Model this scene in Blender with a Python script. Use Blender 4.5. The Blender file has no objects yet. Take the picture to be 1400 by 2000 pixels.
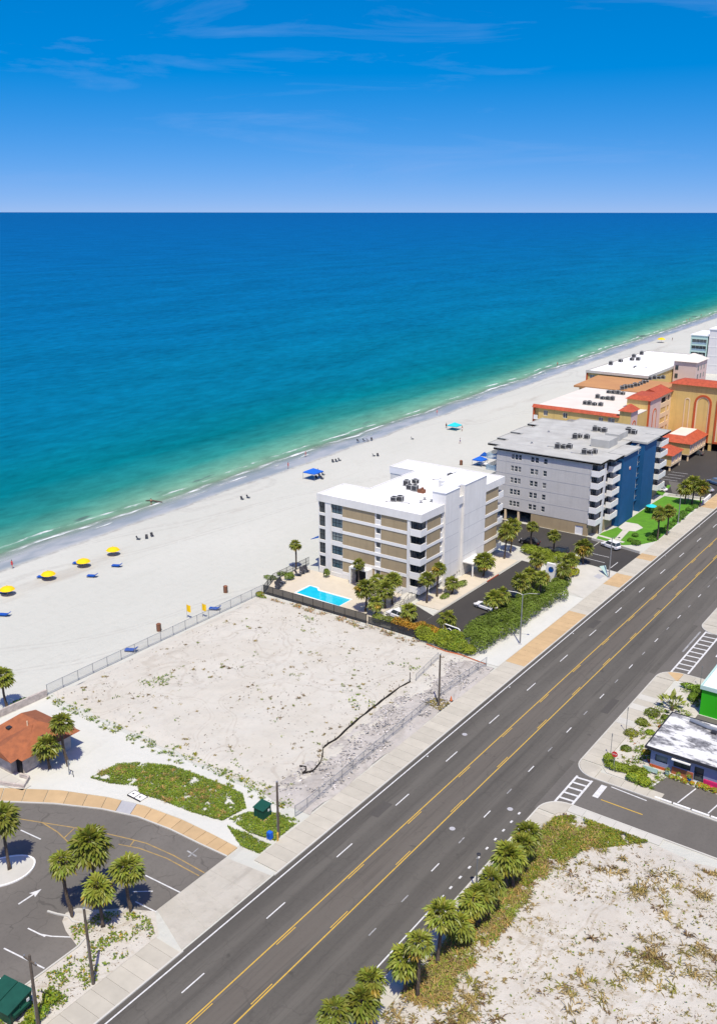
# Beach road seen from the air.  Units are metres; +Y runs along the road, -X points to the sea.
import bpy, bmesh, math, random
from mathutils import Vector, Matrix, noise

R = math.radians
SC = bpy.context.scene
COL = SC.collection

# ---------------------------------------------------------------- camera
cam_d = bpy.data.cameras.new('camera')
cam = bpy.data.objects.new('camera', cam_d); COL.objects.link(cam)
cam.location = (0, 0, 70)
cam.rotation_euler = (R(90 - 17.6), 0, R(35.7))
cam_d.sensor_fit = 'VERTICAL'; cam_d.sensor_height = 24; cam_d.lens = 22.2
cam_d.clip_start = 1; cam_d.clip_end = 200000
SC.camera = cam

# ---------------------------------------------------------------- sky and sun
SUN_EL, SUN_AZ = R(64), math.atan2(0.66, -0.75)      # azimuth of the sun from +Y towards +X
w = bpy.data.worlds.new('World'); SC.world = w; w.use_nodes = True
nt = w.node_tree; N = nt.nodes; L = nt.links
for n in list(N): N.remove(n)
out = N.new('ShaderNodeOutputWorld'); bg = N.new('ShaderNodeBackground')
sky = N.new('ShaderNodeTexSky'); sky.sky_type = 'NISHITA'; sky.sun_disc = False
sky.sun_elevation = SUN_EL; sky.sun_rotation = SUN_AZ
sky.air_density = 1.0; sky.dust_density = 1.3; sky.ozone_density = 8.0; sky.altitude = 0
tc = N.new('ShaderNodeTexCoord'); sep = N.new('ShaderNodeSeparateXYZ'); L.new(tc.outputs['Generated'], sep.inputs[0])
mx = N.new('ShaderNodeMath'); mx.operation = 'MAXIMUM'; mx.inputs[1].default_value = 0.0; L.new(sep.outputs['Z'], mx.inputs[0])
pw = N.new('ShaderNodeMath'); pw.operation = 'POWER'; pw.inputs[1].default_value = 0.9; L.new(mx.outputs[0], pw.inputs[0])
cmb = N.new('ShaderNodeCombineXYZ')
L.new(sep.outputs['X'], cmb.inputs[0]); L.new(sep.outputs['Y'], cmb.inputs[1]); ad_ = N.new('ShaderNodeMath'); ad_.inputs[1].default_value = 0.10; L.new(pw.outputs[0], ad_.inputs[0]); L.new(ad_.outputs[0], cmb.inputs[2])
nrm = N.new('ShaderNodeVectorMath'); nrm.operation = 'NORMALIZE'; L.new(cmb.outputs[0], nrm.inputs[0])
L.new(nrm.outputs[0], sky.inputs[0])
hsv = N.new('ShaderNodeHueSaturation'); hsv.inputs['Saturation'].default_value = 1.42; hsv.inputs['Value'].default_value = 1.6
L.new(sky.outputs[0], hsv.inputs['Color'])
grd = N.new('ShaderNodeMix'); grd.data_type = 'RGBA'; grd.blend_type = 'MULTIPLY'; grd.inputs['Factor'].default_value = 1; grd.inputs[7].default_value = (.98, .565, .57, 1); L.new(hsv.outputs[0], grd.inputs[6])
# thin high cirrus, drawn out sideways, all round the sky
mp = N.new('ShaderNodeMapping'); mp.inputs['Scale'].default_value = (2.2, 2.2, 17.0); mp.inputs['Rotation'].default_value = (0.10, 0.16, 0.5)
mp.inputs['Location'].default_value = (5.1, 0.3, 0.2)
L.new(tc.outputs['Generated'], mp.inputs[0])
cn = N.new('ShaderNodeTexNoise'); cn.inputs['Scale'].default_value = 1.7; cn.inputs['Detail'].default_value = 9; cn.inputs['Roughness'].default_value = 0.62; cn.inputs['Distortion'].default_value = 0.6
L.new(mp.outputs[0], cn.inputs['Vector'])
cr = N.new('ShaderNodeValToRGB'); cr.color_ramp.elements[0].position = 0.54; cr.color_ramp.elements[1].position = 0.86
cr.color_ramp.elements[1].color = (0.42, 0.42, 0.42, 1)
L.new(cn.outputs['Fac'], cr.inputs[0])
cm = N.new('ShaderNodeMix'); cm.data_type = 'RGBA'; L.new(cr.outputs[0], cm.inputs['Factor']); L.new(grd.outputs[2], cm.inputs[6]); cm.inputs[7].default_value = (1.5, 2.6, 5.0, 1)
L.new(cm.outputs[2], bg.inputs['Color']); bg.inputs['Strength'].default_value = 0.15
L.new(bg.outputs[0], out.inputs[0])

sd = bpy.data.lights.new('sun', 'SUN'); sd.energy = 4.4; sd.angle = R(0.5); sd.color = (1.0, 0.95, 0.80)
sun = bpy.data.objects.new('sun', sd); COL.objects.link(sun)
sdir = Vector((math.sin(SUN_AZ) * math.cos(SUN_EL), math.cos(SUN_AZ) * math.cos(SUN_EL), math.sin(SUN_EL)))
sun.rotation_euler = sdir.to_track_quat('Z', 'Y').to_euler(); sun.location = (0, -60, 140)
SC.view_settings.view_transform = 'Standard'; SC.view_settings.look = 'None'
SC.view_settings.exposure = 0.22; SC.view_settings.gamma = 1.0; SC.view_settings.use_curve_mapping = False

# ---------------------------------------------------------------- material helpers
def node_mat(name):
    m = bpy.data.materials.new(name); m.use_nodes = True
    t = m.node_tree; b = t.nodes['Principled BSDF']
    return m, t.nodes, t.links, b

def mat(name, c, rough=0.7, var=0.0, vs=0.4, c2=None, bump=0.0, bs=6.0, spec=0.3, metal=0.0, rand=0.0, tint=False, detail=6, trans=0.0, streak=0.0):
    """base colour c, mottled towards c2 (or a darker c) by noise of scale vs; rand: per-object variation; tint: vertex colour multiplies"""
    m, n, l, b = node_mat(name)
    b.inputs['Roughness'].default_value = rough; b.inputs['Specular IOR Level'].default_value = spec; b.inputs['Metallic'].default_value = metal
    g = n.new('ShaderNodeNewGeometry')
    src = None
    rgb = n.new('ShaderNodeRGB'); rgb.outputs[0].default_value = (*c, 1); src = rgb.outputs[0]
    if var or c2:
        nz = n.new('ShaderNodeTexNoise'); nz.inputs['Scale'].default_value = vs; nz.inputs['Detail'].default_value = detail; nz.inputs['Roughness'].default_value = 0.62
        l.new(g.outputs['Position'], nz.inputs['Vector'])
        rp = n.new('ShaderNodeMapRange'); rp.inputs[1].default_value = 0.32; rp.inputs[2].default_value = 0.68; l.new(nz.outputs['Fac'], rp.inputs[0])
        mx_ = n.new('ShaderNodeMix'); mx_.data_type = 'RGBA'; l.new(rp.outputs[0], mx_.inputs['Factor'])
        l.new(src, mx_.inputs[6]); d = c2 or tuple(x * (1 - var) for x in c); mx_.inputs[7].default_value = (*d, 1); src = mx_.outputs[2]
    if streak:
        # rain streaks and grime running down the wall
        mp_ = n.new('ShaderNodeMapping'); mp_.inputs['Scale'].default_value = (1.3, 1.3, .07); l.new(g.outputs['Position'], mp_.inputs[0])
        sn = n.new('ShaderNodeTexNoise'); sn.inputs['Scale'].default_value = 1.0; sn.inputs['Detail'].default_value = 6; sn.inputs['Roughness'].default_value = .7; l.new(mp_.outputs[0], sn.inputs['Vector'])
        sr_ = n.new('ShaderNodeMapRange'); sr_.inputs[1].default_value = .48; sr_.inputs[2].default_value = .72; sr_.inputs[4].default_value = streak; l.new(sn.outputs['Fac'], sr_.inputs[0])
        m3 = n.new('ShaderNodeMix'); m3.data_type = 'RGBA'; l.new(sr_.outputs[0], m3.inputs['Factor']); l.new(src, m3.inputs[6]); m3.inputs[7].default_value = (c[0] * .45, c[1] * .43, c[2] * .40, 1); src = m3.outputs[2]
    if rand:
        oi = n.new('ShaderNodeObjectInfo'); h = n.new('ShaderNodeHueSaturation')
        r1 = n.new('ShaderNodeMapRange'); r1.inputs[3].default_value = 1 - rand; r1.inputs[4].default_value = 1 + rand; l.new(oi.outputs['Random'], r1.inputs[0])
        l.new(r1.outputs[0], h.inputs['Value']); l.new(src, h.inputs['Color']); src = h.outputs[0]
    if tint:
        at = n.new('ShaderNodeVertexColor'); at.layer_name = 'tint'
        mu = n.new('ShaderNodeMix'); mu.data_type = 'RGBA'; mu.blend_type = 'MULTIPLY'; mu.inputs['Factor'].default_value = 1
        l.new(src, mu.inputs[6]); l.new(at.outputs[0], mu.inputs[7]); src = mu.outputs[2]
    l.new(src, b.inputs['Base Color'])
    if bump:
        nb = n.new('ShaderNodeTexNoise'); nb.inputs['Scale'].default_value = bs; nb.inputs['Detail'].default_value = 5
        l.new(g.outputs['Position'], nb.inputs['Vector'])
        bm_ = n.new('ShaderNodeBump'); bm_.inputs['Strength'].default_value = bump; bm_.inputs['Distance'].default_value = 0.1
        l.new(nb.outputs['Fac'], bm_.inputs['Height']); l.new(bm_.outputs[0], b.inputs['Normal'])
    if trans:
        tr = n.new('ShaderNodeBsdfTranslucent'); l.new(src, tr.inputs[0]); ms = n.new('ShaderNodeMixShader'); ms.inputs[0].default_value = trans
        l.new(b.outputs[0], ms.inputs[1]); l.new(tr.outputs[0], ms.inputs[2]); l.new(ms.outputs[0], n['Material Output'].inputs[0])
    return m

def screen_mat(name, c, cover):
    """woven mesh seen from afar: lets 1-cover of the light through"""
    m, n, l, b = node_mat(name)
    b.inputs['Base Color'].default_value = (*c, 1); b.inputs['Roughness'].default_value = 0.6
    t = n.new('ShaderNodeBsdfTransparent'); ms = n.new('ShaderNodeMixShader'); ms.inputs[0].default_value = cover
    l.new(t.outputs[0], ms.inputs[1]); l.new(b.outputs[0], ms.inputs[2]); l.new(ms.outputs[0], n['Material Output'].inputs[0])
    return m

M = {}
M['white'] = mat('white_stucco', (.72, .71, .67), .8, var=.10, vs=.35, bump=.1, bs=9, streak=.16)
M['white_trim'] = mat('white_trim', (.76, .75, .71), .6, var=.06, vs=.8)
M['roof_white'] = mat('white_membrane', (.80, .80, .80), .6, var=.06, vs=.25)
M['tan'] = mat('tan_stucco', (.37, .29, .175), .85, var=.12, vs=.3, bump=.15, bs=9, streak=.25)
def glass_mat(name, a, b_, cur, share):
    """window glass; a share of the rooms have their blinds drawn"""
    m, n, l, b = node_mat(name); b.inputs['Roughness'].default_value = .08; b.inputs['Specular IOR Level'].default_value = .6
    oi = n.new('ShaderNodeObjectInfo'); g = n.new('ShaderNodeNewGeometry'); nz = n.new('ShaderNodeTexNoise'); nz.inputs['Scale'].default_value = .7; l.new(g.outputs['Position'], nz.inputs['Vector'])
    m1 = n.new('ShaderNodeMix'); m1.data_type = 'RGBA'; l.new(nz.outputs['Fac'], m1.inputs['Factor']); m1.inputs[6].default_value = (*a, 1); m1.inputs[7].default_value = (*b_, 1)
    st = n.new('ShaderNodeMath'); st.operation = 'GREATER_THAN'; st.inputs[1].default_value = 1 - share; l.new(oi.outputs['Random'], st.inputs[0])
    m2 = n.new('ShaderNodeMix'); m2.data_type = 'RGBA'; l.new(st.outputs[0], m2.inputs['Factor']); l.new(m1.outputs[2], m2.inputs[6]); m2.inputs[7].default_value = (*cur, 1)
    l.new(m2.outputs[2], b.inputs['Base Color']); return m
M['glass'] = glass_mat('dark_glass', (.015, .02, .025), (.06, .08, .09), (.17, .17, .16), .28)
M['glass_blue'] = glass_mat('blue_glass', (.02, .05, .07), (.07, .13, .16), (.16, .20, .20), .3)
M['dark'] = mat('interior_shade', (.015, .015, .017), .9)  # near-black colour carries the shade inside garages, doorways and the stair recess
M['black_metal'] = mat('black_metal', (.015, .015, .017), .5, spec=.4)
M['grey_metal'] = mat('galvanised_metal', (.33, .34, .35), .45, metal=.6)
M['grey_wall'] = mat('grey_stucco', (.51, .495, .465), .85, var=.08, vs=.3, bump=.1, bs=8, streak=.2)
M['pale_wall'] = mat('pale_stucco', (.66, .64, .63), .85, var=.08, vs=.3)
M['blue_wall'] = mat('blue_stucco', (.008, .085, .22), .75, var=.15, vs=.4)
M['grey_roof'] = mat('grey_membrane', (.45, .45, .415), .8, c2=(.36, .355, .325), vs=.3)
M['yellow'] = mat('yellow_stucco', (.66, .47, .17), .85, var=.12, vs=.25, streak=.3)
M['cream'] = mat('cream_stucco', (.72, .56, .36), .85, var=.08, vs=.3)
M['pink'] = mat('pink_stucco', (.62, .48, .42), .85, var=.08, vs=.3)
M['terracotta'] = mat('terracotta_tile', (.46, .09, .04), .7, var=.35, vs=1.2, bump=.6, bs=7)
M['orange_trim'] = mat('orange_trim', (.50, .10, .03), .7, var=.15, vs=.6)
M['beige_roof'] = mat('beige_gravel_roof', (.46, .24, .10), .9, c2=(.38, .19, .085), vs=.15)
M['cream_roof'] = mat('cream_roof', (.66, .60, .53), .9, var=.12, vs=.2)
M['brown_roof'] = mat('brown_shingle', (.35, .12, .05), .9, c2=(.24, .085, .04), vs=1.3, bump=.5, bs=10)
M['stone'] = mat('pale_stone', (.52, .46, .41), .9, var=.35, vs=1.6, bump=.8, bs=5)
M['concrete'] = mat('concrete', (.455, .425, .35), .9, var=.14, vs=.5, rand=.06)
M['concrete_tan'] = mat('tan_concrete', (.49, .345, .185), .9, var=.14, vs=.6, rand=.07)
M['concrete_pale'] = mat('pale_concrete', (.50, .485, .43), .9, var=.12, vs=.4, rand=.05)
M['concrete_grey'] = mat('grey_concrete', (.40, .40, .41), .9, var=.15, vs=.6)
M['deck'] = mat('sandy_pool_deck', (.53, .475, .375), .9, var=.08, vs=.7)
M['pool'] = mat('pool_water', (.01, .40, .55), .05, c2=(.02, .50, .62), vs=.5, spec=.5, bump=.1, bs=2)
M['paint_white'] = mat('white_road_paint', (.66, .66, .64), .8, c2=(.46, .46, .45), vs=2.5)
M['paint_worn'] = mat('worn_road_paint', (.40, .40, .39), .8, c2=(.14, .14, .14), vs=2.0)
M['paint_yellow'] = mat('yellow_road_paint', (.58, .37, .05), .8, c2=(.44, .28, .06), vs=2.0)
M['paint_yellow_old'] = mat('faded_yellow_paint', (.42, .27, .08), .8, c2=(.22, .17, .09), vs=1.4)
M['paint_red'] = mat('red_kerb_paint', (.50, .08, .03), .8, var=.3, vs=1.5)
M['wood'] = mat('weathered_wood', (.13, .105, .08), .9, var=.4, vs=2.5)
M['bark'] = mat('palm_bark', (.13, .10, .075), .95, var=.5, vs=5, bump=.8, bs=9)
M['palm_leaf'] = mat('palm_leaf', (.185, .212, .032), .45, spec=.35, rand=.2, tint=True, trans=.16)
M['dead_leaf'] = mat('dead_palm_leaf', (.26, .17, .075), .9, tint=True)
M['leaf'] = mat('shrub_leaf', (.175, .25, .028), .5, rand=.1, tint=True, trans=.2)
M['leaf_lime'] = mat('lime_leaf', (.30, .36, .025), .5, tint=True, trans=.2)
M['leaf_croton'] = mat('croton_leaf', (.42, .22, .02), .5, tint=True, trans=.2)
M['grass'] = mat('ground_vine_leaf', (.16, .225, .022), .7, tint=True, trans=.2)
M['grass_dry'] = mat('dry_weed', (.24, .18, .07), .9, tint=True)
M['twig'] = mat('dark_debris', (.11, .085, .065), .9, tint=True)
M['rubble'] = mat('pale_rubble', (.40, .38, .36), .9, tint=True)
M['lawn'] = mat('lawn', (.095, .26, .015), .9, c2=(.07, .19, .015), vs=.6, bump=.5, bs=9)
M['hvac'] = mat('hvac_casing', (.42, .42, .40), .6, var=.3, vs=2)
M['hvac_dark'] = mat('hvac_coil', (.04, .042, .045), .7)
M['rust'] = mat('rusty_casing', (.26, .11, .06), .9, var=.5, vs=2)
M['yellow_fabric'] = mat('yellow_fabric', (.80, .50, .005), .8)
M['blue_fabric'] = mat('blue_fabric', (.01, .11, .50), .8)
M['teal_fabric'] = mat('turquoise_fabric', (.02, .50, .58), .8)
M['lounger_blue'] = mat('blue_vinyl', (.012, .075, .36), .6)
M['plastic_dark'] = mat('dark_plastic', (.03, .03, .035), .5)
M['barrel'] = mat('brown_barrel', (.20, .09, .05), .7, var=.3, vs=3)
M['green_metal'] = mat('dark_green_metal', (.012, .075, .05), .5, var=.25, vs=1.2)
M['green_bright'] = mat('bright_green_paint', (.03, .42, .01), .6, var=.06, vs=.6)
M['slate_wall'] = mat('blue_grey_paint', (.23, .27, .40), .8, var=.12, vs=.8)
M['mural'] = mat('orange_mural', (.46, .10, .04), .8, c2=(.16, .14, .07), vs=1.6)
M['magenta'] = mat('magenta_paint', (.52, .02, .12), .7)
M['sign_blue'] = mat('blue_sign', (.005, .07, .32), .5)
M['sign_red'] = mat('red_sign', (.52, .02, .02), .5)
M['pale_green'] = mat('pale_green_board', (.42, .58, .52), .6)
M['silt'] = mat('black_silt_fabric', (.018, .015, .013), .8)
M['orange_net'] = mat('orange_net', (.60, .16, .05), .8)
M['rubber'] = mat('tyre_rubber', (.012, .012, .012), .9)
M['rim'] = mat('alloy_rim', (.45, .45, .46), .3, metal=.8)
M['lamp'] = mat('headlight', (.7, .7, .7), .1, spec=.8)
M['tail'] = mat('tail_light', (.35, .01, .01), .2)
for k, c in dict(car_white=(.72, .72, .72), car_black=(.012, .012, .014), car_silver=(.36, .38, .41), car_blue=(.08, .15, .26), car_dark=(.05, .055, .06)).items():
    M[k] = mat(k, c, .25, spec=.6)
M['skin'] = mat('skin', (.42, .22, .14), .6); M['hair'] = mat('dark_hair', (.04, .025, .015), .8)
for k, c in dict(cloth_red=(.52, .04, .05), cloth_black=(.02, .02, .025), cloth_blue=(.04, .10, .35), cloth_white=(.7, .7, .7), cloth_pink=(.62, .22, .26), cloth_green=(.06, .25, .12)).items():
    M[k] = mat(k, c, .9)
M['mesh_grey'] = screen_mat('chain_link', (.30, .31, .32), .22)
M['mesh_black'] = screen_mat('black_wind_screen', (.018, .02, .024), .86)
M['glass_rail'] = screen_mat('glass_balustrade', (.35, .50, .60), .45)

# ---------------------------------------------------------------- mesh helpers
ORG = {}
class MB:
    def __init__(s): s.v = []; s.f = []; s.t = None
    def add(s, vs, fs):
        o = len(s.v); s.v += [tuple(p) for p in vs]; s.f += [tuple(i + o for i in q) for q in fs]; return s
    def box(s, x0, x1, y0, y1, z0, z1):
        return s.add([(x0, y0, z0), (x1, y0, z0), (x1, y1, z0), (x0, y1, z0), (x0, y0, z1), (x1, y0, z1), (x1, y1, z1), (x0, y1, z1)],
                     [(0, 3, 2, 1), (4, 5, 6, 7), (0, 1, 5, 4), (1, 2, 6, 5), (2, 3, 7, 6), (3, 0, 4, 7)])
    def prism(s, poly, z0, z1, top=True, bottom=True):
        a = sum(poly[i][0] * poly[(i + 1) % len(poly)][1] - poly[(i + 1) % len(poly)][0] * poly[i][1] for i in range(len(poly)))
        if a < 0: poly = poly[::-1]
        n = len(poly); fs = [(i, (i + 1) % n, n + (i + 1) % n, n + i) for i in range(n)]
        if top: fs.append(tuple(range(n, 2 * n)))
        if bottom: fs.append(tuple(range(n - 1, -1, -1)))
        return s.add([(x, y, z0) for x, y in poly] + [(x, y, z1) for x, y in poly], fs)
    def sheet(s, poly, z):
        a = sum(poly[i][0] * poly[(i + 1) % len(poly)][1] - poly[(i + 1) % len(poly)][0] * poly[i][1] for i in range(len(poly)))
        if a < 0: poly = poly[::-1]
        return s.add([(x, y, z) for x, y in poly], [tuple(range(len(poly)))])
    def strip(s, pts, wd, z, closed=False):
        """flat ribbon of width wd along pts"""
        n = len(pts); lft = []; rgt = []
        for i, p in enumerate(pts):
            a = pts[max(i - 1, 0)]; b = pts[min(i + 1, n - 1)]
            dx, dy = b[0] - a[0], b[1] - a[1]; ln = math.hypot(dx, dy) or 1
            nx, ny = -dy / ln * wd / 2, dx / ln * wd / 2
            lft.append((p[0] + nx, p[1] + ny, z)); rgt.append((p[0] - nx, p[1] - ny, z))
        return s.add(lft + rgt, [(n + i, n + i + 1, i + 1, i) for i in range(n - 1)])
    def wallstrip(s, pts, wd, z0, z1):
        """upright kerb or low wall of width wd along pts"""
        n = len(pts); o = []
        for i, p in enumerate(pts):
            a = pts[max(i - 1, 0)]; b = pts[min(i + 1, n - 1)]
            dx, dy = b[0] - a[0], b[1] - a[1]; ln = math.hypot(dx, dy) or 1
            nx, ny = -dy / ln * wd / 2, dx / ln * wd / 2
            o += [(p[0] + nx, p[1] + ny, z0), (p[0] + nx, p[1] + ny, z1), (p[0] - nx, p[1] - ny, z1), (p[0] - nx, p[1] - ny, z0)]
        fs = [(0, 1, 2, 3), tuple(4 * (n - 1) + k for k in (3, 2, 1, 0))]
        for i in range(n - 1):
            for k in range(4): fs.append((4 * i + k, 4 * (i + 1) + k, 4 * (i + 1) + (k + 1) % 4, 4 * i + (k + 1) % 4))
        return s.add(o, fs)
    def tube(s, p0, p1, r0, r1=None, n=8):
        r1 = r0 if r1 is None else r1; p0 = Vector(p0); p1 = Vector(p1); d = (p1 - p0).normalized()
        u = d.orthogonal().normalized(); w_ = d.cross(u); vs = []
        for p, r in ((p0, r0), (p1, r1)):
            for i in range(n):
                a = 2 * math.pi * i / n; vs.append(p + (u * math.cos(a) + w_ * math.sin(a)) * r)
        return s.add(vs, [(i, (i + 1) % n, n + (i + 1) % n, n + i) for i in range(n)] + [tuple(range(n - 1, -1, -1)), tuple(range(n, 2 * n))])
    def path(s, pts, rs, n=8):
        pts = [Vector(p) for p in pts]; m = len(pts); vs = []; u = None
        if not isinstance(rs, (list, tuple)): rs = [rs] * m
        for k, p in enumerate(pts):
            d = (pts[min(k + 1, m - 1)] - pts[max(k - 1, 0)]).normalized()
            u = d.orthogonal().normalized() if u is None else (u - d * u.dot(d)).normalized(); w_ = d.cross(u)
            for i in range(n):
                a = 2 * math.pi * i / n; vs.append(p + (u * math.cos(a) + w_ * math.sin(a)) * rs[k])
        fs = [(k * n + i, k * n + (i + 1) % n, (k + 1) * n + (i + 1) % n, (k + 1) * n + i) for k in range(m - 1) for i in range(n)]
        return s.add(vs, fs + [tuple(range(n - 1, -1, -1)), tuple(range((m - 1) * n, m * n))])
    def lathe(s, c, prof, n=14):
        vs = []
        for r, z in prof:
            for i in range(n):
                a = 2 * math.pi * i / n; vs.append((c[0] + r * math.cos(a), c[1] + r * math.sin(a), c[2] + z))
        m = len(prof)
        fs = [(k * n + i, k * n + (i + 1) % n, (k + 1) * n + (i + 1) % n, (k + 1) * n + i) for k in range(m - 1) for i in range(n)]
        return s.add(vs, fs + [tuple(range(n - 1, -1, -1)), tuple(range((m - 1) * n, m * n))])
    def wall(s, pl, pos, a0, a1, z0, z1, holes=(), dep=.25):
        """upright wall with real openings; pl is the side it faces"""
        def P(a, z, d):
            return {'S': (a, pos + d, z), 'N': (a, pos - d, z), 'E': (pos - d, a, z), 'W': (pos + d, a, z)}[pl]
        fl = pl in 'NW'
        def q(vs): s.add(vs[::-1] if fl else vs, [(0, 1, 2, 3)])
        As = sorted({a0, a1, *[h[0] for h in holes], *[h[1] for h in holes]}); Zs = sorted({z0, z1, *[h[2] for h in holes], *[h[3] for h in holes]})
        for i in range(len(As) - 1):
            for j in range(len(Zs) - 1):
                ca, cz = (As[i] + As[i + 1]) / 2, (Zs[j] + Zs[j + 1]) / 2
                if any(h[0] < ca < h[1] and h[2] < cz < h[3] for h in holes): continue
                q([P(As[i], Zs[j], 0), P(As[i + 1], Zs[j], 0), P(As[i + 1], Zs[j + 1], 0), P(As[i], Zs[j + 1], 0)])
        for h in holes:
            b0, b1, c0, c1 = h[:4]
            q([P(b0, c0, 0), P(b0, c0, dep), P(b1, c0, dep), P(b1, c0, 0)]); q([P(b0, c1, dep), P(b0, c1, 0), P(b1, c1, 0), P(b1, c1, dep)])
            q([P(b0, c0, dep), P(b0, c0, 0), P(b0, c1, 0), P(b0, c1, dep)]); q([P(b1, c0, 0), P(b1, c0, dep), P(b1, c1, dep), P(b1, c1, 0)])
        return s
    def build(s, name, m, parent=None, origin=None, smooth=False):
        if parent is not None: o = ORG[parent.name]
        elif origin is not None: o = tuple(origin)
        else:
            xs, ys, zs = zip(*s.v); o = ((min(xs) + max(xs)) / 2, (min(ys) + max(ys)) / 2, min(zs))
        me = bpy.data.meshes.new(name)
        me.from_pydata([(x - o[0], y - o[1], z - o[2]) for x, y, z in s.v], [], s.f)
        me.materials.append(M[m] if isinstance(m, str) else m)
        if s.t:
            ca = me.color_attributes.new('tint', 'FLOAT_COLOR', 'POINT')
            ca.data.foreach_set('color', [x for c in s.t for x in (*c, 1.0)])
        if smooth: me.polygons.foreach_set('use_smooth', [True] * len(me.polygons))
        me.update()
        ob = bpy.data.objects.new(name, me); COL.objects.link(ob)
        if parent is not None: ob.parent = parent
        else: ob.location = o
        ORG[ob.name] = o
        return ob

def tag(o, label, cat, group=None, kind=None):
    if label: o['label'] = label
    if cat: o['category'] = cat
    if group: o['group'] = group
    if kind: o['kind'] = kind
    return o
def struct(o, label=None):
    o['kind'] = 'structure'
    if label: o['label'] = label
    return o
def thing(name, label, cat, loc=(0, 0, 0), group=None):
    o = bpy.data.objects.new(name, None); COL.objects.link(o); o.location = loc; o.empty_display_size = .3
    ORG[o.name] = tuple(loc); return tag(o, label, cat, group)
def inst(src, parent, loc=(0, 0, 0), rz=0, sc=None):
    """another piece with the same mesh under parent"""
    c = src.copy(); COL.objects.link(c); c.parent = parent; c.location = loc; c.rotation_euler = (0, 0, rz)
    if sc: c.scale = sc
    return c
def copy_tree(o, parent=None):
    c = o.copy(); COL.objects.link(c)
    if parent: c.parent = parent
    ORG[c.name] = ORG.get(o.name, (0, 0, 0))
    for ch in o.children: copy_tree(ch, c)
    return c
def place(proto, used, loc, rz=0, sc=None, label=None, group=None):
    o = proto if not used else copy_tree(proto)
    o.location = loc; o.rotation_euler = (0, 0, rz)
    if sc: o.scale = (sc, sc, sc) if isinstance(sc, (int, float)) else sc
    if label: o['label'] = label
    if group: o['group'] = group
    return o

# ---------------------------------------------------------------- sea, beach, ground
def mth(n, l, op, a, b=None, c=None):
    m = n.new('ShaderNodeMath'); m.operation = op
    for i, x in enumerate((a, b, c)):
        if x is None: continue
        if isinstance(x, (int, float)): m.inputs[i].default_value = x
        else: l.new(x, m.inputs[i])
    return m.outputs[0]
def mrange(n, l, x, a, b, c=0., d=1., smooth=True):
    m = n.new('ShaderNodeMapRange'); m.interpolation_type = 'SMOOTHSTEP' if smooth else 'LINEAR'
    l.new(x, m.inputs[0])
    for i, q in enumerate((a, b, c, d)): m.inputs[i + 1].default_value = q
    return m.outputs[0]
def noise_n(n, l, vec, scale, detail=5, sx=1, sy=1, sz=1, rough=.6, dist=0, rot=0):
    mp_ = n.new('ShaderNodeMapping'); mp_.inputs['Scale'].default_value = (sx, sy, sz); mp_.inputs['Rotation'].default_value = (0, 0, rot); l.new(vec, mp_.inputs[0])
    t = n.new('ShaderNodeTexNoise'); t.inputs['Scale'].default_value = scale; t.inputs['Detail'].default_value = detail
    t.inputs['Roughness'].default_value = rough; t.inputs['Distortion'].default_value = dist; l.new(mp_.outputs[0], t.inputs['Vector']); return t.outputs['Fac']
def mixc(n, l, f, a, b):
    m = n.new('ShaderNodeMix'); m.data_type = 'RGBA'
    if isinstance(f, (int, float)): m.inputs['Factor'].default_value = f
    else: l.new(f, m.inputs['Factor'])
    for i, x in ((6, a), (7, b)):
        if isinstance(x, tuple): m.inputs[i].default_value = (*x, 1)
        else: l.new(x, m.inputs[i])
    return m.outputs[2]
def shore_d(n, l, wob=4.0):
    """distance inland from the edge of the dry sand; negative out to sea"""
    g = n.new('ShaderNodeNewGeometry'); sp = n.new('ShaderNodeSeparateXYZ'); l.new(g.outputs['Position'], sp.inputs[0])
    d = mth(n, l, 'ADD', mth(n, l, 'MULTIPLY_ADD', sp.outputs[1], .038, 161.), sp.outputs[0])
    wv = noise_n(n, l, g.outputs['Position'], .035, 3)
    return g.outputs['Position'], d, mth(n, l, 'ADD', d, mth(n, l, 'MULTIPLY', mth(n, l, 'SUBTRACT', wv, .5), wob))

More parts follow.
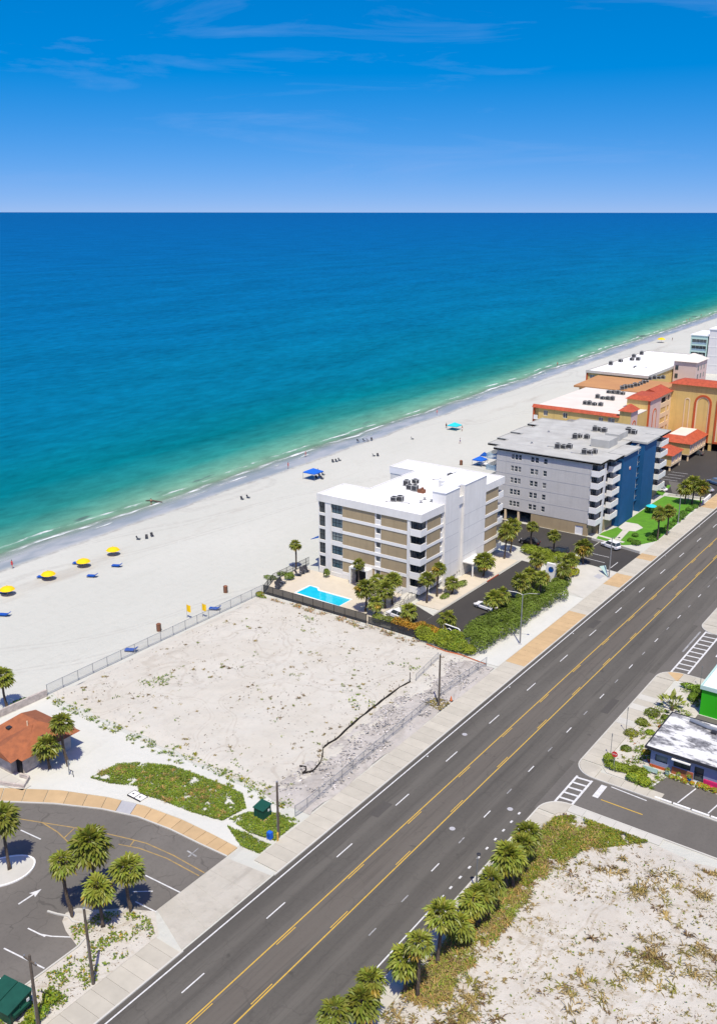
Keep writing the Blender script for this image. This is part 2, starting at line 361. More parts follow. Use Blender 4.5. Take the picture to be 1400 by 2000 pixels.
def sea_material():
    m, n, l, b = node_mat('sea_water'); n.remove(b)
    pos, d, dw = shore_d(n, l, 7.)
    patch = noise_n(n, l, pos, .012, 4, 1, .35)
    dd = mth(n, l, 'MULTIPLY', d, mth(n, l, 'MULTIPLY_ADD', patch, 1.0, .75))
    lg = mth(n, l, 'DIVIDE', mth(n, l, 'LOGARITHM', mth(n, l, 'MAXIMUM', mth(n, l, 'SUBTRACT', 1., dd), 1.), 10.), 4.)
    rp = n.new('ShaderNodeValToRGB'); e = rp.color_ramp.elements
    stops = [(.20, (.28, .34, .28)), (.27, (.20, .31, .21)), (.335, (.10, .27, .195)), (.385, (.018, .18, .16)), (.437, (.001, .135, .16)), (.50, (.001, .125, .195)),
             (.57, (.001, .12, .225)), (.66, (.001, .105, .24)), (.78, (.001, .092, .25)), (.90, (.001, .085, .25)), (1., (.001, .08, .24))]
    e[0].position, e[0].color = stops[0][0], (*stops[0][1], 1); e[1].position, e[1].color = stops[-1][0], (*stops[-1][1], 1)
    for p_, c_ in stops[1:-1]:
        q = e.new(p_); q.color = (*c_, 1)
    l.new(lg, rp.inputs[0])
    rip = noise_n(n, l, pos, .22, 6, 1, .45, rough=.7, rot=.3)
    swell = noise_n(n, l, pos, .03, 5, 1, .3, rough=.65, rot=.2)
    k = mth(n, l, 'ADD', mrange(n, l, rip, .3, .7, -.22, .22, False), mrange(n, l, swell, .3, .7, -.16, .16, False))
    hs = n.new('ShaderNodeHueSaturation'); l.new(rp.outputs[0], hs.inputs['Color']); l.new(mth(n, l, 'ADD', k, 1.), hs.inputs['Value'])
    # weed drifting in the shallows
    weed = mth(n, l, 'MULTIPLY', mrange(n, l, noise_n(n, l, pos, .12, 4, 1, .35), .60, .68), mth(n, l, 'MULTIPLY', mrange(n, l, dw, -19, -15), mrange(n, l, dw, -9, -11)))
    c1 = mixc(n, l, mth(n, l, 'MULTIPLY', weed, .75), hs.outputs[0], (.06, .07, .08))
    # little breaking lines
    brk = noise_n(n, l, pos, .45, 6, 1, .22, rough=.7)
    def line(at, wd):
        a_ = mth(n, l, 'ABSOLUTE', mth(n, l, 'ADD', dw, at)); return mrange(n, l, a_, wd, wd * .3)
    br2 = noise_n(n, l, pos, .045, 3)
    f = mth(n, l, 'MAXIMUM', mth(n, l, 'MULTIPLY', line(8.5, 1.0), mth(n, l, 'MULTIPLY', mrange(n, l, brk, .36, .62), mrange(n, l, br2, .30, .46))), mth(n, l, 'MULTIPLY', line(12.5, .7), mth(n, l, 'MULTIPLY', mrange(n, l, brk, .47, .6), mrange(n, l, br2, .42, .55))))
    f = mth(n, l, 'MAXIMUM', f, mth(n, l, 'MULTIPLY', line(5.6, .6), mth(n, l, 'MULTIPLY', mrange(n, l, brk, .45, .65), mrange(n, l, br2, .58, .48))))
    c2_ = mixc(n, l, f, c1, (.66, .68, .68))
    df = n.new('ShaderNodeBsdfDiffuse'); l.new(c2_, df.inputs[0])
    gl = n.new('ShaderNodeBsdfGlossy'); gl.inputs['Roughness'].default_value = .22
    bp = n.new('ShaderNodeBump'); bp.inputs['Strength'].default_value = .55; bp.inputs['Distance'].default_value = .5; l.new(rip, bp.inputs['Height'])
    l.new(bp.outputs[0], df.inputs['Normal']); l.new(bp.outputs[0], gl.inputs['Normal'])
    ms = n.new('ShaderNodeMixShader'); ms.inputs[0].default_value = .035; l.new(df.outputs[0], ms.inputs[1]); l.new(gl.outputs[0], ms.inputs[2])
    tr = n.new('ShaderNodeBsdfTransparent'); ma = n.new('ShaderNodeMixShader')
    l.new(mth(n, l, 'MAXIMUM', mrange(n, l, dw, -4.5, -13.), f), ma.inputs[0]); l.new(tr.outputs[0], ma.inputs[1]); l.new(ms.outputs[0], ma.inputs[2])
    l.new(ma.outputs[0], n['Material Output'].inputs[0])
    return m

def sand_material():
    m, n, l, b = node_mat('beach_sand')
    pos, d, dw = shore_d(n, l, 5.)
    big = noise_n(n, l, pos, .03, 5, 1, .5); fine = noise_n(n, l, pos, .55, 7, rough=.7)
    c = mixc(n, l, mrange(n, l, big, .35, .68), (.458, .46, .407), (.49, .49, .436))
    c = mixc(n, l, mth(n, l, 'MULTIPLY', mrange(n, l, fine, .45, .75), .30), c, (.40, .39, .335))
    trk = noise_n(n, l, pos, 1.0, 4, 1, .025, rough=.65, rot=.03); prt = noise_n(n, l, pos, 1.6, 4, rough=.6)
    c = mixc(n, l, mth(n, l, 'MULTIPLY', mrange(n, l, trk, .55, .72), .35), c, (.40, .395, .345))
    c = mixc(n, l, mth(n, l, 'MULTIPLY', mrange(n, l, prt, .60, .72), .30), c, (.37, .36, .315))
    rn = noise_n(n, l, pos, .02, 2, 1, .3, rough=.4)
    for at in (.44, .452, .53, .542):
        c = mixc(n, l, mth(n, l, 'MULTIPLY', mth(n, l, 'MULTIPLY', mrange(n, l, mth(n, l, 'ABSOLUTE', mth(n, l, 'SUBTRACT', rn, at)), .0035, .0015), mrange(n, l, fine, .35, .55)), .4), c, (.37, .36, .32))
    wr = mth(n, l, 'MULTIPLY', mrange(n, l, mth(n, l, 'ABSOLUTE', mth(n, l, 'SUBTRACT', dw, 14.)), 6, 0), mrange(n, l, noise_n(n, l, pos, .09, 6, 1, .25, rough=.7), .50, .72))
    c = mixc(n, l, mth(n, l, 'MULTIPLY', wr, .8), c, (.35, .32, .27))
    wet = mrange(n, l, dw, 1.0, -2.0)
    edge = mth(n, l, 'MULTIPLY', mrange(n, l, mth(n, l, 'ABSOLUTE', dw), 1.0, 0.), mrange(n, l, fine, .4, .6))
    c = mixc(n, l, mth(n, l, 'MULTIPLY', edge, .6), c, (.26, .235, .20))
    c = mixc(n, l, wet, c, mixc(n, l, mrange(n, l, noise_n(n, l, pos, .16, 4, 1, .4), .4, .62), (.25, .275, .28), (.36, .365, .36)))
    l.new(c, b.inputs['Base Color'])
    l.new(mrange(n, l, wet, 0, 1, .9, .35), b.inputs['Roughness']); b.inputs['Specular IOR Level'].default_value = .25
    bp = n.new('ShaderNodeBump'); bp.inputs['Strength'].default_value = .5; bp.inputs['Distance'].default_value = .3
    l.new(mth(n, l, 'MULTIPLY', mth(n, l, 'ADD', fine, mth(n, l, 'MULTIPLY', prt, .5)), mrange(n, l, wet, 0, 1, 1, .05)), bp.inputs['Height']); l.new(bp.outputs[0], b.inputs['Normal'])
    return m

def lot_sand(name, c0, c1, c2, s1=.10, s2=.9, amt=.5, ruts=True):
    m, n, l, b = node_mat(name)
    g = n.new('ShaderNodeNewGeometry'); pos = g.outputs['Position']
    a = noise_n(n, l, pos, s1, 5); f = noise_n(n, l, pos, s2, 7, rough=.7); t = noise_n(n, l, pos, .5, 6, 1, .22, rough=.7, dist=.8, rot=.7)
    c = mixc(n, l, mrange(n, l, a, .35, .66), c0, c1)
    c = mixc(n, l, mth(n, l, 'MULTIPLY', mrange(n, l, f, .50, .78), amt), c, c2)
    c = mixc(n, l, mth(n, l, 'MULTIPLY', mrange(n, l, t, .56, .70), amt * .7), c, c2)
    # meandering vehicle ruts: twin contour lines of a slow noise
    rn = noise_n(n, l, pos, .045, 2, rough=.4)
    for at in ((.47, .486, .55, .564) if ruts else ()):
        c = mixc(n, l, mth(n, l, 'MULTIPLY', mth(n, l, 'MULTIPLY', mrange(n, l, mth(n, l, 'ABSOLUTE', mth(n, l, 'SUBTRACT', rn, at)), .0035, .0015), mrange(n, l, f, .35, .55)), .38), c, c2)
    l.new(c, b.inputs['Base Color']); b.inputs['Roughness'].default_value = .95; b.inputs['Specular IOR Level'].default_value = .15
    bp = n.new('ShaderNodeBump'); bp.inputs['Strength'].default_value = .5; bp.inputs['Distance'].default_value = .25
    l.new(mth(n, l, 'ADD', f, mth(n, l, 'MULTIPLY', t, .6)), bp.inputs['Height']); l.new(bp.outputs[0], b.inputs['Normal'])
    return m

def asphalt(name, c, seams=(), crack=0., wheel=False):
    m, n, l, b = node_mat(name)
    g = n.new('ShaderNodeNewGeometry'); pos = g.outputs['Position']
    big = noise_n(n, l, pos, .12, 5, 1, .3); fine = noise_n(n, l, pos, 2.2, 6, rough=.75)
    c_ = mixc(n, l, mrange(n, l, big, .3, .7), c, tuple(x * 1.28 for x in c))
    c_ = mixc(n, l, mth(n, l, 'MULTIPLY', mrange(n, l, fine, .45, .75), .35), c_, tuple(x * .62 for x in c))
    if wheel:
        # long pale and dark bands worn by traffic along the lanes
        sp = n.new('ShaderNodeSeparateXYZ'); l.new(pos, sp.inputs[0])
        x = mth(n, l, 'ADD', sp.outputs[0], mth(n, l, 'MULTIPLY', noise_n(n, l, pos, .05, 3), .7))
        wv = mth(n, l, 'SINE', mth(n, l, 'MULTIPLY', x, 2 * math.pi / 3.3))
        st = noise_n(n, l, pos, 1.1, 6, 1, .03, rough=.75)
        c_ = mixc(n, l, mth(n, l, 'MULTIPLY', mrange(n, l, wv, -.2, .9), .45), c_, tuple(x_ * 1.55 for x_ in c))
        turn = mth(n, l, 'MULTIPLY', mrange(n, l, x, -52.2, -51.2), mrange(n, l, x, -48.2, -49.2))
        c_ = mixc(n, l, mth(n, l, 'MULTIPLY', turn, .55), c_, (c[0] * 1.55, c[1] * 1.45, c[2] * 1.4))
        side = mrange(n, l, x, -55.6, -58.4)
        c_ = mixc(n, l, mth(n, l, 'MULTIPLY', side, .35), c_, tuple(x_ * .6 for x_ in c))
        blot = noise_n(n, l, pos, .4, 3); c_ = mixc(n, l, mth(n, l, 'MULTIPLY', mrange(n, l, blot, .66, .74), .5), c_, tuple(x_ * .5 for x_ in c))
        c_ = mixc(n, l, mth(n, l, 'MULTIPLY', mrange(n, l, st, .48, .72), .6), c_, tuple(x_ * .6 for x_ in c))
    if crack:
        vo = n.new('ShaderNodeTexVoronoi'); vo.feature = 'DISTANCE_TO_EDGE'; vo.inputs['Scale'].default_value = .28
        mpv = n.new('ShaderNodeMapping'); wn = n.new('ShaderNodeTexNoise'); wn.inputs['Scale'].default_value = .6; l.new(pos, wn.inputs['Vector'])
        ad = n.new('ShaderNodeVectorMath'); ad.operation = 'MULTIPLY_ADD'; l.new(wn.outputs['Color'], ad.inputs[0]); ad.inputs[1].default_value = (2.2, 2.2, 0); l.new(pos, ad.inputs[2])
        l.new(ad.outputs[0], vo.inputs['Vector'])
        ck = mth(n, l, 'MULTIPLY', mrange(n, l, vo.outputs['Distance'], .022, .004), mrange(n, l, noise_n(n, l, pos, .15, 3), .42, .56))
        c_ = mixc(n, l, mth(n, l, 'MULTIPLY', ck, crack), c_, tuple(x_ * .35 for x_ in c))
    l.new(c_, b.inputs['Base Color']); b.inputs['Roughness'].default_value = .85; b.inputs['Specular IOR Level'].default_value = .25
    bp = n.new('ShaderNodeBump'); bp.inputs['Strength'].default_value = .2; bp.inputs['Distance'].default_value = .05; l.new(fine, bp.inputs['Height']); l.new(bp.outputs[0], b.inputs['Normal'])
    return m

M['sea'] = sea_material(); M['sand'] = sand_material()
M['lot_sand'] = lot_sand('vacant_lot_sand', (.468, .442, .378), (.50, .48, .42), (.35, .31, .255))
M['lot_rough'] = lot_sand('churned_sand', (.36, .335, .30), (.43, .405, .37), (.23, .21, .185), .25, 1.1, .7)
M['weedy_sand'] = lot_sand('weedy_sand', (.455, .425, .365), (.50, .475, .415), (.29, .235, .155), .18, 1.2, .75)
M['white_sand'] = lot_sand('white_shell_sand', (.51, .51, .46), (.535, .535, .485), (.43, .42, .37), .1, .6, .35, False)
M['road'] = asphalt('road_asphalt', (.083, .077, .066), wheel=True, crack=.16)
M['lot_asphalt'] = asphalt('cracked_asphalt', (.118, .108, .094), crack=.4)
M['new_asphalt'] = asphalt('dark_asphalt', (.042, .039, .036))
M['street_asphalt'] = asphalt('side_street_asphalt', (.105, .097, .085))
M['road_patch'] = asphalt('road_patch', (.066, .061, .054))
M['driveway_conc'] = lot_sand('cracked_concrete', (.40, .375, .315), (.44, .415, .355), (.25, .23, .195), .3, .9, .5, False)

def shore_x(y): return -161 - .038 * y
ys = [-60000, -8000, -2000, -500] + list(range(-200, 1200, 20)) + [1300, 1600, 2200, 3500, 6000, 12000, 60000]
ds = [-600, -120, -60, -30, -20, -14, -10, -7, -4, -1, 2, 5, 12, 30, 60, 90, 140, 300, 1500, 60000]
g_ = MB()
def beach_z(d): return -.04 * (5 - d) if d < 5 else 0.
for y in ys:
    yy = max(-300, min(y, 3500))
    for d in ds:
        z = max(beach_z(d), -6)
        if -14 < d < 6 and -200 <= y <= 1200: z += .07 * (noise.noise(Vector((d * .1, y * .045, 3))))
        g_.v.append((shore_x(yy) + d, y, z))
k_ = len(ds)
for i in range(len(ys) - 1):
    for j in range(k_ - 1): g_.f.append((i * k_ + j, i * k_ + j + 1, (i + 1) * k_ + j + 1, (i + 1) * k_ + j))
struct(g_.build('ground', 'sand', origin=(0, 0, 0), smooth=True), 'white sand beach and ground beside the sea')
sx = MB()
yy_ = [-60000, -3000, -300, 0, 300, 600, 1000, 1600, 2500, 3500, 8000, 60000]
xx_ = [-120000, -30000, -8000, -3000, -1200, -600, -350, -250, -205, -100]
for y in yy_:
    for x in xx_: sx.v.append((x if x < -101 else shore_x(max(-300, min(y, 3500))) + 4.5, y, -.36))
for i in range(len(yy_) - 1):
    for j in range(len(xx_) - 1):
        a = i * len(xx_) + j; sx.f.append((a, a + 1, a + 1 + len(xx_), a + len(xx_)))
struct(sx.build('sea', 'sea', origin=(0, 0, 0)), 'blue green sea with small waves at the shore')

# ---------------------------------------------------------------- road
RL, RR = -58.7, -40.5
rd = MB(); rd.sheet([(RL - .1, -120), (RR + .1, -120), (RR + .1, 1500), (RL - .1, 1500)], .008)
road = struct(rd.build('road', 'road', origin=(0, 0, 0)), 'five lane asphalt road running along the beach')
def street(name, x0, x1, y0, y1, r, label):
    """side street with rounded corners where it meets the road"""
    p = []
    def arc(cx, cy, a0, a1):
        for i in range(9): a = R(a0 + (a1 - a0) * i / 8); p.append((cx + r * math.cos(a), cy + r * math.sin(a)))
    p.append((x0 - .5, y0 - r)); arc(x0 + r, y0 - r, 180, 90); p.append((x1, y0)); p.append((x1, y1)); arc(x0 + r, y1 + r, 270, 180); p.append((x0 - .5, y1 + r))
    return struct(MB().sheet(p, .012).build(name, 'street_asphalt', origin=(0, 0, 0)), label)
street1 = street('side_street', RR, 60, 97.1, 104.2, 3.0, 'side street beside the sandy lot')
street2 = street('side_street', RR, 60, 140.0, 158.0, 3.2, 'wide side street beyond the shop')
gt = MB(); gt.sheet([(-41.9, 106.5), (RR, 106.5), (RR, 137.5), (-41.9, 137.5)], .016); gt.sheet([(-41.9, 160), (RR, 160), (RR, 400), (-41.9, 400)], .016)
gt.build('gutter', 'street_asphalt', road)
ZP = .022
def lines(name, m, x, wd, y0, y1, parent=road):
    MB().sheet([(x - wd / 2, y0), (x + wd / 2, y0), (x + wd / 2, y1), (x - wd / 2, y1)], ZP).build(name, m, parent)
lines('edge_line', 'paint_white', -58.0, .16, -100, 1400)
lines('edge_line', 'paint_white', -41.9, .15, -100, 74)
lines('centre_line', 'paint_yellow', -52.05, .14, -100, 1400); lines('centre_line', 'paint_yellow', -48.55, .14, -100, 1400)
dash = MB().sheet([(-.07, 0), (.07, 0), (.07, 3.0), (-.07, 3.0)], 0).build('lane_dash', 'paint_white', road, smooth=False)
ydash = MB().sheet([(-.055, 0), (.055, 0), (.055, 3.0), (-.055, 3.0)], 0).build('turn_lane_dash', 'paint_yellow', road)
wdash = MB().sheet([(-.07, 0), (.07, 0), (.07, 1.3), (-.07, 1.3)], 0).build('lane_dash', 'paint_worn', road)
dot = MB().sheet([(-.12, 0), (.12, 0), (.12, .5), (-.12, .5)], 0).build('edge_dot', 'paint_white', road)
dash.location = (-55.0, 60.2, ZP); ydash.location = (-51.78, 58, ZP); wdash.location = (-45.0, 64.4, ZP); dot.location = (-41.9, 75.2, ZP)
for i in range(-2, 24):
    if i: inst(dash, road, (-55.0, 60.2 + 12.1 * i, ZP))
    if i: inst(ydash, road, (-51.78, 58 + 12.1 * i, ZP))
    inst(ydash, road, (-48.82, 63 + 12.1 * i, ZP))
for i in range(1, 32): inst(wdash if i % 2 else dash, road, (-45.0, 64.4 + 6.05 * i, ZP), sc=(1, 1 if i % 2 else .55, 1))
for i in range(1, 9): inst(dot, road, (-41.9, 75.2 + 2.05 * i, ZP))
for i in range(6): inst(dot, road, (-58.0 + .35, 96 + i * 24., ZP), sc=(.7, .6, 1))
# crosswalks, stop bar and centre stripe of the side streets
def crosswalk(st, x0, x1, y0, y1, n):
    zc = .026
    a = MB(); a.strip([(x0, y0), (x0, y1)], .28, zc); a.build('crosswalk_line', 'paint_white', st)
    a = MB(); a.strip([(x1, y0 + 1.2), (x1, y1)], .28, zc); a.build('crosswalk_line', 'paint_white', st)
    for i in range(n):
        y = y0 + .4 + (y1 - y0 - .8) * i / (n - 1)
        MB().strip([(x0 + .15, y), (x1 - .15, y + .15)], .34, zc).build('crosswalk_bar', 'paint_white', st)
crosswalk(street1, -39.4, -37.4, 94.8, 103.6, 7); crosswalk(street2, -39.1, -36.7, 139.4, 158.4, 11)
MB().strip([(-35.7, 100.4), (-35.7, 103.5)], .75, .026).build('stop_bar', 'paint_white', street1)
MB().strip([(-34.9, 100.35), (-29.6, 100.35)], .16, .026).build('centre_line', 'paint_yellow', street1)
MB().strip([(-34.9, 103.75), (-30.2, 103.45)], .18, .026).build('edge_line', 'paint_white', street1)
MB().strip([(-34.6, 149.3), (-34.6, 153.5)], .7, .026).build('stop_bar', 'paint_white', street2)
MB().strip([(-39.9, 148.), (-39.9, 157.8)], .3, .026).build('stop_bar', 'paint_worn', street2)

# patches, manholes and reflectors on the road
for x, y, w_, l_ in ((-56.6, 81, 1.2, 3.4), (-43.4, 121, 1.1, 5.0), (-56.8, 148, 1.2, 4.0)):
    MB().sheet([(x, y), (x + w_, y + .1), (x + w_ - .05, y + l_), (x - .05, y + l_ - .1)], .0135).build('patch', 'road_patch', road)
for x, y in ((-47.0, 84.5), (-56.4, 104.0), (-43.2, 92.0)):
    MB().tube((x, y, .004), (x, y, .0145), .36, n=18).build('manhole_cover', 'concrete_grey', road)
# ---------------------------------------------------------------- pavements
def pavement(name, label, slabs, kerb=None, cut=()):
    """slabs: list of (polygon, material); every slab is a piece of its own"""
    root = struct(thing(name, label, None)); del_cat(root)
    for poly, m in slabs: MB().prism(poly, .0, .12).build('slab', m, root)
    if kerb: MB().wallstrip(kerb, .19, -.02, .135).build('kerb', 'concrete_pale', root)
    return root
def del_cat(o):
    if 'category' in o: del o['category']
rs = random.Random(3)
def run(x0, x1, y0, y1, step, pick, gap=.03):
    o = []; y = y0
    while y < y1 - .1:
        e = min(y + step, y1); o.append(([(x0, y), (x1, y), (x1, e - gap), (x0, e - gap)], pick(y))); y = e
    return o
def left_pick(y):
    if 126 < y < 152: return 'concrete_tan'
    if 169 < y < 176 or 186 < y < 190 or 232 < y < 246: return 'concrete_tan'
    return 'concrete'
SWI = -62.2
pavement('pavement', 'pale concrete pavement along the beach side of the road',
         run(SWI, RL - .1, 66.4, 300, 1.8, left_pick), [(RL - .02, 65.8), (RL - .02, 300)])
pavement('pavement', 'short concrete pavement beside the palm island and dumpster',
         run(SWI, RL - .1, 20, 51.6, 1.8, left_pick), [(RL - .02, 20), (RL - .02, 51.9)])
def corner(cx, cy, r, a0, a1, n=8): return [(cx + r * math.cos(R(a0 + (a1 - a0) * i / n)), cy + r * math.sin(R(a0 + (a1 - a0) * i / n))) for i in range(n + 1)]
# north-east block: pavement round the shop corner
ne = run(RR + .1, -37.7, 107.6, 136.6, 1.7, lambda y: 'concrete' if rs.random() < .75 else 'concrete_pale')
a_, b_ = corner(RR + 3.1, 107.3, 3.0, 180, 270), corner(RR + 3.1, 107.3, .4, 180, 270)
for i in range(0, 8, 2): ne.append(([a_[i], a_[i + 1], a_[i + 2], b_[i + 2], b_[i + 1], b_[i]], 'concrete'))
x = -37.3
while x < -29.5: ne.append(([(x, 104.3), (x + 1.67, 104.3), (x + 1.67, 106.0), (x, 106.0)], 'concrete')); x += 1.7
a_, b_ = corner(RR + 3.3, 136.8, 3.2, 180, 90), corner(RR + 3.3, 136.8, .5, 180, 90)
for i in range(0, 8, 2): ne.append(([a_[i], a_[i + 1], a_[i + 2], b_[i + 2], b_[i + 1], b_[i]], 'concrete' if i < 4 else 'concrete_tan'))
x = -37.1
while x < -24: ne.append(([(x, 137.4), (x + 1.87, 137.4), (x + 1.87, 139.9), (x, 139.9)], 'concrete')); x += 1.9
pavement('pavement', 'concrete pavement with rounded corner around the low shop', ne,
         [(-16, 104.2)] + corner(RR + 3, 107.2, 3.0, 270, 180) + corner(RR + 3.2, 136.8, 3.2, 180, 90) + [(-20, 140.0)])
ne2 = run(RR + .1, -37.7, 161.4, 230, 1.7, lambda y: 'concrete')
a_, b_ = corner(RR + 3.3, 161.2, 3.2, 180, 270), corner(RR + 3.3, 161.2, .5, 180, 270)
for i in range(0, 8, 2): ne2.append(([a_[i], a_[i + 1], a_[i + 2], b_[i + 2], b_[i + 1], b_[i]], 'concrete'))
pavement('pavement', 'pale concrete pavement at the far corner of the wide side street', ne2, [(-30, 158.0)] + corner(RR + 3.2, 161.2, 3.2, 270, 180) + [(RR, 230)])
se = run(RR + .1, -38.3, 20, 93.8, 1.7, lambda y: 'concrete')
a_, b_ = corner(RR + 3.1, 94.1, 3.0, 180, 90), corner(RR + 3.1, 94.1, .8, 180, 90)
for i in range(0, 8, 2): se.append(([a_[i], a_[i + 1], a_[i + 2], b_[i + 2], b_[i + 1], b_[i]], 'concrete'))
x = -37.3
while x < -26: se.append(([(x, 95.6), (x + 1.87, 95.6), (x + 1.87, 97.0), (x, 97.0)], 'concrete_pale')); x += 1.9
pavement('pavement', 'concrete pavement behind the roadside palms by the weedy lot', se,
         [(RR, 20)] + corner(RR + 3, 94.1, 3.0, 180, 90) + [(0, 97.1)])

# ---------------------------------------------------------------- car park at lower left with its curved tan walk
inner = [(-110, 46), (-103, 51.5), (-95.3, 56.4), (-89.5, 60.0), (-83.9, 62.7), (-79.1, 64.2), (-74, 64.8), (-69.2, 64.9), (-65.2, 65.1)]
outer = [(-112, 48.2), (-105, 53.4), (-97.3, 58.4), (-91.2, 62.2), (-85.2, 64.7), (-80.0, 66.2), (-74.2, 66.9), (-69.2, 67.0), (-65.2, 66.9)]
cp = MB().sheet(inner + [(-65.2, 54.2), (-67.6, 46.3), (-67.6, 10), (-125, 10)], .012)
carpark = struct(cp.build('car_park', 'lot_asphalt', origin=(0, 0, 0)), 'cracked asphalt car park beside the palm island')
ws = []
def interp(pts, t):
    i = min(int(t), len(pts) - 2); f = t - i; return (pts[i][0] + (pts[i + 1][0] - pts[i][0]) * f, pts[i][1] + (pts[i + 1][1] - pts[i][1]) * f)
NW = 20
for i in range(NW):
    t0, t1 = i * 8 / NW, (i + 1) * 8 / NW - .012
    ws.append(([interp(inner, t0), interp(inner, (t0 + t1) / 2), interp(inner, t1), interp(outer, t1), interp(outer, (t0 + t1) / 2), interp(outer, t0)], 'concrete_grey' if i == 11 else 'concrete_tan'))
pavement('curved_walk', 'orange tan curved footpath around the car park', ws, inner)
pavement('driveway', 'cracked concrete driveway apron between road and car park',
         [([(-65.15, 54.5 + 2.6 * j), (-59.0, 52.0 + 3.4 * j), (-59.0, 55.35 + 3.4 * j), (-65.15, 57.07 + 2.6 * j)], 'driveway_conc') for j in range(4)])
for o in [c for c in COL.objects if c.name.startswith('driveway')]: o.location.z = -.09
def mark(name, m, pts, wd, parent=carpark, z=.02): return MB().strip(pts, wd, z).build(name, m, parent)
for pts in ([(-70.3, 57.5), (-64.9, 57.8)], [(-68.0, 54.0), (-65.0, 54.2)], [(-73.5, 41.8), (-68.0, 42.5)], [(-70.6, 39.2), (-68.2, 39.4)], [(-88.4, 54.4), (-85.0, 54.7)],
            [(-73.9, 44.9), (-71.5, 45.2)], [(-76.8, 36.0), (-70.0, 36.4)]):
    mark('stall_line', 'paint_white', pts, .16)
mark('stall_line', 'paint_white', [(-73.9, 44.9), (-72.2, 45.1), (-71.0, 45.6), (-69.6, 46.5), (-68.0, 47.5)], .16, z=.024)
mark('stall_line', 'paint_white', [(-69.4, 54.9), (-67.7, 56.2)], .14)
for nm, pts in dict(a=[(-90.5, 55.6), (-85.8, 57.5), (-81.5, 59.3), (-77, 60.7), (-74.4, 61.4), (-70.3, 61.7), (-65.3, 61.6)], b=[(-87.5, 56.8), (-84.5, 56.7), (-81.8, 56.2)], c=[(-76.9, 59.4), (-74.4, 60.3), (-70.5, 60.9), (-65.4, 60.9)], d=[(-83.5, 58.3), (-83, 56.5)], e=[(-81.2, 59.2), (-80.6, 57.4)], f=[(-76, 61), (-75.6, 60.0)]).items():
    mark('yellow_line', 'paint_yellow_old', pts, .15, z=.02 if nm in 'ac' else .024)
ar = MB(); ar.sheet([(-77.85, 46.5), (-77.65, 46.5), (-77.65, 48.4), (-77.25, 48.2), (-77.75, 49.4), (-78.25, 48.2), (-77.85, 48.4)], .02); ar.build('arrow', 'paint_white', carpark)
ar = MB(); ar.strip([(-69.6, 63.2), (-68.0, 63.1)], .2, .02); ar.strip([(-68.75, 62.5), (-68.75, 63.0)], .2, .02); ar.strip([(-68.8, 63.25), (-68.9, 64.3)], .12, .02); ar.build('arrow', 'paint_worn', carpark)
# islands
def chaikin(p, n=2):
    for _ in range(n): p = [q for i in range(len(p)) for q in ((p[i - 1][0] * .25 + p[i][0] * .75, p[i - 1][1] * .25 + p[i][1] * .75), (p[i][0] * .75 + p[(i + 1) % len(p)][0] * .25, p[i][1] * .75 + p[(i + 1) % len(p)][1] * .25))]
    return p
isl = [(-67.6, 30), (-67.6, 46.2), (-70.4, 46.9), (-71.9, 47.6), (-72.6, 48.6), (-72.2, 49.8), (-70.6, 50.6), (-69.3, 51.6), (-68.3, 52.6), (-66.8, 53.3), (-65.2, 54.2), (-62.3, 52.0), (-62.3, 30)]
struct(MB().sheet(isl, .03).build('palm_island', 'weedy_sand', origin=(0, 0, 0)), 'sandy planting strip with palms beside the car park')
k1 = MB().wallstrip([(-74.3, 47.6), (-73.2, 47.9), (-71.9, 48.4), (-70.9, 48.2), (-69.9, 48.6)], .2, .0, .15).build('low_kerb', 'concrete_pale'); struct(k1, 'broken white kerb under the palm group')
k2 = MB().wallstrip([(-67.65, 30), (-67.65, 46.3), (-68.0, 47.4)], .18, .0, .14).build('low_kerb', 'concrete_pale'); struct(k2, 'straight white kerb at the edge of the car park')
il = [(-100, 42.5), (-90.8, 43.0), (-85, 44.4), (-82.2, 46.2), (-80.9, 48.4), (-81.0, 50.6), (-82.4, 52.2), (-84.5, 51.6), (-86.4, 48.8), (-90, 47.2), (-100, 46)]
il = chaikin(il)
struct(MB().prism(il, 0, .1).build('kerb_island', 'concrete_pale', origin=(0, 0, 0)), 'pale rounded traffic island with a palm')
MB_ = MB().wallstrip(il + [il[0]], .18, 0, .16); struct(MB_.build('low_kerb', 'white_trim'), 'white rounded kerb of the traffic island')

# ---------------------------------------------------------------- vacant lots
def rough_lot(name, m, x0, x1, y0, y1, nx, ny, amp, fr, label, z0=.02, inside=None):
    b = MB()
    for j in range(ny + 1):
        for i in range(nx + 1):
            x = x0 + (x1 - x0) * i / nx; y = y0 + (y1 - y0) * j / ny
            e = min(i, nx - i, j, ny - j); fade = min(1, e / 4)
            xx = x + (.9 * noise.noise(Vector((x * .25, y * .25, 7))) if e == 0 else 0); yy2 = y + (.9 * noise.noise(Vector((x * .25, y * .25, 9))) if e == 0 else 0)
            z = z0 + fade * amp * (.5 + .5 * noise.noise(Vector((x * fr, y * fr, 1)))) + fade * amp * .35 * (.6 + noise.noise(Vector((x * fr * 4, y * fr * 4, 5))))
            b.v.append((xx, yy2, max(z, .012)))
    for j in range(ny):
        for i in range(nx):
            c = (x0 + (x1 - x0) * (i + .5) / nx, y0 + (y1 - y0) * (j + .5) / ny)
            if inside and not inside(*c): continue
            a = j * (nx + 1) + i; b.f.append((a, a + 1, a + nx + 2, a + nx + 1))
    return struct(b.build(name, m, origin=(0, 0, 0), smooth=True), label)
rough_lot('vacant_lot', 'lot_sand', -112.8, -66.5, 77.3, 125.6, 110, 115, .28, .12, 'bare sandy vacant lot between the fence and the condominium')
rough_lot('churned_verge', 'lot_rough', -70.5, -62.3, 76.6, 124.6, 36, 190, .22, .5, 'churned grey sand between pavement and silt fence', z0=.03)
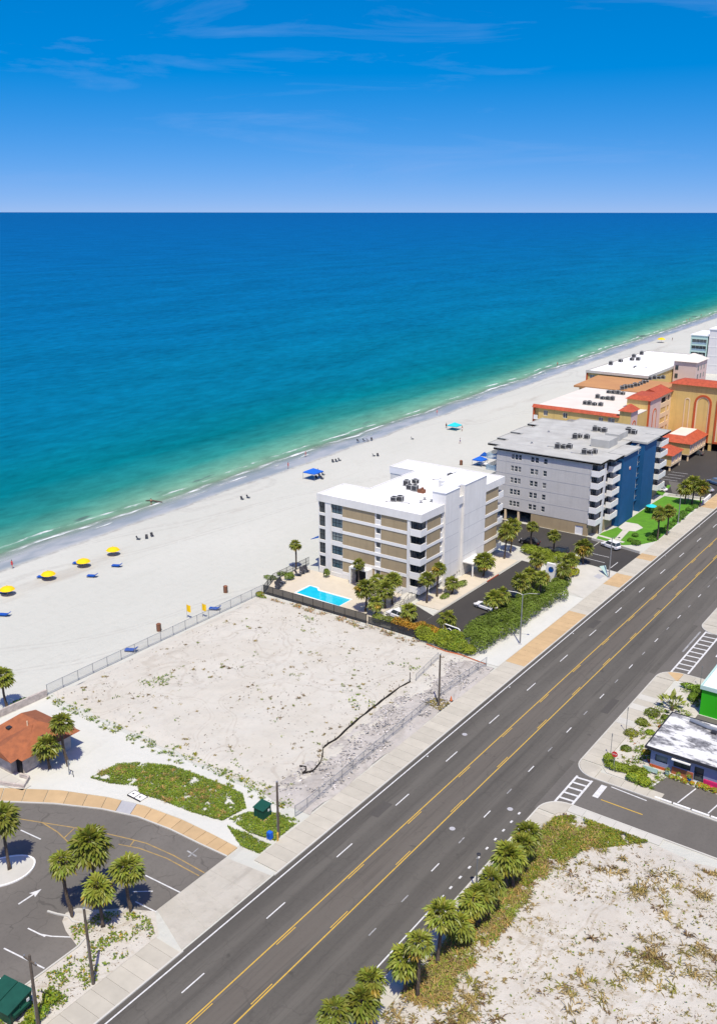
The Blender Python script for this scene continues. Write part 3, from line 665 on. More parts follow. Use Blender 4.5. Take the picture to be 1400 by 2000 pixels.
rough_lot('weedy_lot', 'weedy_sand', -38.1, 40, 0, 95.4, 130, 170, .35, .2, 'weedy sandy lot on the near side of the road')
struct(MB().sheet([(-70.6, 113.0), (-68.4, 113.0), (-67.0, 123.8), (-71.2, 123.8)], .16).build('dirt_path', 'deck', origin=(0, 0, 0)), 'tan dirt path beside the utility pole')
struct(MB().sheet([(-104, 56), (-97.3, 58.7), (-91.2, 62.4), (-85.2, 64.9), (-80, 66.4), (-74.2, 67.1), (-65.4, 67.1), (-66, 76.4), (-113, 76.4), (-113, 60)], .012).build('shell_ground', 'white_sand', origin=(0, 0, 0)), 'bright white sand around the small brown-roofed building')

# ---------------------------------------------------------------- building helpers
def P3(pl, pos, a, z, d=0.):
    return {'S': (a, pos + d, z), 'N': (a, pos - d, z), 'E': (pos - d, a, z), 'W': (pos + d, a, z)}[pl]
def fbox(b, pl, pos, a0, a1, z0, z1, d0, d1):
    """box on a facade: d is measured into the wall (negative = proud)"""
    p, q = P3(pl, pos, a0, z0, d0), P3(pl, pos, a1, z1, d1)
    return b.box(min(p[0], q[0]), max(p[0], q[0]), min(p[1], q[1]), max(p[1], q[1]), z0, z1)
WCACHE = {}
def window(parent, pl, pos, a0, a1, z0, z1, nx=2, nz=1, dep=.2, frame='white_trim', pane='glass', fw=.07, name='window'):
    """frame with mullions set back in the opening, pane as its own piece; meshes are shared between equal windows"""
    w_, h_ = round(a1 - a0, 2), round(z1 - z0, 2); key = (pl, w_, h_, nx, nz, frame, pane, fw, dep)
    base = P3(pl, pos, a0, z0, 0.); o = ORG[parent.name]; loc = (base[0] - o[0], base[1] - o[1], base[2] - o[2])
    if key not in WCACHE:
        tmp = thing('tmp', None, None)
        b = MB()
        for x in [i * (w_ - fw) / nx for i in range(nx + 1)]: fbox(b, pl, 0, x, x + fw, 0, h_, dep - .09, dep)
        for z in [i * (h_ - fw) / nz for i in range(nz + 1)]: fbox(b, pl, 0, 0, w_, z, z + fw, dep - .088, dep - .002)
        f = b.build(name, frame, tmp); g = MB()
        fbox(g, pl, 0, .01, w_ - .01, .01, h_ - .01, dep - .03, dep + .02); p = g.build('pane', pane, f)
        WCACHE[key] = (f.data, p.data)
        bpy.data.objects.remove(p); bpy.data.objects.remove(f); bpy.data.objects.remove(tmp)
    fd, pd = WCACHE[key]
    f = bpy.data.objects.new(name, fd); COL.objects.link(f); f.parent = parent; f.location = loc
    p = bpy.data.objects.new('pane', pd); COL.objects.link(p); p.parent = f
    return f
def part(parent, name, m, *boxes):
    b = MB()
    for x in boxes: b.box(*x)
    return b.build(name, m, parent)
def balcony(parent, x0, x1, y0, y1, z, h, sides, m='white_trim', t=.14, rail=None, name='balcony'):
    """slab with a solid balustrade on the listed sides"""
    b = MB(); b.box(x0, x1, y0, y1, z - .18, z)
    o = b.build(name, m, parent); r = MB()
    if 'S' in sides: r.box(x0, x1, y0 - .003, y0 + t, z - .2, z + h)
    if 'N' in sides: r.box(x0, x1, y1 - t, y1 + .003, z - .2, z + h)
    if 'E' in sides: r.box(x1 - t, x1 + .003, y0 + .002, y1 - .002, z - .2, z + h - .004)
    if 'W' in sides: r.box(x0 - .003, x0 + t, y0 + .002, y1 - .002, z - .2, z + h - .004)
    r.build('balustrade', rail or m, o)
    return o
def parapet(b, poly, z0, z1, t=.25):
    n = len(poly)
    a = sum(poly[i][0] * poly[(i + 1) % n][1] - poly[(i + 1) % n][0] * poly[i][1] for i in range(n))
    if a < 0: poly = poly[::-1]
    inn = []
    for i in range(n):
        p, c, q = Vector(poly[i - 1]), Vector(poly[i]), Vector(poly[(i + 1) % n])
        d1, d2 = (c - p).normalized(), (q - c).normalized(); n1, n2 = Vector((-d1.y, d1.x)), Vector((-d2.y, d2.x))
        bis = (n1 + n2); inn.append(tuple(c + bis * (t / max(.3, 1 + n1.dot(n2)))))
    vs = [(*p, z0) for p in poly] + [(*p, z1) for p in poly] + [(*p, z1) for p in inn] + [(*p, z0) for p in inn]
    fs = []
    for i in range(n):
        j = (i + 1) % n
        fs += [(i, j, n + j, n + i), (n + i, n + j, 2 * n + j, 2 * n + i), (2 * n + i, 2 * n + j, 3 * n + j, 3 * n + i)]
    return b.add(vs, fs)

# ---------------------------------------------------------------- white and tan condominium
H0 = thing('condominium', 'white condominium with tan wall panels and bright white flat roof beside the pool', 'building', (-99.3, 157.6, 0))
FL = 2.85; ZT = 15.3            # storey height, head height of the top storey
rows = [ZT - FL * k for k in range(5)]
SF, EF = 141.2, -87.3
b = MB()
sh = []
for z in rows:
    sh += [(-111.25, -109.6, z - 2.3, z), (-108.15, -105.5, z - 1.9, z - .05), (-97.55, -96.45, z - 1.25, z - .1)]
b.wall('S', SF + .2, -111.4, -89.7, 0, 16.2, sh, .35)
eh = []
for z in rows: eh += [(148.65, 149.3, z - 1.2, z - .2), (165.75, 166.4, z - 1.2, z - .2)]
b.wall('E', EF - .2, 143.4, 171.9, 1.3, 16.2, eh, .35)
b.wall('W', -111.4, SF + .2, 150, 0, 16.2); b.wall('N', 150, -111.4, -105.3, 0, 16.2); b.wall('W', -105.3, 150, 167, 0, 16.2)
b.wall('S', 167, -111.4, -105.3, 0, 16.2); b.wall('W', -111.4, 167, 174, 0, 16.2); b.wall('N', 174, -111.4, -89.7, 0, 16.2)
b.wall('E', -89.7, SF + .2, 143.4, 0, 16.2); b.wall('S', 143.4, -89.7, EF - .2, 1.3, 16.2)
b.wall('N', 171.9, -89.7, EF - .2, 1.3, 16.2); b.wall('E', -89.7, 171.9, 174, 0, 16.2)
b.wall('E', -91.5, 143.4, 171.9, 0, 1.3)
b.build('wall', 'white', H0)
part(H0, 'soffit', 'white_trim', (-91.5, EF - .2, 143.4, 171.9, 1.2, 1.3))
for y in (144.5, 149.2, 156, 162, 168.5): part(H0, 'column', 'white_trim', (-88.0, -87.55, y, y + .45, 0, 1.25))
roofp = [(-111.55, 141.1), (-87.2, 141.1), (-87.2, 174.15), (-111.55, 174.15), (-111.55, 166.9), (-105.2, 166.9), (-105.2, 150.1), (-111.55, 150.1)]
r_ = MB(); r_.prism(roofp, ZT + .08, 16.62); ro = r_.build('roof', 'roof_white', H0)
p_ = MB(); parapet(p_, [(x + (.004 if x > -100 else -.004), y + (.004 if y > 160 or 149 < y < 151 else -.004)) for x, y in roofp], ZT + .06, 16.92, .22); p_.build('parapet', 'white', ro)
tw = MB(); tw.box(-90.0, -87.0, 149.5, 154.7, 1.3, 19.0); tw.box(-91.2, -88.0, 154.7, 156.7, 1.3, 18.8); tw.box(-93.0, -87.0, 156.7, 165.6, 0, 19.0)
tw.box(-87.6, -87.0, 149.5, 150.0, 0, 1.3); tw.box(-87.6, -87.0, 154.2, 154.7, 0, 1.3)
t_ = tw.build('stair_tower', 'white', H0)
part(t_, 'tower_roof', 'roof_white', (-90.15, -86.9, 149.35, 154.69, 19.0, 19.12), (-93.1, -86.9, 156.71, 165.7, 19.0, 19.12), (-91.3, -87.9, 154.71, 156.69, 18.8, 19.06))
for z in rows:
    for y0, y1 in ((149.5, 154.7), (156.7, 165.6)): fb = MB(); fbox(fb, 'E', -87.0, y0 + .01, y1 - .01, z - 2.55, z - 2.5, -.012, .02); fb.build('joint', 'concrete_grey', t_)
    for k, (a0, a1) in enumerate(((-105.4, -97.75), (-96.3, -90.35))): fb = MB(); fbox(fb, 'S', SF + .2, a0, a1, z - 2.2, z, -.06, .05); fb.build('panel', 'tan', H0)
    for a0, a1 in ((143.6, 148.5), (166.5, 171.8)): fb = MB(); fbox(fb, 'E', EF - .2, a0, a1, z - 2.2, z, -.06, .05); fb.build('panel', 'tan', H0)
    fb = MB(); fbox(fb, 'S', SF + .2, -105.42, -90.33, z - 2.83, z - 2.22, -.16, .05); fb.build('band', 'white_trim', H0)
    fb = MB(); fbox(fb, 'E', EF - .2, 143.5, 149.45, z - 2.83, z - 2.22, -.16, .05); fb.build('band', 'white_trim', H0)
    fb = MB(); fbox(fb, 'E', EF - .2, 165.62, 171.85, z - 2.83, z - 2.22, -.16, .05); fb.build('band', 'white_trim', H0)
    window(H0, 'S', SF + .2, -111.25, -109.6, z - 2.3, z, 2, 2, .3, 'black_metal', 'glass')
    window(H0, 'S', SF + .2, -108.15, -105.5, z - 1.9, z - .05, 3, 2, .25, 'black_metal', 'glass_blue', .05)
    window(H0, 'S', SF + .2, -97.55, -96.45, z - 1.25, z - .1, 1, 1, .25, 'white_trim', 'glass')
    for a in (148.65, 165.75): window(H0, 'E', EF - .2, a, a + .65, z - 1.2, z - .2, 1, 1, .25, 'white_trim', 'glass')
    # corner balconies: glazed back walls behind a white balustrade
    window(H0, 'E', -89.7, 141.6, 143.3, z - 2.2, z - .05, 2, 1, -.02, 'black_metal', 'glass', name='balcony_door')
    window(H0, 'S', 143.4, -89.5, -87.6, z - 2.2, z - .05, 2, 1, -.02, 'black_metal', 'glass', name='balcony_door')
    balcony(H0, -89.68, EF, SF, 143.38, z - 2.65, 1.15, 'SE')
    window(H0, 'E', -89.7, 172.1, 173.8, z - 2.2, z - .05, 2, 1, -.02, 'black_metal', 'glass', name='balcony_door')
    balcony(H0, -89.68, EF, 171.92, 174.0, z - 2.65, 1.15, 'EN')
for a0, a1 in ((-109.58, -108.2), (-90.3, -89.72)):
    fb = MB(); fbox(fb, 'S', SF + .2, a0, a1, 0, ZT + .07, -.2, .05); fb.build('pilaster', 'white', H0)
part(H0, 'plinth', 'white', (-108.2, -90.3, 141.25, 141.38, 0, 1.05))
en = part(H0, 'entrance_porch', 'white', (-102.6, -102.2, 139.6, 141.35, 0, 3.6), (-98.6, -98.2, 139.6, 141.35, 0, 3.6), (-102.6, -98.2, 139.6, 141.35, 3.602, 3.9))
part(en, 'doorway', 'dark', (-102.1, -98.7, 141.2, 141.33, 0, 3.5))
ca = part(H0, 'entrance_canopy', 'white_trim', (-87.2, -84.6, 156.8, 162.2, 2.9, 3.15), (-84.95, -84.7, 157.0, 157.25, 0, 2.9), (-84.95, -84.7, 161.8, 162.05, 0, 2.9))
aw = MB(); aw.add([(-111.5, 141.3, 7.6), (-113.2, 141.0, 7.0), (-113.2, 143.4, 7.0), (-111.5, 143.6, 7.6), (-111.5, 141.3, 7.5), (-113.2, 141.0, 6.9), (-113.2, 143.4, 6.9), (-111.5, 143.6, 7.5)],
                 [(0, 1, 2, 3), (7, 6, 5, 4), (0, 4, 5, 1), (1, 5, 6, 2), (2, 6, 7, 3), (3, 7, 4, 0)]); aw.build('awning', 'sign_blue', H0)
# stair down to the parking court
stp = thing('outdoor_stair', 'white concrete stair with rails between the pool court and the parking', 'stair', (-88.6, 138.2, 0))
for k in range(6): MB().box(-90.0, -88.0, 135.6 + .42 * k, 136.02 + .42 * k, 0, .17 * (k + 1)).build('step', 'concrete_pale', stp)
for x in (-90.05, -87.95):
    rb = MB(); rb.path([(x, 135.4, .95), (x, 138.2, 2.0), (x, 139.6, 2.0)], .035, 6)
    for y, z in ((135.5, 0), (136.9, .4), (138.2, 1.0), (139.5, 1.0)): rb.tube((x, y, z), (x, y, z + 1.0), .03, n=6)
    rb.build('handrail', 'black_metal', stp)
part(stp, 'landing', 'concrete_pale', (-90.0, -88.0, 138.13, 141.0, 0, 1.02))

# ---------------------------------------------------------------- grey and blue condominium
G0 = thing('condominium', 'grey condominium with blue stair block and stacked white balconies', 'building', (-88, 214, 0))
GS, GE = 194.5, -74.7
gw = MB(); gr = [(15.05, 16.35), (12.25, 13.55), (9.4, 10.7), (6.6, 7.9), (3.75, 5.05)]
gwins = [(-96.0, -95.25), (-95.05, -94.3), (-94.15, -93.4), (-91.05, -90.2), (-89.95, -89.1), (-87.85, -86.95)]
gw.wall('S', GS, -99.8, GE - 1.6, 2.9, 16.9, [(a0, a1, z0, z1) for z0, z1 in gr for a0, a1 in gwins], .22)
gw.wall('E', GE, 197.6, 233.5, 2.9, 16.9, [(199.2, 203.6, z0 - .6, z1 + .2) for z0, z1 in gr], .9)
gw.wall('E', GE - 1.6, GS, 197.6, 2.9, 16.9); gw.wall('S', 197.6, GE - 1.6, GE, 2.9, 16.9)
gw.wall('W', -99.8, GS, 236, 2.9, 16.9); gw.wall('N', 236, -99.8, GE, 2.9, 16.9); gw.wall('E', GE, 233.5, 236, 2.9, 16.9)
gw.build('wall', 'grey_wall', G0)
base = MB(); base.wall('S', GS + .06, -90.3, GE - 1.6, 0, 2.9, [(-79.3, -77.4, 0, 2.1)], .2); base.wall('E', GE - .06, 197.6, 236, 0, 2.9); base.wall('S', 197.6, GE - 1.6, GE - .06, 0, 2.9)
base.wall('E', GE - 1.66, GS + .06, 197.6, 0, 2.9); base.wall('W', -90.3, GS + .06, 236, 0, 2.9); base.wall('S', 210, -99.8, -90.3, 0, 2.9)
base.build('base_wall', 'tan', G0)
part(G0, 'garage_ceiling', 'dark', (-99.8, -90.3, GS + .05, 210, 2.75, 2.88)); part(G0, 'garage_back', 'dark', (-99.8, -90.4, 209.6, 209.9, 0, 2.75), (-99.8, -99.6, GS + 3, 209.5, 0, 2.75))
for z in (5.85, 8.7, 11.5, 14.35): part(G0, 'floor_band', 'concrete_grey', (-99.78, GE - 1.7, GS - .03, GS + .02, z, z + .07))
for x in (-99.7, -97.2, -93.8): part(G0, 'column', 'cream', (x, x + .45, GS + .1, GS + .55, 0, 2.75))
window(G0, 'S', GS + .06, -79.3, -77.4, 0, 2.1, 1, 1, .18, 'white_trim', 'car_white', name='door')
for z0, z1 in gr:
    for k, (a0, a1) in enumerate(gwins): window(G0, 'S', GS, a0, a1, z0, z1, 1, 2, .16, 'white_trim', 'glass', .035)
    window(G0, 'E', GE, 199.2, 203.6, z0 - .6, z1 + .2, 3, 1, .85, 'black_metal', 'glass', name='balcony_door')
    window(G0, 'E', GE - 1.6, 194.8, 197.4, z0 - .6, z1 + .2, 2, 1, -.03, 'black_metal', 'glass', name='balcony_door')
    balcony(G0, GE - 1.58, GE + .25, GS - .25, 197.55, z0 - .75, 1.15, 'SE')
    balcony(G0, GE, GE + 1.3, 200.2, 204.6, z0 - .75, 1.15, 'SEN')
    balcony(G0, GE, GE + 1.9, 230.3, 235.6, z0 - .75, 1.15, 'SEN')
    window(G0, 'E', GE, 230.6, 235.3, z0 - .6, z1 + .2, 3, 1, -.03, 'black_metal', 'glass', name='balcony_door')
    for y0, dx in ((195.4, 3.2), (203.5, 4.2), (212, 4.6)):
        bal = balcony(G0, -99.8 - dx, -99.8, y0, y0 + 5.6, z0 - .75, 1.05, 'SWN', rail='glass_rail')
        window(G0, 'W', -99.8, y0 + .4, y0 + 5.2, z0 - .6, z1 + .2, 3, 1, -.03, 'black_metal', 'glass_blue', name='balcony_door')
for y in (205.6,): part(G0, 'corner_pier', 'pale_wall', (GE - .3, GE + .12, 197.6, 198.9, 0, 16.85), (GE - .3, GE + .12, 228.0, 230.0, 0, 16.85))
bl = MB(); bl.box(-80, -73.1, 205.2, 214.4, 0, 16.9); bl.box(-80, -73.3, 219.4, 227.9, 0, 16.95); bl.box(-80, -76.2, 214.4, 219.4, 0, 16.4)
bo = bl.build('stair_block', 'blue_wall', G0)
part(bo, 'stairwell_shade', 'dark', (-76.25, -76.05, 215.2, 218.8, .5, 16.1))  # dark sheet painted for the shade inside the open stair
for z0, z1 in gr:
    part(bo, 'landing', 'blue_wall', (-76.0, -74.2, 214.42, 219.38, z0 - .95, z0 - .75)); part(bo, 'handrail', 'grey_metal', (-74.3, -74.22, 214.42, 219.38, z0 + .2, z0 + .28))
em = MB(); em.tube((-73.1, 209.6, 13.2), (-73.0, 209.6, 13.2), .42, n=16); em.build('emblem', 'pink', bo)
em = MB(); em.tube((-73.02, 209.75, 13.0), (-72.97, 209.75, 13.0), .25, n=12); em.build('emblem', 'sign_red', bo)
gp = [(-100.5, 194.0), (-74.1, 194.0), (-74.1, 198.9), (-72.9, 198.9), (-72.9, 204.6), (-76.5, 204.6), (-76.5, 214.6), (-76.5, 214.6), (-76.5, 219), (-76.5, 228.6), (-72.6, 228.6), (-72.6, 236.2),
      (-97, 236.2), (-97, 231), (-105.5, 231), (-105.5, 222), (-102.5, 222), (-102.5, 219.2), (-104.8, 219.2), (-104.8, 211), (-101.5, 211), (-101.5, 209.6), (-104.4, 209.6), (-104.4, 203.2), (-101.5, 203.2), (-101.5, 201.6), (-103.6, 201.6), (-103.6, 197.0), (-100.5, 197.0)]
gp = [p for i, p in enumerate(gp) if p != gp[i - 1]]
rr = MB(); rr.prism(gp, 16.92, 17.3); gro = rr.build('roof', 'grey_roof', G0)
pp = MB(); pp.box(-80.5, -72.6, 204.9, 214.6, 16.95, 17.35); pp.box(-80.5, -72.7, 219.2, 228.3, 17.0, 17.45); pp.box(-82.5, -78, 208.2, 213.6, 17.3, 19.2); pp.box(-82.5, -79, 217, 223, 17.3, 18.9)
pp.build('stair_roof', 'grey_roof', gro)
for y in (200.5, 207.3, 216.2, 224.8): part(gro, 'seam', 'concrete_grey', (-99.9, -83.2, y, y + .09, 17.3, 17.325))
ed = MB(); parapet(ed, gp, 16.9, 17.46, .18); ed.build('roof_edge', 'grey_roof', gro)

# ---------------------------------------------------------------- yellow hotel, a row of linked blocks
Y0 = thing('hotel', 'yellow hotel with terracotta trim and tall arches behind the grey condominium', 'building', (-100, 275, 0))
def arch(b, pl, pos, a0, a1, z0, z1, t, d0, d1, n=10):
    """raised round-headed border"""
    r = (a1 - a0) / 2; cx = (a0 + a1) / 2; zc = z1 - r; o = []; i_ = []
    o.append((a0, z0)); i_.append((a0 + t, z0))
    for k in range(n + 1):
        a = math.pi - math.pi * k / n; o.append((cx + r * math.cos(a), zc + r * math.sin(a))); i_.append((cx + (r - t) * math.cos(a), zc + (r - t) * math.sin(a)))
    o.append((a1, z0)); i_.append((a1 - t, z0)); m = len(o); vs = []
    for d in (d0, d1):
        for a, z in o: vs.append(P3(pl, pos, a, z, d))
        for a, z in i_: vs.append(P3(pl, pos, a, z, d))
    fs = []
    for k in range(m - 1):
        fs += [(k, k + 1, m + k + 1, m + k), (2 * m + k + 1, 2 * m + k, 3 * m + k, 3 * m + k + 1), (k + 1, k, 2 * m + k, 2 * m + k + 1), (m + k, m + k + 1, 3 * m + k + 1, 3 * m + k)]
    return b.add(vs, fs)
HS = 258.0
yw = MB(); yh = [(-117.6, -116.2, z, z + 1.6) for z in (12.0, 9.2, 6.4)] + [(-111.4, -110.0, z, z + 1.6) for z in (12.0, 9.2)] + [(-100.4, -99.0, z, z + 1.6) for z in (12.0, 9.2)] + [(-97.6, -95.6, z, z + 1.9) for z in (11.9, 9.0)]
yw.wall('S', HS, -119.2, -94.3, 0, 14.2, yh, .25); yw.wall('W', -120.6, HS + .5, 297, 0, 14.2); yw.wall('N', 297, -120.6, -97, 0, 14.2); yw.wall('S', HS + .5, -120.6, -119.2, 0, 14.2)
yw.wall('E', -91.0, HS + 5, 292, 0, 14.4); yw.build('wall', 'yellow', Y0)
for h in yh: window(Y0, 'S', HS, h[0], h[1], h[2], h[3], 2, 1, .2, 'white_trim', 'glass')
part(Y0, 'corner_post', 'orange_trim', (-121.0, -120.5, HS - .1, HS + .4, 0, 14.2))
for z in (10.9, 8.1): balcony(Y0, -120.5, -119.2, HS - .6, HS + 1.0, z, 1.1, 'S')
part(Y0, 'flat_roof', 'cream_roof', (-120.8, -97.6, HS + .2, 297, 14.3, 14.5), (-97.6, -94.6, HS + .2, 271.9, 14.29, 14.49), (-94.6, -91.2, HS + 5.3, 271.9, 14.32, 14.52))
st_ = MB(); st_.add([(-121.2, HS - .5, 14.2), (-94.2, HS - .5, 14.2), (-94.2, HS + .4, 15.1), (-121.2, HS + .4, 15.1), (-121.2, HS + .6, 14.2), (-94.2, HS + .6, 14.2)], [(0, 1, 2, 3), (3, 2, 5, 4), (0, 3, 4), (1, 5, 2), (0, 4, 5, 1)])
st_.build('tile_coping', 'terracotta', Y0)
def hip(parent, x0, x1, y0, y1, z0, z1, inset, m='terracotta', over=.5, name='tile_roof', flat=True):
    b = MB(); X0, X1, Y0_, Y1_ = x0 - over, x1 + over, y0 - over, y1 + over; i = inset
    b.add([(X0, Y0_, z0), (X1, Y0_, z0), (X1, Y1_, z0), (X0, Y1_, z0), (X0 + i, Y0_ + i, z1), (X1 - i, Y0_ + i, z1), (X1 - i, Y1_ - i, z1), (X0 + i, Y1_ - i, z1)],
          [(0, 1, 5, 4), (1, 2, 6, 5), (2, 3, 7, 6), (3, 0, 4, 7), (4, 5, 6, 7), (3, 2, 1, 0)])
    return b.build(name, m, parent)
def block(parent, x0, x1, y0, y1, z0, z1, south, east):
    b = MB(); b.wall('S', y0, x0, x1, z0, z1); b.wall('N', y1, x0, x1, z0, z1); b.wall('W', x0, y0, y1, z0, z1); b.build('wall', south, parent)
    e = MB(); e.wall('E', x1, y0, y1, z0, z1); e.build('wall', east, parent)
block(Y0, -94.25, -90.9, HS - .1, 263.2, 0, 16.2, 'yellow', 'pink'); hip(Y0, -94.25, -90.9, HS - .1, 263.2, 16.2, 17.8, 2.0)
ab = MB(); arch(ab, 'E', -90.9, 259.3, 261.9, 6.5, 13.4, .35, -.12, .02); ab.build('arch_trim', 'orange_trim', Y0); ab = MB(); arch(ab, 'E', -90.9, 259.65, 261.55, 6.5, 13.05, .3, -.07, .02); ab.build('arch_trim', 'cream', Y0)
block(Y0, -97.5, -90.7, 272, 282.0, 0, 17.2, 'yellow', 'pink'); hip(Y0, -97.5, -90.7, 272, 282.0, 17.2, 18.3, 1.6)
part(Y0, 'corner_post', 'orange_trim', (-91.1, -90.6, 271.9, 272.5, 0, 17.15))
ab = MB(); arch(ab, 'E', -90.7, 275.4, 278.8, 5.5, 14.2, .35, -.12, .02); ab.build('arch_trim', 'orange_trim', Y0); ab = MB(); arch(ab, 'E', -90.7, 275.75, 278.45, 5.5, 13.85, .35, -.07, .02); ab.build('arch_trim', 'cream', Y0)
wh = [(283.0, 287.6, z, z + 1.7) for z in (14.6, 11.5, 8.4, 5.3)] + [(288.8, 290.6, z, z + 1.7) for z in (14.6, 11.5, 8.4, 5.3)]
ww = MB(); ww.wall('E', -90.85, 282, 292, 3, 17.4, wh, .6); ww.build('wall', 'cream', Y0)
for h in wh: window(Y0, 'E', -90.85, h[0], h[1], h[2], h[3], 2, 1, .5, 'black_metal', 'dark', name='balcony_door')  # near-black panes put the shade of the openings into colour
wr_ = MB(); wr_.add([(-90.2, 281.9, 17.3), (-90.2, 292.2, 17.3), (-94.5, 292.2, 18.9), (-94.5, 281.9, 18.9), (-97, 281.9, 17.3), (-97, 292.2, 17.3)], [(0, 1, 2, 3), (3, 2, 5, 4), (0, 3, 4), (1, 5, 2), (0, 4, 5, 1)]); wr_.build('tile_roof', 'terracotta', Y0)
# arched front block
af = MB(); af.wall('S', 292, -91, -60, 2.4, 19.6); af.wall('E', -60, 292, 299, 2.4, 19.6); af.wall('W', -91, 292, 299, 0, 19.6); af.wall('N', 299, -91, -60, 0, 19.6); af.build('wall', 'yellow', Y0)
for x in (-87.5, -82.5, -78.2, -73, -68, -63): part(Y0, 'column', 'yellow', (x, x + .9, 292.2, 293.1, 0, 2.4))
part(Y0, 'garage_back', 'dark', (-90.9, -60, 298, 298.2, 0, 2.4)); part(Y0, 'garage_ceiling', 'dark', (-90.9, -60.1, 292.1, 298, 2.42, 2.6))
for a0, a1, z1 in ((-83.6, -78.4, 17.0), (-77.0, -71.4, 18.2), (-70.4, -65.4, 17.6)):
    ab = MB(); arch(ab, 'S', 292, a0, a1, 3.0, z1, .6, -.25, .02); fbox(ab, 'S', 292, a0, a1, 2.5, 3.05, -.25, .02); ab.build('arch_trim', 'orange_trim', Y0)
    ab = MB(); arch(ab, 'S', 292, a0 + .6, a1 - .6, 3.1, z1 - .6, .35, -.12, .02); ab.build('arch_trim', 'cream', Y0)
ab = MB(); arch(ab, 'S', 292, -86.6, -84.9, 4.5, 15.6, .3, -.12, .02); ab.build('arch_trim', 'cream', Y0)
hip(Y0, -91, -60, 292, 299, 19.6, 20.9, 3.2, over=.8)
# beige roof and cream walls farther back
bb = MB(); bb.add([(-125.2, 297.3, 14.7), (-97.2, 297.3, 14.7), (-97.2, 318, 15.3), (-125.2, 318, 15.3), (-125.2, 297.3, 14.1), (-97.2, 297.3, 14.1), (-97.2, 318, 14.1), (-125.2, 318, 14.1)], [(0, 1, 2, 3), (4, 5, 1, 0), (5, 6, 2, 1), (6, 7, 3, 2), (7, 4, 0, 3)])
bb.build('beige_roof', 'beige_roof', Y0); part(Y0, 'back_wall', 'yellow', (-123.5, -97.6, 298, 317.6, 0, 14.05))
BW = thing('hotel', 'yellow hotel block with white rooftop and pink tower at the far end', 'building', (-118, 348, 0))
fh = [(a, a + 1.8, z, z + 1.7) for a in (-128.6, -125.6, -123.4) for z in (13.3, 10.6)]
fw_ = MB(); fw_.wall('S', 319, -129.6, -108, 0, 15.9, fh, .25); fw_.wall('W', -129.6, 319, 380, 0, 15.9); fw_.wall('E', -108, 319, 380, 0, 15.9); fw_.wall('N', 380, -129.6, -108, 0, 15.9); fw_.build('wall', 'yellow', BW)
for h in fh: window(BW, 'S', 319, h[0], h[1], h[2], h[3], 2, 1, .2, 'white_trim', 'glass_blue')
part(BW, 'corner_post', 'orange_trim', (-129.9, -129.3, 318.8, 319.4, 0, 15.9))
part(BW, 'flat_roof', 'roof_white', (-129.8, -107.8, 318.7, 380.3, 15.9, 16.2)); rp_ = MB(); parapet(rp_, [(-130.0, 318.5), (-107.6, 318.5), (-107.6, 380.5), (-130.0, 380.5)], 15.7, 16.6, .3); rp_.build('parapet', 'concrete_pale', BW)
sp_ = MB(); sp_.add([(-117, 322, 16.2), (-108.5, 322, 16.2), (-108.5, 334, 16.2), (-117, 334, 16.2), (-114, 326, 18.6)], [(0, 1, 4), (1, 2, 4), (2, 3, 4), (3, 0, 4)]); sp_.build('tent_roof', 'roof_white', BW)
PT = MB(); PT.box(-107.5, -99.5, 345, 358, 0, 18.6); pk = PT.build('tower', 'pink', BW)
hip(pk, -107.5, -99.5, 345, 358, 18.6, 20.6, 4.2, 'cream_roof', .6, 'hip_roof')
for a in (-106.9,):
    for z in (12.5, 15.5): part(pk, 'dark_window', 'glass', (a, a + 1.1, 344.9, 345.05, z, z + 1.6))
for y in (347, 350.5, 354):
    for z in (9.5, 12.5, 15.5): part(pk, 'dark_window', 'glass', (-99.55, -99.42, y, y + 1.2, z, z + 1.6))
hip(BW, -99.0, -93.5, 352, 366, 7.5, 9.5, 2.5); part(BW, 'side_wing', 'pink', (-99.4, -94, 352, 366, 0, 7.5))
TT = thing('apartment_tower', 'pale blue apartment tower with dark balcony bands beyond the hotels', 'building', (-127, 446, 0))
tb = MB(); tb.wall('S', 440, -130.6, -123.2, 0, 16.6, [(-130.2, -123.6, z, z + 2.3) for z in (12.7, 9.8, 6.9, 4.0)], 1.0); tb.wall('E', -123.2, 440, 458, 0, 16.6); tb.wall('W', -130.6, 440, 458, 0, 16.6); tb.wall('N', 458, -130.6, -123.2, 0, 16.6); tb.build('wall', 'pale_green', TT)
for z in (12.7, 9.8, 6.9, 4.0): window(TT, 'S', 440, -130.2, -123.6, z, z + 2.3, 4, 1, .95, 'white_trim', 'glass', name='balcony_door'); part(TT, 'balustrade', 'glass_rail', (-130.0, -123.8, 440.02, 440.1, z, z + .9))
part(TT, 'roof', 'roof_white', (-130.9, -122.9, 439.7, 458.3, 16.6, 17.0))
WB = thing('apartment_block', 'tall blank white apartment block at the right edge', 'building', (-116, 446, 0))
wb = MB(); wb.box(-122.6, -108, 440, 470, 0, 19.6); wo = wb.build('wall', 'pale_wall', WB); part(WB, 'roof', 'roof_white', (-122.9, -107.7, 439.7, 470.3, 19.6, 20.1))
for z in (4, 8, 12, 16): part(wo, 'band', 'white_trim', (-122.65, -107.95, 439.93, 440.1, z, z + .35))
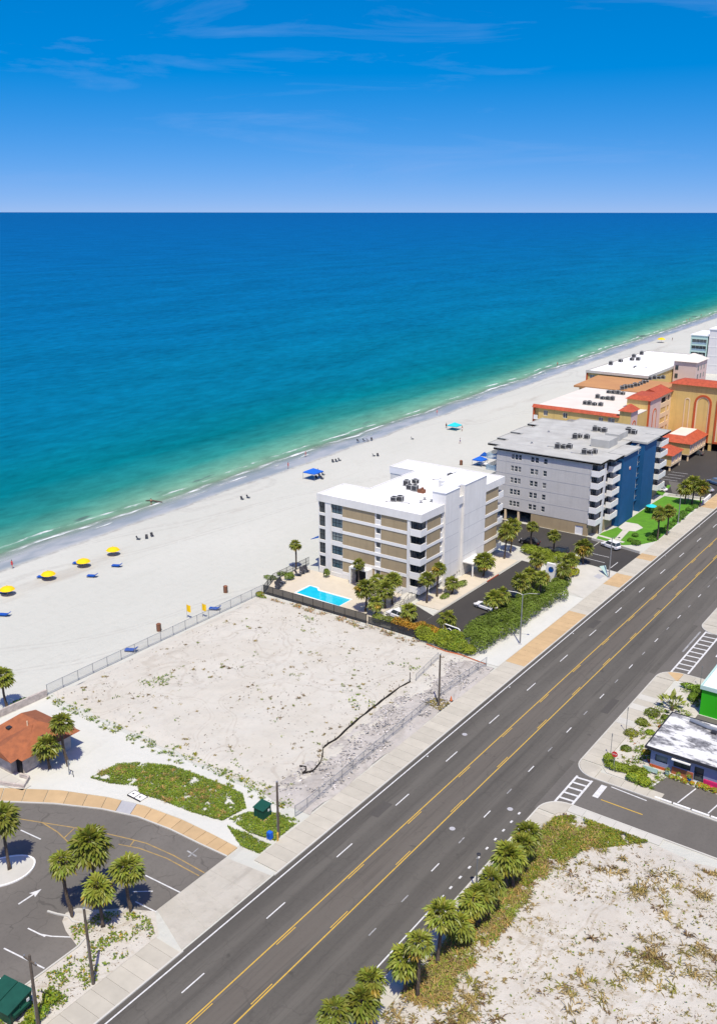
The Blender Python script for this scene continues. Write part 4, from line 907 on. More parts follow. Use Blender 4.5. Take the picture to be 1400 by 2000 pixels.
# small red-roofed pavilions over the parking
def pavilion(x0, x1, y0, y1, zb, ze, zt, ins, label, flat=False):
    o = thing('pavilion', label, 'building', ((x0 + x1) / 2, (y0 + y1) / 2, 0))
    b = MB(); b.wall('S', y0, x0, x1, zb, ze); b.wall('W', x0, y0, y1, zb, ze); b.wall('N', y1, x0, x1, zb, ze); b.build('wall', 'yellow', o)
    n = max(2, int((y1 - y0) / 2.6)); st = (y1 - y0) / n; hs_ = [(y0 + st * i + .5, y0 + st * (i + 1) - .4, zb + .5, ze - .5) for i in range(n)]
    e = MB(); e.wall('E', x1, y0, y1, zb, ze, hs_, .2); e.build('wall', 'cream', o)
    for h in hs_: window(o, 'E', x1, h[0], h[1], h[2], h[3], 1, 1, .18, 'cream', 'pink')
    part(o, 'floor_slab', 'cream', (x0, x1, y0, y1, zb - .2, zb - .002)); hip(o, x0, x1, y0, y1, ze, zt, ins)
    part(o, 'under_shade', 'dark', (x0 + .6, x1 - 2.0, y0 + 1.2, y1 - .5, 0, zb - .2))  # near-black block stands for the shade of the open parking underneath
    for x, y in ((x0 + .2, y0 + .2), (x1 - .6, y0 + .2), (x1 - .6, y1 - .6)): part(o, 'column', 'cream', (x, x + .4, y, y + .4, 0, zb - .2))
    if flat: part(o, 'flat_roof', 'cream_roof', (x0 + ins - .3, x1 - ins + .3, y0 + ins - .3, y1 - ins + .3, zt - .05, zt + .12))
    return o
pavilion(-88.2, -78.8, 275.5, 291.2, 2.0, 5.2, 6.9, 2.6, 'larger red-roofed yellow pavilion with flat centre over the parking', True)
pavilion(-85.6, -79.4, 261.2, 270.2, 1.6, 4.6, 6.2, 3.2, 'smaller red hip-roofed yellow pavilion next to the grey condominium')

# ---------------------------------------------------------------- grounds around the condominiums
struct(MB().sheet([(-81.4, 128.5), (-73.5, 128.5), (-71.2, 133), (-71.2, 158), (-74.5, 166), (-76.5, 171.5), (-81.2, 171.8)], .02).build('parking_court', 'new_asphalt', origin=(0, 0, 0)), 'dark asphalt parking court of the white condominium')
ap = MB().sheet([(-87.2, 128.5), (-81.4, 128.5), (-81.4, 136.5), (-87.2, 139.0)], .016); struct(ap.build('parking_ramp', 'new_asphalt', origin=(0, 0, 0)), 'dark asphalt corner by the outdoor stair')
wk = [([(-86.9, 139.2 + 2.9 * i), (-81.7, 139.2 + 2.9 * i), (-81.7, 142.07 + 2.9 * i), (-86.9, 142.07 + 2.9 * i)], 'deck') for i in range(11)]
pavement('entrance_walk', 'sandy coloured walkway along the white condominium', wk, [(-81.55, 137), (-81.55, 171.5)])
MB().wallstrip([(-81.5, 157.0), (-81.5, 162.0)], .2, 0, .16); rk = MB().wallstrip([(-81.32, 156.8), (-81.32, 161.6)], .14, .0, .17).build('low_kerb', 'paint_red'); struct(rk, 'red painted kerb by the condominium entrance')
struct(MB().sheet([(-81.2, 171.9), (-76.5, 171.9), (-74.0, 176.2), (-87, 176.5), (-87, 172)], .02).build('forecourt', 'concrete_pale', origin=(0, 0, 0)), 'pale concrete forecourt north of the parking court')
struct(MB().sheet([(-99, 180.5), (-77.2, 178.6), (-72.5, 183), (-72.6, 194.3), (-99, 194.4)], .014).build('parking_yard', 'new_asphalt', origin=(0, 0, 0)), 'asphalt yard in front of the grey condominium')
gl_ = struct(MB().sheet([(-72.4, 178.2), (-62.4, 177.0), (-62.3, 190.2), (-72.4, 192.6)], .018).build('parking_yard', 'new_asphalt', origin=(0, 0, 0)), 'small asphalt forecourt next to the lawn')
for pts in ([(-72.2, 181.2), (-66.5, 180.6)], [(-72.2, 184.6), (-67, 184.3)], [(-64.4, 178.5), (-64.4, 182.5)]): MB().strip(pts, .15, .024).build('stall_line', 'paint_white', gl_)
struct(MB().sheet([(-73.5, 166), (-66.0, 161.5), (-62.35, 160.0), (-62.35, 176.8), (-74.2, 177.8)], .03).build('forecourt', 'concrete_pale', origin=(0, 0, 0)), 'pale concrete drive apron beside the hedge')
struct(MB().sheet([(-65.4, 171.8), (-63.9, 171.2), (-63.6, 173.4), (-65.2, 173.9)], .036).build('drain_cover', 'concrete_grey', origin=(0, 0, 0)), 'dark square drain in the pale apron')
struct(MB().sheet([(-66.8, 125.2), (-62.3, 125.2), (-62.3, 160), (-65.2, 159.8), (-66.0, 140)], .05).build('verge', 'white_sand', origin=(0, 0, 0)), 'white shell strip between hedge and pavement')
lawn = [(-74.4, 197.0), (-74.4, 198.9), (-73.0, 205.0), (-72.9, 228.0), (-72.6, 236.0), (-63.0, 237.5), (-62.4, 200.5), (-64.5, 196.0), (-68.2, 192.9), (-73.8, 193.6)]
struct(MB().prism(lawn, .0, .1).build('lawn', 'lawn', origin=(0, 0, 0)), 'bright green lawn in front of the blue stair block')
gpz = pavement('garden_path', 'curved white garden path across the green lawn', [([(-74.2, 195.9), (-68.0, 194.6), (-67.8, 195.5), (-74.2, 196.8)], 'concrete_pale'), ([(-72.8, 204.5), (-71.0, 203.0), (-68.5, 204.0), (-68.0, 207.5), (-70.0, 209.5), (-72.9, 209.3)], 'concrete_pale'), ([(-71.2, 203.1), (-69.8, 203.4), (-69.0, 196.0), (-70.4, 196.2)], 'concrete_pale')])
gpz.location.z = .03
wl = MB().wallstrip([(-74.4, 192.8), (-68.3, 191.9), (-62.6, 190.4)], .35, 0, .55).build('garden_wall', 'concrete_pale'); tag(wl, 'low white wall between the lawn and the small forecourt', 'wall')
wl = MB().wallstrip([(-72.0, 237.2), (-63.4, 239.0)], .35, 0, .6).build('garden_wall', 'concrete_pale'); tag(wl, 'low white wall at the far end of the lawn', 'wall')
wl = MB().wallstrip([(-62.6, 235), (-62.8, 242)], .4, 0, .9).build('garden_wall', 'white'); tag(wl, 'short white wall beside the pavement at the far car park', 'wall')
hl = struct(MB().sheet([(-90, 240), (-62.4, 239.5), (-62.4, 330), (-91, 330)], .016).build('hotel_car_park', 'new_asphalt', origin=(0, 0, 0)), 'asphalt car park in front of the yellow hotel')
for y in (252, 255, 258, 261): MB().strip([(-79, y), (-74.5, y + .4)], .16, .022).build('stall_line', 'paint_white', hl)
struct(MB().sheet([(-72, 240.4), (-66, 240.4), (-70.5, 251), (-76.5, 251)], .021).build('hotel_patch', 'street_asphalt', origin=(0, 0, 0)), 'lighter asphalt patch in the hotel car park')
struct(MB().sheet([(-78, 236.3), (-73.2, 236.3), (-74.5, 247), (-79, 247)], .05).build('grass_strip', 'lawn', origin=(0, 0, 0)), 'small grass strip behind the grey condominium')
# pool court
pd = MB().prism([(-113.0, 127.0), (-89.4, 127.0), (-89.4, 135.4), (-91.4, 141.2), (-116.0, 141.2), (-116.0, 132)], .0, .25); deck = struct(pd.build('pool_deck', 'deck', origin=(0, 0, 0)), 'sandy concrete deck around the swimming pool')
PO = thing('swimming_pool', 'rectangular turquoise swimming pool behind the black screened fence', 'pool', (-102.9, 131, .25))
poolp = [(-108.2, 129.7), (-97.4, 129.3), (-97.4, 133.4), (-105.3, 133.4), (-106.2, 134.3), (-108.2, 134.3)]
MB().prism(poolp, .2, .275).build('water', 'pool', PO)
MB().wallstrip(poolp + [poolp[0]], .4, .2, .34).build('coping', 'white_trim', PO)

# ---------------------------------------------------------------- fences
def fence(name, label, cat, pts, h, step, post_r, post_m, mesh_m, rail=True, bottom=True, z0=0., pn='mesh_panel', mid=False):
    """posts, rails and one mesh panel per bay, following pts"""
    o = thing(name, label, cat, (*pts[0], z0)); n = 0; segs = []
    for a, b in zip(pts, pts[1:]):
        ln = math.hypot(b[0] - a[0], b[1] - a[1]); k = max(1, round(ln / step))
        for i in range(k): segs.append(((a[0] + (b[0] - a[0]) * i / k, a[1] + (b[1] - a[1]) * i / k), (a[0] + (b[0] - a[0]) * (i + 1) / k, a[1] + (b[1] - a[1]) * (i + 1) / k)))
    proto = MB().tube((pts[0][0], pts[0][1], z0), (pts[0][0], pts[0][1], z0 + h), post_r, n=6).build('post', post_m, o)
    for p, q in segs: inst(proto, o, (q[0] - pts[0][0], q[1] - pts[0][1], 0))
    for p, q in segs:
        b = MB()
        b.add([(*p, z0 + .06), (*q, z0 + .06), (*q, z0 + h - .06), (*p, z0 + h - .06)], [(0, 1, 2, 3)]); b.build(pn, mesh_m, o)
    rb = MB()
    for p, q in segs:
        pass
    line_ = [segs[0][0]] + [q for p, q in segs]
    if rail: MB().path([(*q, z0 + h - .05) for q in line_], post_r * .75, 5).build('rail', post_m, o)
    if bottom: MB().path([(*q, z0 + .12) for q in line_], post_r * .6, 5).build('rail', post_m, o)
    return o
fence('chain_link_fence', 'long grey chain link fence between the beach and the vacant lot', 'fence', [(-113.4, 77.0), (-113.5, 126.2)], 1.8, 2.9, .05, 'grey_metal', 'mesh_grey')
fence('chain_link_fence', 'grey chain link fence along the roadside pavement left of the utility pole', 'fence', [(-63.6, 75.4), (-63.4, 77.5), (-64.5, 107.6)], 1.6, 2.6, .045, 'grey_metal', 'mesh_grey')
fence('chain_link_fence', 'short grey chain link fence between the utility pole and the hedge', 'fence', [(-64.6, 111.2), (-64.0, 124.4)], 1.6, 2.6, .045, 'grey_metal', 'mesh_grey')
fence('chain_link_fence', 'low grey chain link fence beside the tan dirt path', 'fence', [(-70.2, 113.0), (-71.3, 121.5)], 1.5, 2.8, .035, 'grey_metal', 'mesh_grey')
fence('screen_fence', 'black screened fence along the pool deck facing the vacant lot', 'fence', [(-113.3, 126.4), (-89.2, 126.6)], 1.9, 2.4, .05, 'black_metal', 'mesh_black', pn='screen')
fence('screen_fence', 'dark screened fence under the orange hedge beside the lot', 'fence', [(-88.9, 126.7), (-76.4, 126.5)], 1.5, 2.4, .05, 'black_metal', 'mesh_black', pn='screen')
def picket(label, pts, h=1.6):
    o = thing('picket_fence', label, 'fence', (*pts[0], .25)); pk = MB().box(pts[0][0] - .02, pts[0][0] + .02, pts[0][1] - .02, pts[0][1] + .02, .25, .25 + h).build('picket', 'black_metal', o)
    rb = MB()
    for a, b in zip(pts, pts[1:]):
        ln = math.hypot(b[0] - a[0], b[1] - a[1]); k = int(ln / .35)
        for i in range(1, k + 1): inst(pk, o, (a[0] + (b[0] - a[0]) * i / k - pts[0][0], a[1] + (b[1] - a[1]) * i / k - pts[0][1], 0), sc=(1 if i % 6 else 2.4, 1 if i % 6 else 2.4, 1))
    for z in (.45, 1.0, 1.75): MB().path([(*a, z) for a in pts], .035, 5).build('rail', 'black_metal', o)
    return o
picket('black metal picket fence on the beach side of the pool deck', [(-113.3, 126.7), (-115.6, 132.0), (-115.8, 143.6)])
fence('orange_barrier', 'torn orange plastic barrier netting below the hedge', 'barrier', [(-76.0, 125.4), (-72.0, 124.9), (-69.0, 125.2), (-64.2, 124.6)], .32, 1.9, .025, 'wood', 'orange_net', rail=False, bottom=False, z0=.05, pn='netting')
swl = MB().wallstrip([(-113.3, 76.8), (-113.4, 72.2), (-113.9, 60)], .35, 0, 1.1).build('block_wall', 'stone'); tag(swl, 'low weathered block wall behind the brown-roofed building', 'wall')
# silt fence: a sagging black ribbon on stakes
sf = thing('silt_fence', 'sagging black silt fence snaking across the vacant lot', 'fence', (-69.5, 95, 0))
sp = [(-68.5, 82.8), (-67.8, 84.0), (-68.2, 86.0), (-69.0, 87.6), (-70.2, 89.3), (-70.3, 90.6), (-70.1, 92.0), (-70.6, 96), (-71.0, 101.3), (-71.1, 105.5), (-71.2, 109.8), (-70.8, 112.2)]
rb = MB(); n_ = len(sp)
fine = []
for i in range(n_ - 1):
    for k in range(4): fine.append(tuple(sp[i][c] + (sp[i + 1][c] - sp[i][c]) * k / 4 for c in (0, 1)))
fine.append(sp[-1]); rs2 = random.Random(5)
hh = [.36 + .16 * noise.noise(Vector((p[0] * .6, p[1] * .6, 0))) for p in fine]; m_ = len(fine)
rb.add([(*p, .05) for p in fine] + [(p[0] + .12, p[1], .15 + h) for p, h in zip(fine, hh)] + [(p[0] + .2, p[1] + .03, .05) for p in fine], [f for i in range(m_ - 1) for f in ((i, i + 1, m_ + i + 1, m_ + i), (m_ + i, m_ + i + 1, 2 * m_ + i + 1, 2 * m_ + i))])
rb.build('fabric', 'silt', sf)
for p in sp: MB().box(p[0] - .03, p[0] + .03, p[1] - .03, p[1] + .03, 0, .75).build('stake', 'wood', sf)
MB().box(-70.85, -70.75, 112.15, 112.25, 0, 1.9).build('stake', 'wood', sf)
tl = MB().path([(-69.9, 84.0, .3), (-69.1, 84.3, .3), (-68.6, 83.7, .3), (-68.5, 82.9, .3)], .11, 6); tl.build('loose_end', 'silt', sf)

# ---------------------------------------------------------------- small brown-roofed building at the left
RB = thing('restroom_building', 'small stone building with brown hipped roof at the left edge', 'building', (-103, 65.5, 0))
rw = MB(); rw.wall('S', 61.9, -106, -98.2, 0, 2.7, [(-105.2, -103.9, 0, 2.2)], .5); rw.wall('E', -98.2, 61.9, 69.5, 0, 2.7, [(64.4, 66.6, 0, 2.3)], .8); rw.wall('N', 69.5, -106, -98.2, 0, 2.7); rw.wall('W', -106, 61.9, 69.5, 0, 2.7)
rw.box(-101.9, -99.4, 60.9, 61.9, 0, 2.75); rw.build('wall', 'stone', RB)
part(RB, 'doorway', 'dark', (-105.2, -103.9, 62.3, 62.42, 0, 2.2)); part(RB, 'doorway', 'green_metal', (-99.15, -99.0, 64.4, 66.6, 0, 2.3)); part(RB, 'doorway', 'dark', (-99.3, -98.3, 61.7, 61.88, 0, 2.3))
rf = MB(); E0 = 2.6
rf.add([(-107, 61.2, E0), (-97.2, 61.2, E0), (-97.2, 70.5, E0), (-107, 70.5, E0), (-104.2, 66.4, 4.9), (-100.6, 66.4, 4.9)], [(0, 1, 5, 4), (1, 2, 5), (2, 3, 4, 5), (3, 0, 4), (3, 2, 1, 0)])
rf.add([(-103.4, 60.1, E0 - .05), (-98.0, 60.1, E0 - .05), (-100.7, 60.1, 3.75), (-100.7, 65.6, 4.72), (-103.4, 63.0, E0 + .35), (-98.0, 62.6, E0 + .25)], [(0, 2, 3, 4), (1, 5, 3, 2), (0, 1, 2)])
r2 = rf.build('roof', 'brown_roof', RB)
for x, y, z in ((-103.7, 64.0, 3.95), (-98.9, 65.6, 3.6)): part(r2, 'skylight', 'plastic_dark', (x - .35, x + .35, y - .3, y + .3, z - .1, z + .12))
MB().tube((-101.4, 65.3, 4.2), (-101.4, 65.3, 5.1), .09, n=7).build('vent_pipe', 'cream', r2)
tr_ = pavement('terrace', 'pale paved terrace in front of the brown-roofed building', [([(-106 + 2.2 * i, 57.6 + 1.1 * max(0, i - 2) * .55), (-103.84 + 2.2 * i, 57.6 + 1.1 * max(0, i - 1) * .55), (-103.84 + 2.2 * i, 60.7), (-106 + 2.2 * i, 60.7)], 'concrete_pale') for i in range(5)])
tw_ = MB().wallstrip([(-106, 57.6), (-100, 58.0), (-95.3, 59.9), (-96.6, 61.5), (-98.0, 61.2)], .3, 0, .55).build('terrace_wall', 'stone'); tag(tw_, 'low stone wall edging the terrace of the brown-roofed building', 'wall')
bs = thing('beach_shower', 'small shower post with a foot rail on the white sand', 'shower', (-93.2, 65.2, 0))
MB().tube((-93.2, 65.2, 0), (-93.2, 65.2, 2.2), .07, n=8).build('post', 'grey_metal', bs); MB().path([(-93.2, 65.2, 2.1), (-92.8, 65.2, 2.2), (-92.6, 65.2, 2.0)], .04, 6).build('shower_head', 'grey_metal', bs); MB().path([(-93.2, 65.2, .8), (-92.5, 65.2, .9), (-92.3, 65.2, 0)], .04, 6).build('foot_rail', 'black_metal', bs)
cb = thing('information_board', 'two white ground panels with black frames beside the curved walk', 'board', (-82.5, 66.6, 0))
for x in (-83.4, -82.2): fr_ = part(cb, 'panel', 'white_trim', (x, x + 1.05, 66.5, 67.6, .1, .2)); part(fr_, 'frame', 'black_metal', (x - .06, x + 1.11, 66.42, 66.5, .06, .22), (x - .06, x + 1.11, 67.6, 67.68, .06, .22), (x - .06, x, 66.5, 67.6, .06, .22)); part(fr_, 'mark', 'plastic_dark', (x + .3, x + .55, 66.9, 67.15, .2, .212))

# ---------------------------------------------------------------- low shop, green building
SH = thing('shop', 'low blue-grey shop with patched flat roof and painted front', 'building', (-21, 116, 0))
def roof_patch():
    m, n, l, b = node_mat('patched_roof'); g = n.new('ShaderNodeNewGeometry'); pos = g.outputs['Position']
    a = noise_n(n, l, pos, .30, 6, .6, 1.2, rough=.7, dist=.15, rot=.5); f = noise_n(n, l, pos, 1.6, 6, rough=.7)
    c = mixc(n, l, mrange(n, l, a, .46, .56), (.62, .62, .60), mixc(n, l, mrange(n, l, f, .35, .65), (.09, .09, .095), (.24, .24, .25)))
    l.new(c, b.inputs['Base Color']); b.inputs['Roughness'].default_value = .9; return m
M['roof_patch'] = roof_patch()
swn = [(-32.0, -30.4, 1.0, 2.0), (-29.6, -27.4, 1.1, 2.1), (-26.9, -25.7, 0.05, 2.05), (-23.6, -21.6, 1.0, 2.0)]
sw_ = MB(); sw_.wall('S', 111.4, -32.6, -10, 0, 2.9, swn, .25); sw_.wall('W', -32.6, 111.4, 121, 0, 2.9, [(113, 116, .9, 2.1)], .2); sw_.wall('N', 121, -32.6, -10, 0, 2.9); sw_.wall('E', -10, 111.4, 121, 0, 2.9); sw_.build('wall', 'slate_wall', SH)
window(SH, 'S', 111.4, *swn[0], 1, 1, .2, 'black_metal', 'glass_blue'); window(SH, 'S', 111.4, *swn[1], 2, 1, .2, 'black_metal', 'glass'); window(SH, 'S', 111.4, *swn[2], 1, 2, .2, 'black_metal', 'glass', name='door'); window(SH, 'S', 111.4, *swn[3], 2, 1, .2, 'black_metal', 'glass'); window(SH, 'W', -32.6, 113, 116, .9, 2.1, 2, 1, .15, 'black_metal', 'glass_blue')
part(SH, 'mural', 'orange_trim', (-32.62, -29.9, 111.33, 111.41, 0, .38)); part(SH, 'mural', 'mural', (-29.7, -26.95, 111.3, 111.41, 0, 1.0)); part(SH, 'mural', 'magenta', (-25.6, -19, 111.25, 111.41, 0, .7))
part(SH, 'awning', 'white_trim', (-29.7, -27.3, 110.6, 111.4, 2.35, 2.5))
sr = MB(); sr.box(-33.3, -9.5, 110.8, 121.6, 2.9, 3.05); so = sr.build('roof', 'roof_patch', SH); se_ = MB(); parapet(se_, [(-33.32, 110.78), (-9.4, 110.78), (-9.4, 121.7), (-33.32, 121.7)], 2.75, 3.12, .16); se_.build('fascia', 'plastic_dark', so)
MB().path([(-30.4, 120.6, 3.3), (-28.0, 120.0, 3.3), (-26.4, 119.9, 3.25)], .3, 8).build('roof_duct', 'grey_metal', so); part(so, 'roof_vent', 'plastic_dark', (-27.2, -26.5, 118.9, 119.5, 3.05, 3.4))
GB = thing('shop', 'bright green painted building with a white flat roof behind the low shop', 'building', (-26, 134, 0))
gb = MB(); gb.wall('S', 128.9, -31.4, -20, 0, 4.2); gb.wall('W', -31.4, 128.9, 137.0, 0, 4.2, [(130.2, 131.4, 0, 2.2)], .2); gb.wall('N', 137.0, -31.4, -20, 0, 4.2); gb.wall('E', -20, 128.9, 137.0, 0, 4.2); gb.build('wall', 'green_bright', GB)
window(GB, 'W', -31.4, 130.2, 131.4, 0, 2.2, 1, 1, .15, 'white_trim', 'glass', name='door')
go = part(GB, 'roof', 'roof_white', (-31.6, -19.8, 128.7, 137.2, 4.2, 4.4)); ge_ = MB(); parapet(ge_, [(-31.65, 128.65), (-19.7, 128.65), (-19.7, 137.25), (-31.65, 137.25)], 4.15, 4.75, .2); ge_.build('parapet', 'pale_green', go)
sm = MB(); sm.tube((-28.5, 128.85, 2.2), (-28.5, 128.8, 2.2), .35, n=14); sm.build('emblem', 'white_trim', GB)
sl = struct(MB().sheet([(-31.2, 104.6), (-10, 104.9), (-10, 109.8), (-29.9, 109.9)], .05).build('shop_car_park', 'street_asphalt', origin=(0, 0, 0)), 'small asphalt parking in front of the low shop')
for pts in ([(-31.1, 105.0), (-30.0, 109.8)], [(-26.9, 105.2), (-26.0, 109.6)], [(-23.2, 105.2), (-22.4, 109.6)], [(-19.6, 105.2), (-18.8, 109.6)]): MB().strip(pts, .16, .057).build('stall_line', 'paint_white', sl)
kb = thing('wheel_stop', 'white parking kerb blocks at the edge of the shop parking', 'kerb', (-26, 104.7, .05))
for x in (-29.6, -27.3, -25.0, -22.7, -20.4): MB().box(x, x + 2.1, 104.55, 104.8, .05, .2).build('block', 'white_trim', kb)
gbed = struct(MB().sheet([(-37.6, 107.5), (-36.6, 106.4), (-31.3, 106.2), (-30.2, 109.9), (-32.6, 111.3), (-32.6, 121.0), (-31.6, 122), (-31.5, 128.8), (-31.5, 137.0), (-35, 137.2), (-37.6, 133)], .06).build('garden_bed', 'lot_sand', origin=(0, 0, 0)), 'sandy garden bed with small shrubs around the low shop')
struct(MB().sheet([(-31.5, 121.9), (-10, 121.9), (-10, 128.6), (-31.5, 128.6)], .065).build('alley', 'street_asphalt', origin=(0, 0, 0)), 'narrow asphalt gap between shop and green building')

# ---------------------------------------------------------------- rooftop machines
def make_hvac():
    o = thing('air_conditioner', None, 'air conditioner')
    MB().box(-.55, .55, -.45, .45, .12, .95).build('coil', 'hvac_dark', o)
    c = MB(); c.box(-.6, .6, -.5, .5, .95, 1.05)
    for x in (-.6, .5):
        for y in (-.5, .4): c.box(x, x + .1, y, y + .1, 0, .95)
    c.box(-.6, .6, -.5, .5, .1, .16); c.build('casing', 'hvac', o)
    MB().lathe((0, 0, 1.05), [(.42, 0), (.42, .06), (.33, .07), (.1, .03), (0.02, .03)], 14).build('fan', 'hvac_dark', o)
    return o
hv = make_hvac(); hn = 0
ORD = {1: [''], 2: ['left ', 'right '], 3: ['left ', 'middle ', 'right ']}
def hvacs(pts, label, group, rz=0, sc=1.0):
    global hn
    for i, p in enumerate(pts):
        w_ = (['left', 'middle', 'right'] if len(pts) == 3 else ['left', 'right'] if len(pts) == 2 else ['leftmost', 'second', 'third', 'fourth', 'fifth', 'sixth', 'seventh', 'eighth', 'ninth'])[i]
        if i == len(pts) - 1 and len(pts) > 3: w_ = 'rightmost'
        place(hv, hn, p, rz + (hn % 3 - 1) * .12, (sc * .85, sc * .85, sc * (.72 + .14 * (hn * 7 % 3))), w_ + ' ' + label, group); hn += 1
hvacs([(-96.56, 146.24, 16.62), (-95.67, 146.88, 16.62)], 'air conditioner of the pair nearest the front edge of the white roof', 'front pair on the white condominium roof', .2, 1.25)
hvacs([(-100.48, 156.66, 16.62), (-100.06, 159.31, 16.62), (-98.55, 154.82, 16.62), (-97.12, 154.50, 16.62)], 'air conditioner in the cluster of four at the middle of the white roof', 'middle cluster on the white condominium roof', 0, 1.2)
hvacs([(-96.35, 167.31, 16.62), (-95.30, 168.06, 16.62)], 'air conditioner of the pair at the far side of the white roof', 'far pair on the white condominium roof', 0, 1.25)
hvacs([(-87.86, 201.68, 17.30), (-86.70, 202.51, 17.30), (-85.63, 203.28, 17.30)], 'air conditioner in the front left row of three on the grey roof', 'front left row on the grey roof', .1, 1.25)
hvacs([(-80.67, 200.22, 17.30), (-79.63, 200.97, 17.30), (-78.97, 202.04, 17.30)], 'air conditioner in the front right row of three on the grey roof', 'front right row on the grey roof', .1, 1.2)
hvacs([(-88.60, 213.36, 17.30), (-88.24, 214.97, 17.30), (-86.28, 215.03, 17.30)], 'air conditioner in the middle row of three on the grey roof', 'middle row on the grey roof', .1, 1.25)
hvacs([(-87.96, 224.23, 17.30), (-87.12, 224.83, 17.30), (-85.63, 224.47, 17.30)], 'air conditioner in the back row of three on the grey roof', 'back row on the grey roof', .1, 1.25)
hvacs([(-79.96, 225.89, 17.40), (-78.72, 226.08, 17.40)], 'air conditioner beside the blue stair block roof', 'pair by the blue stair block', .1, 1.5)
hvacs([(-109.21, 268.97, 14.50), (-107.90, 268.94, 14.50), (-106.34, 269.09, 14.50), (-104.54, 269.42, 14.50)], 'air conditioner in the front row on the cream hotel roof', 'front row on the cream hotel roof', 0, 1.25)
hvacs([(-110.03, 280.52, 14.50), (-108.09, 279.84, 14.50), (-106.48, 279.96, 14.50), (-105.01, 279.99, 14.50)], 'air conditioner in the middle row on the cream hotel roof', 'middle row on the cream hotel roof', 0, 1.25)
hvacs([(-110.49, 290.93, 14.50), (-108.96, 290.93, 14.50), (-107.43, 290.93, 14.50), (-105.91, 290.93, 14.50)], 'air conditioner in the back row on the cream hotel roof', 'back row on the cream hotel roof', 0, 1.25)
hvacs([(-108.94, 298.35, 14.90), (-108.47, 299.83, 14.90), (-108.34, 302.25, 14.90), (-107.52, 302.84, 14.90), (-107.25, 305.38, 14.90), (-106.77, 306.91, 14.90), (-106.77, 309.30, 14.90), (-106.63, 311.82, 14.90), (-106.48, 314.37, 14.90)], 'air conditioner in the long row on the beige sloping roof', 'row on the beige roof', .5, 1.25)
hvacs([(-107.36, 319.82, 15.10), (-106.44, 321.76, 15.10), (-105.51, 323.71, 15.10), (-104.36, 324.53, 15.10)], 'air conditioner in the short row at the top of the beige roof', 'short row on the beige roof', .1, 1.25)
hvacs([(-127.96, 336.70, 16.20), (-127.81, 345.98, 16.20), (-127.98, 360.35, 16.20), (-127.99, 368.80, 16.20), (-125.76, 352.18, 16.20), (-123.87, 353.54, 16.20)], 'air conditioner scattered on the far white hotel roof', 'units on the far white roof', 0, 1.4)
hvacs([(-116.41, 330.49, 16.20), (-115.08, 331.45, 16.20), (-113.35, 331.29, 16.20)], 'air conditioner in the row of three on the far white roof', 'row on the far white roof', 0, 1.4)
xx = (-95.46, 154.35, 16.62)
ru = thing('exhaust_unit', 'rusty brown exhaust unit on the white condominium roof', 'vent', xx)
MB().box(xx[0] - .7, xx[0] + .7, xx[1] - .5, xx[1] + .5, 16.62, 17.3).build('housing', 'rust', ru); MB().tube((xx[0] + .2, xx[1], 17.3), (xx[0] + .2, xx[1], 17.7), .3, n=10).build('cowl', 'rust', ru)
for i, (q, lb) in enumerate((((-92.36, 150.52, 16.62), 'small grey roof vent near the right edge of the white roof'), ((-90.59, 150.11, 16.62), 'small vent pipe at the foot of the white stair tower'), ((-91.84, 148.38, 16.62), 'flat roof hatch near the front right corner of the white roof'), ((-96.90, 164.46, 16.62), 'short dark vent on the far part of the white roof'), ((-96.88, 216.39, 17.30), 'tiny roof vent at the back of the grey roof'), ((-94.98, 202.87, 17.30), 'tiny roof vent at the left of the grey roof'))):
    v_ = thing('roof_vent', lb, 'vent', q); MB().lathe(q, [(.18, 0), (.16, .35), (.32, .38), (.3, .5), (.05, .55)], 10).build('cap', 'hvac', v_); MB().tube((q[0], q[1], q[2]), (q[0], q[1], q[2] + .08), .4, n=10).build('flange', 'concrete_grey', v_)

def roof_pipe(pts, r_, label):
    o = thing('roof_pipe', label, 'pipe', pts[0]); MB().path(pts, r_, 6).build('run', 'hvac', o)
    for p in pts[::max(1, len(pts) - 1)]: MB().box(p[0] - .2, p[0] + .2, p[1] - .12, p[1] + .12, p[2] - .2, p[2] + .02).build('support', 'concrete_grey', o)
roof_pipe([(-97.6, 145.0, 16.8), (-95.2, 146.4, 16.8), (-93.4, 146.5, 16.8)], .06, 'thin pipe beside the front air conditioners on the white roof')
roof_pipe([(-98.4, 163.6, 16.8), (-96.4, 166.0, 16.8), (-94.2, 167.0, 16.8)], .06, 'thin pipe beside the far air conditioners on the white roof')
roof_pipe([(-90.5, 202.2, 17.5), (-85.4, 202.6, 17.5)], .08, 'pipe in front of the front left row on the grey roof')
roof_pipe([(-83.4, 199.6, 17.5), (-78.8, 200.2, 17.5)], .08, 'pipe in front of the front right row on the grey roof')
# ---------------------------------------------------------------- poles, boxes, signs
def utility_pole(p, h, label, arm=False, lean=(0, 0), top=None):
    o = thing('utility_pole', label, 'pole', (*p, 0)); MB().tube((*p, 0), (p[0] + lean[0], p[1] + lean[1], h), .17, .12, 9).build('shaft', 'wood', o)
    if top:
        b = MB(); b.box(p[0] - .9, p[0] + .9, p[1] - .06, p[1] + .06, h - .7, h - .56); b.build('crossarm', 'wood', o)
        for x in (-.8, 0, .8): MB().lathe((p[0] + x, p[1], h - .56), [(.05, 0), (.08, .1), (.04, .22)], 7).build('insulator', 'grey_metal', o)
    else: MB().lathe((p[0] + lean[0], p[1] + lean[1], h), [(.13, 0), (.14, .06), (.02, .1)], 8).build('cap', 'grey_metal', o)
    MB().box(p[0] - .02, p[0] + .02, p[1] - .2, p[1] - .15, .2, h * .6).build('conduit', 'grey_metal', o)
    return o
utility_pole((-63.4, 108.6), 8.5, 'wooden utility pole on the verge in the gap of the roadside fence')
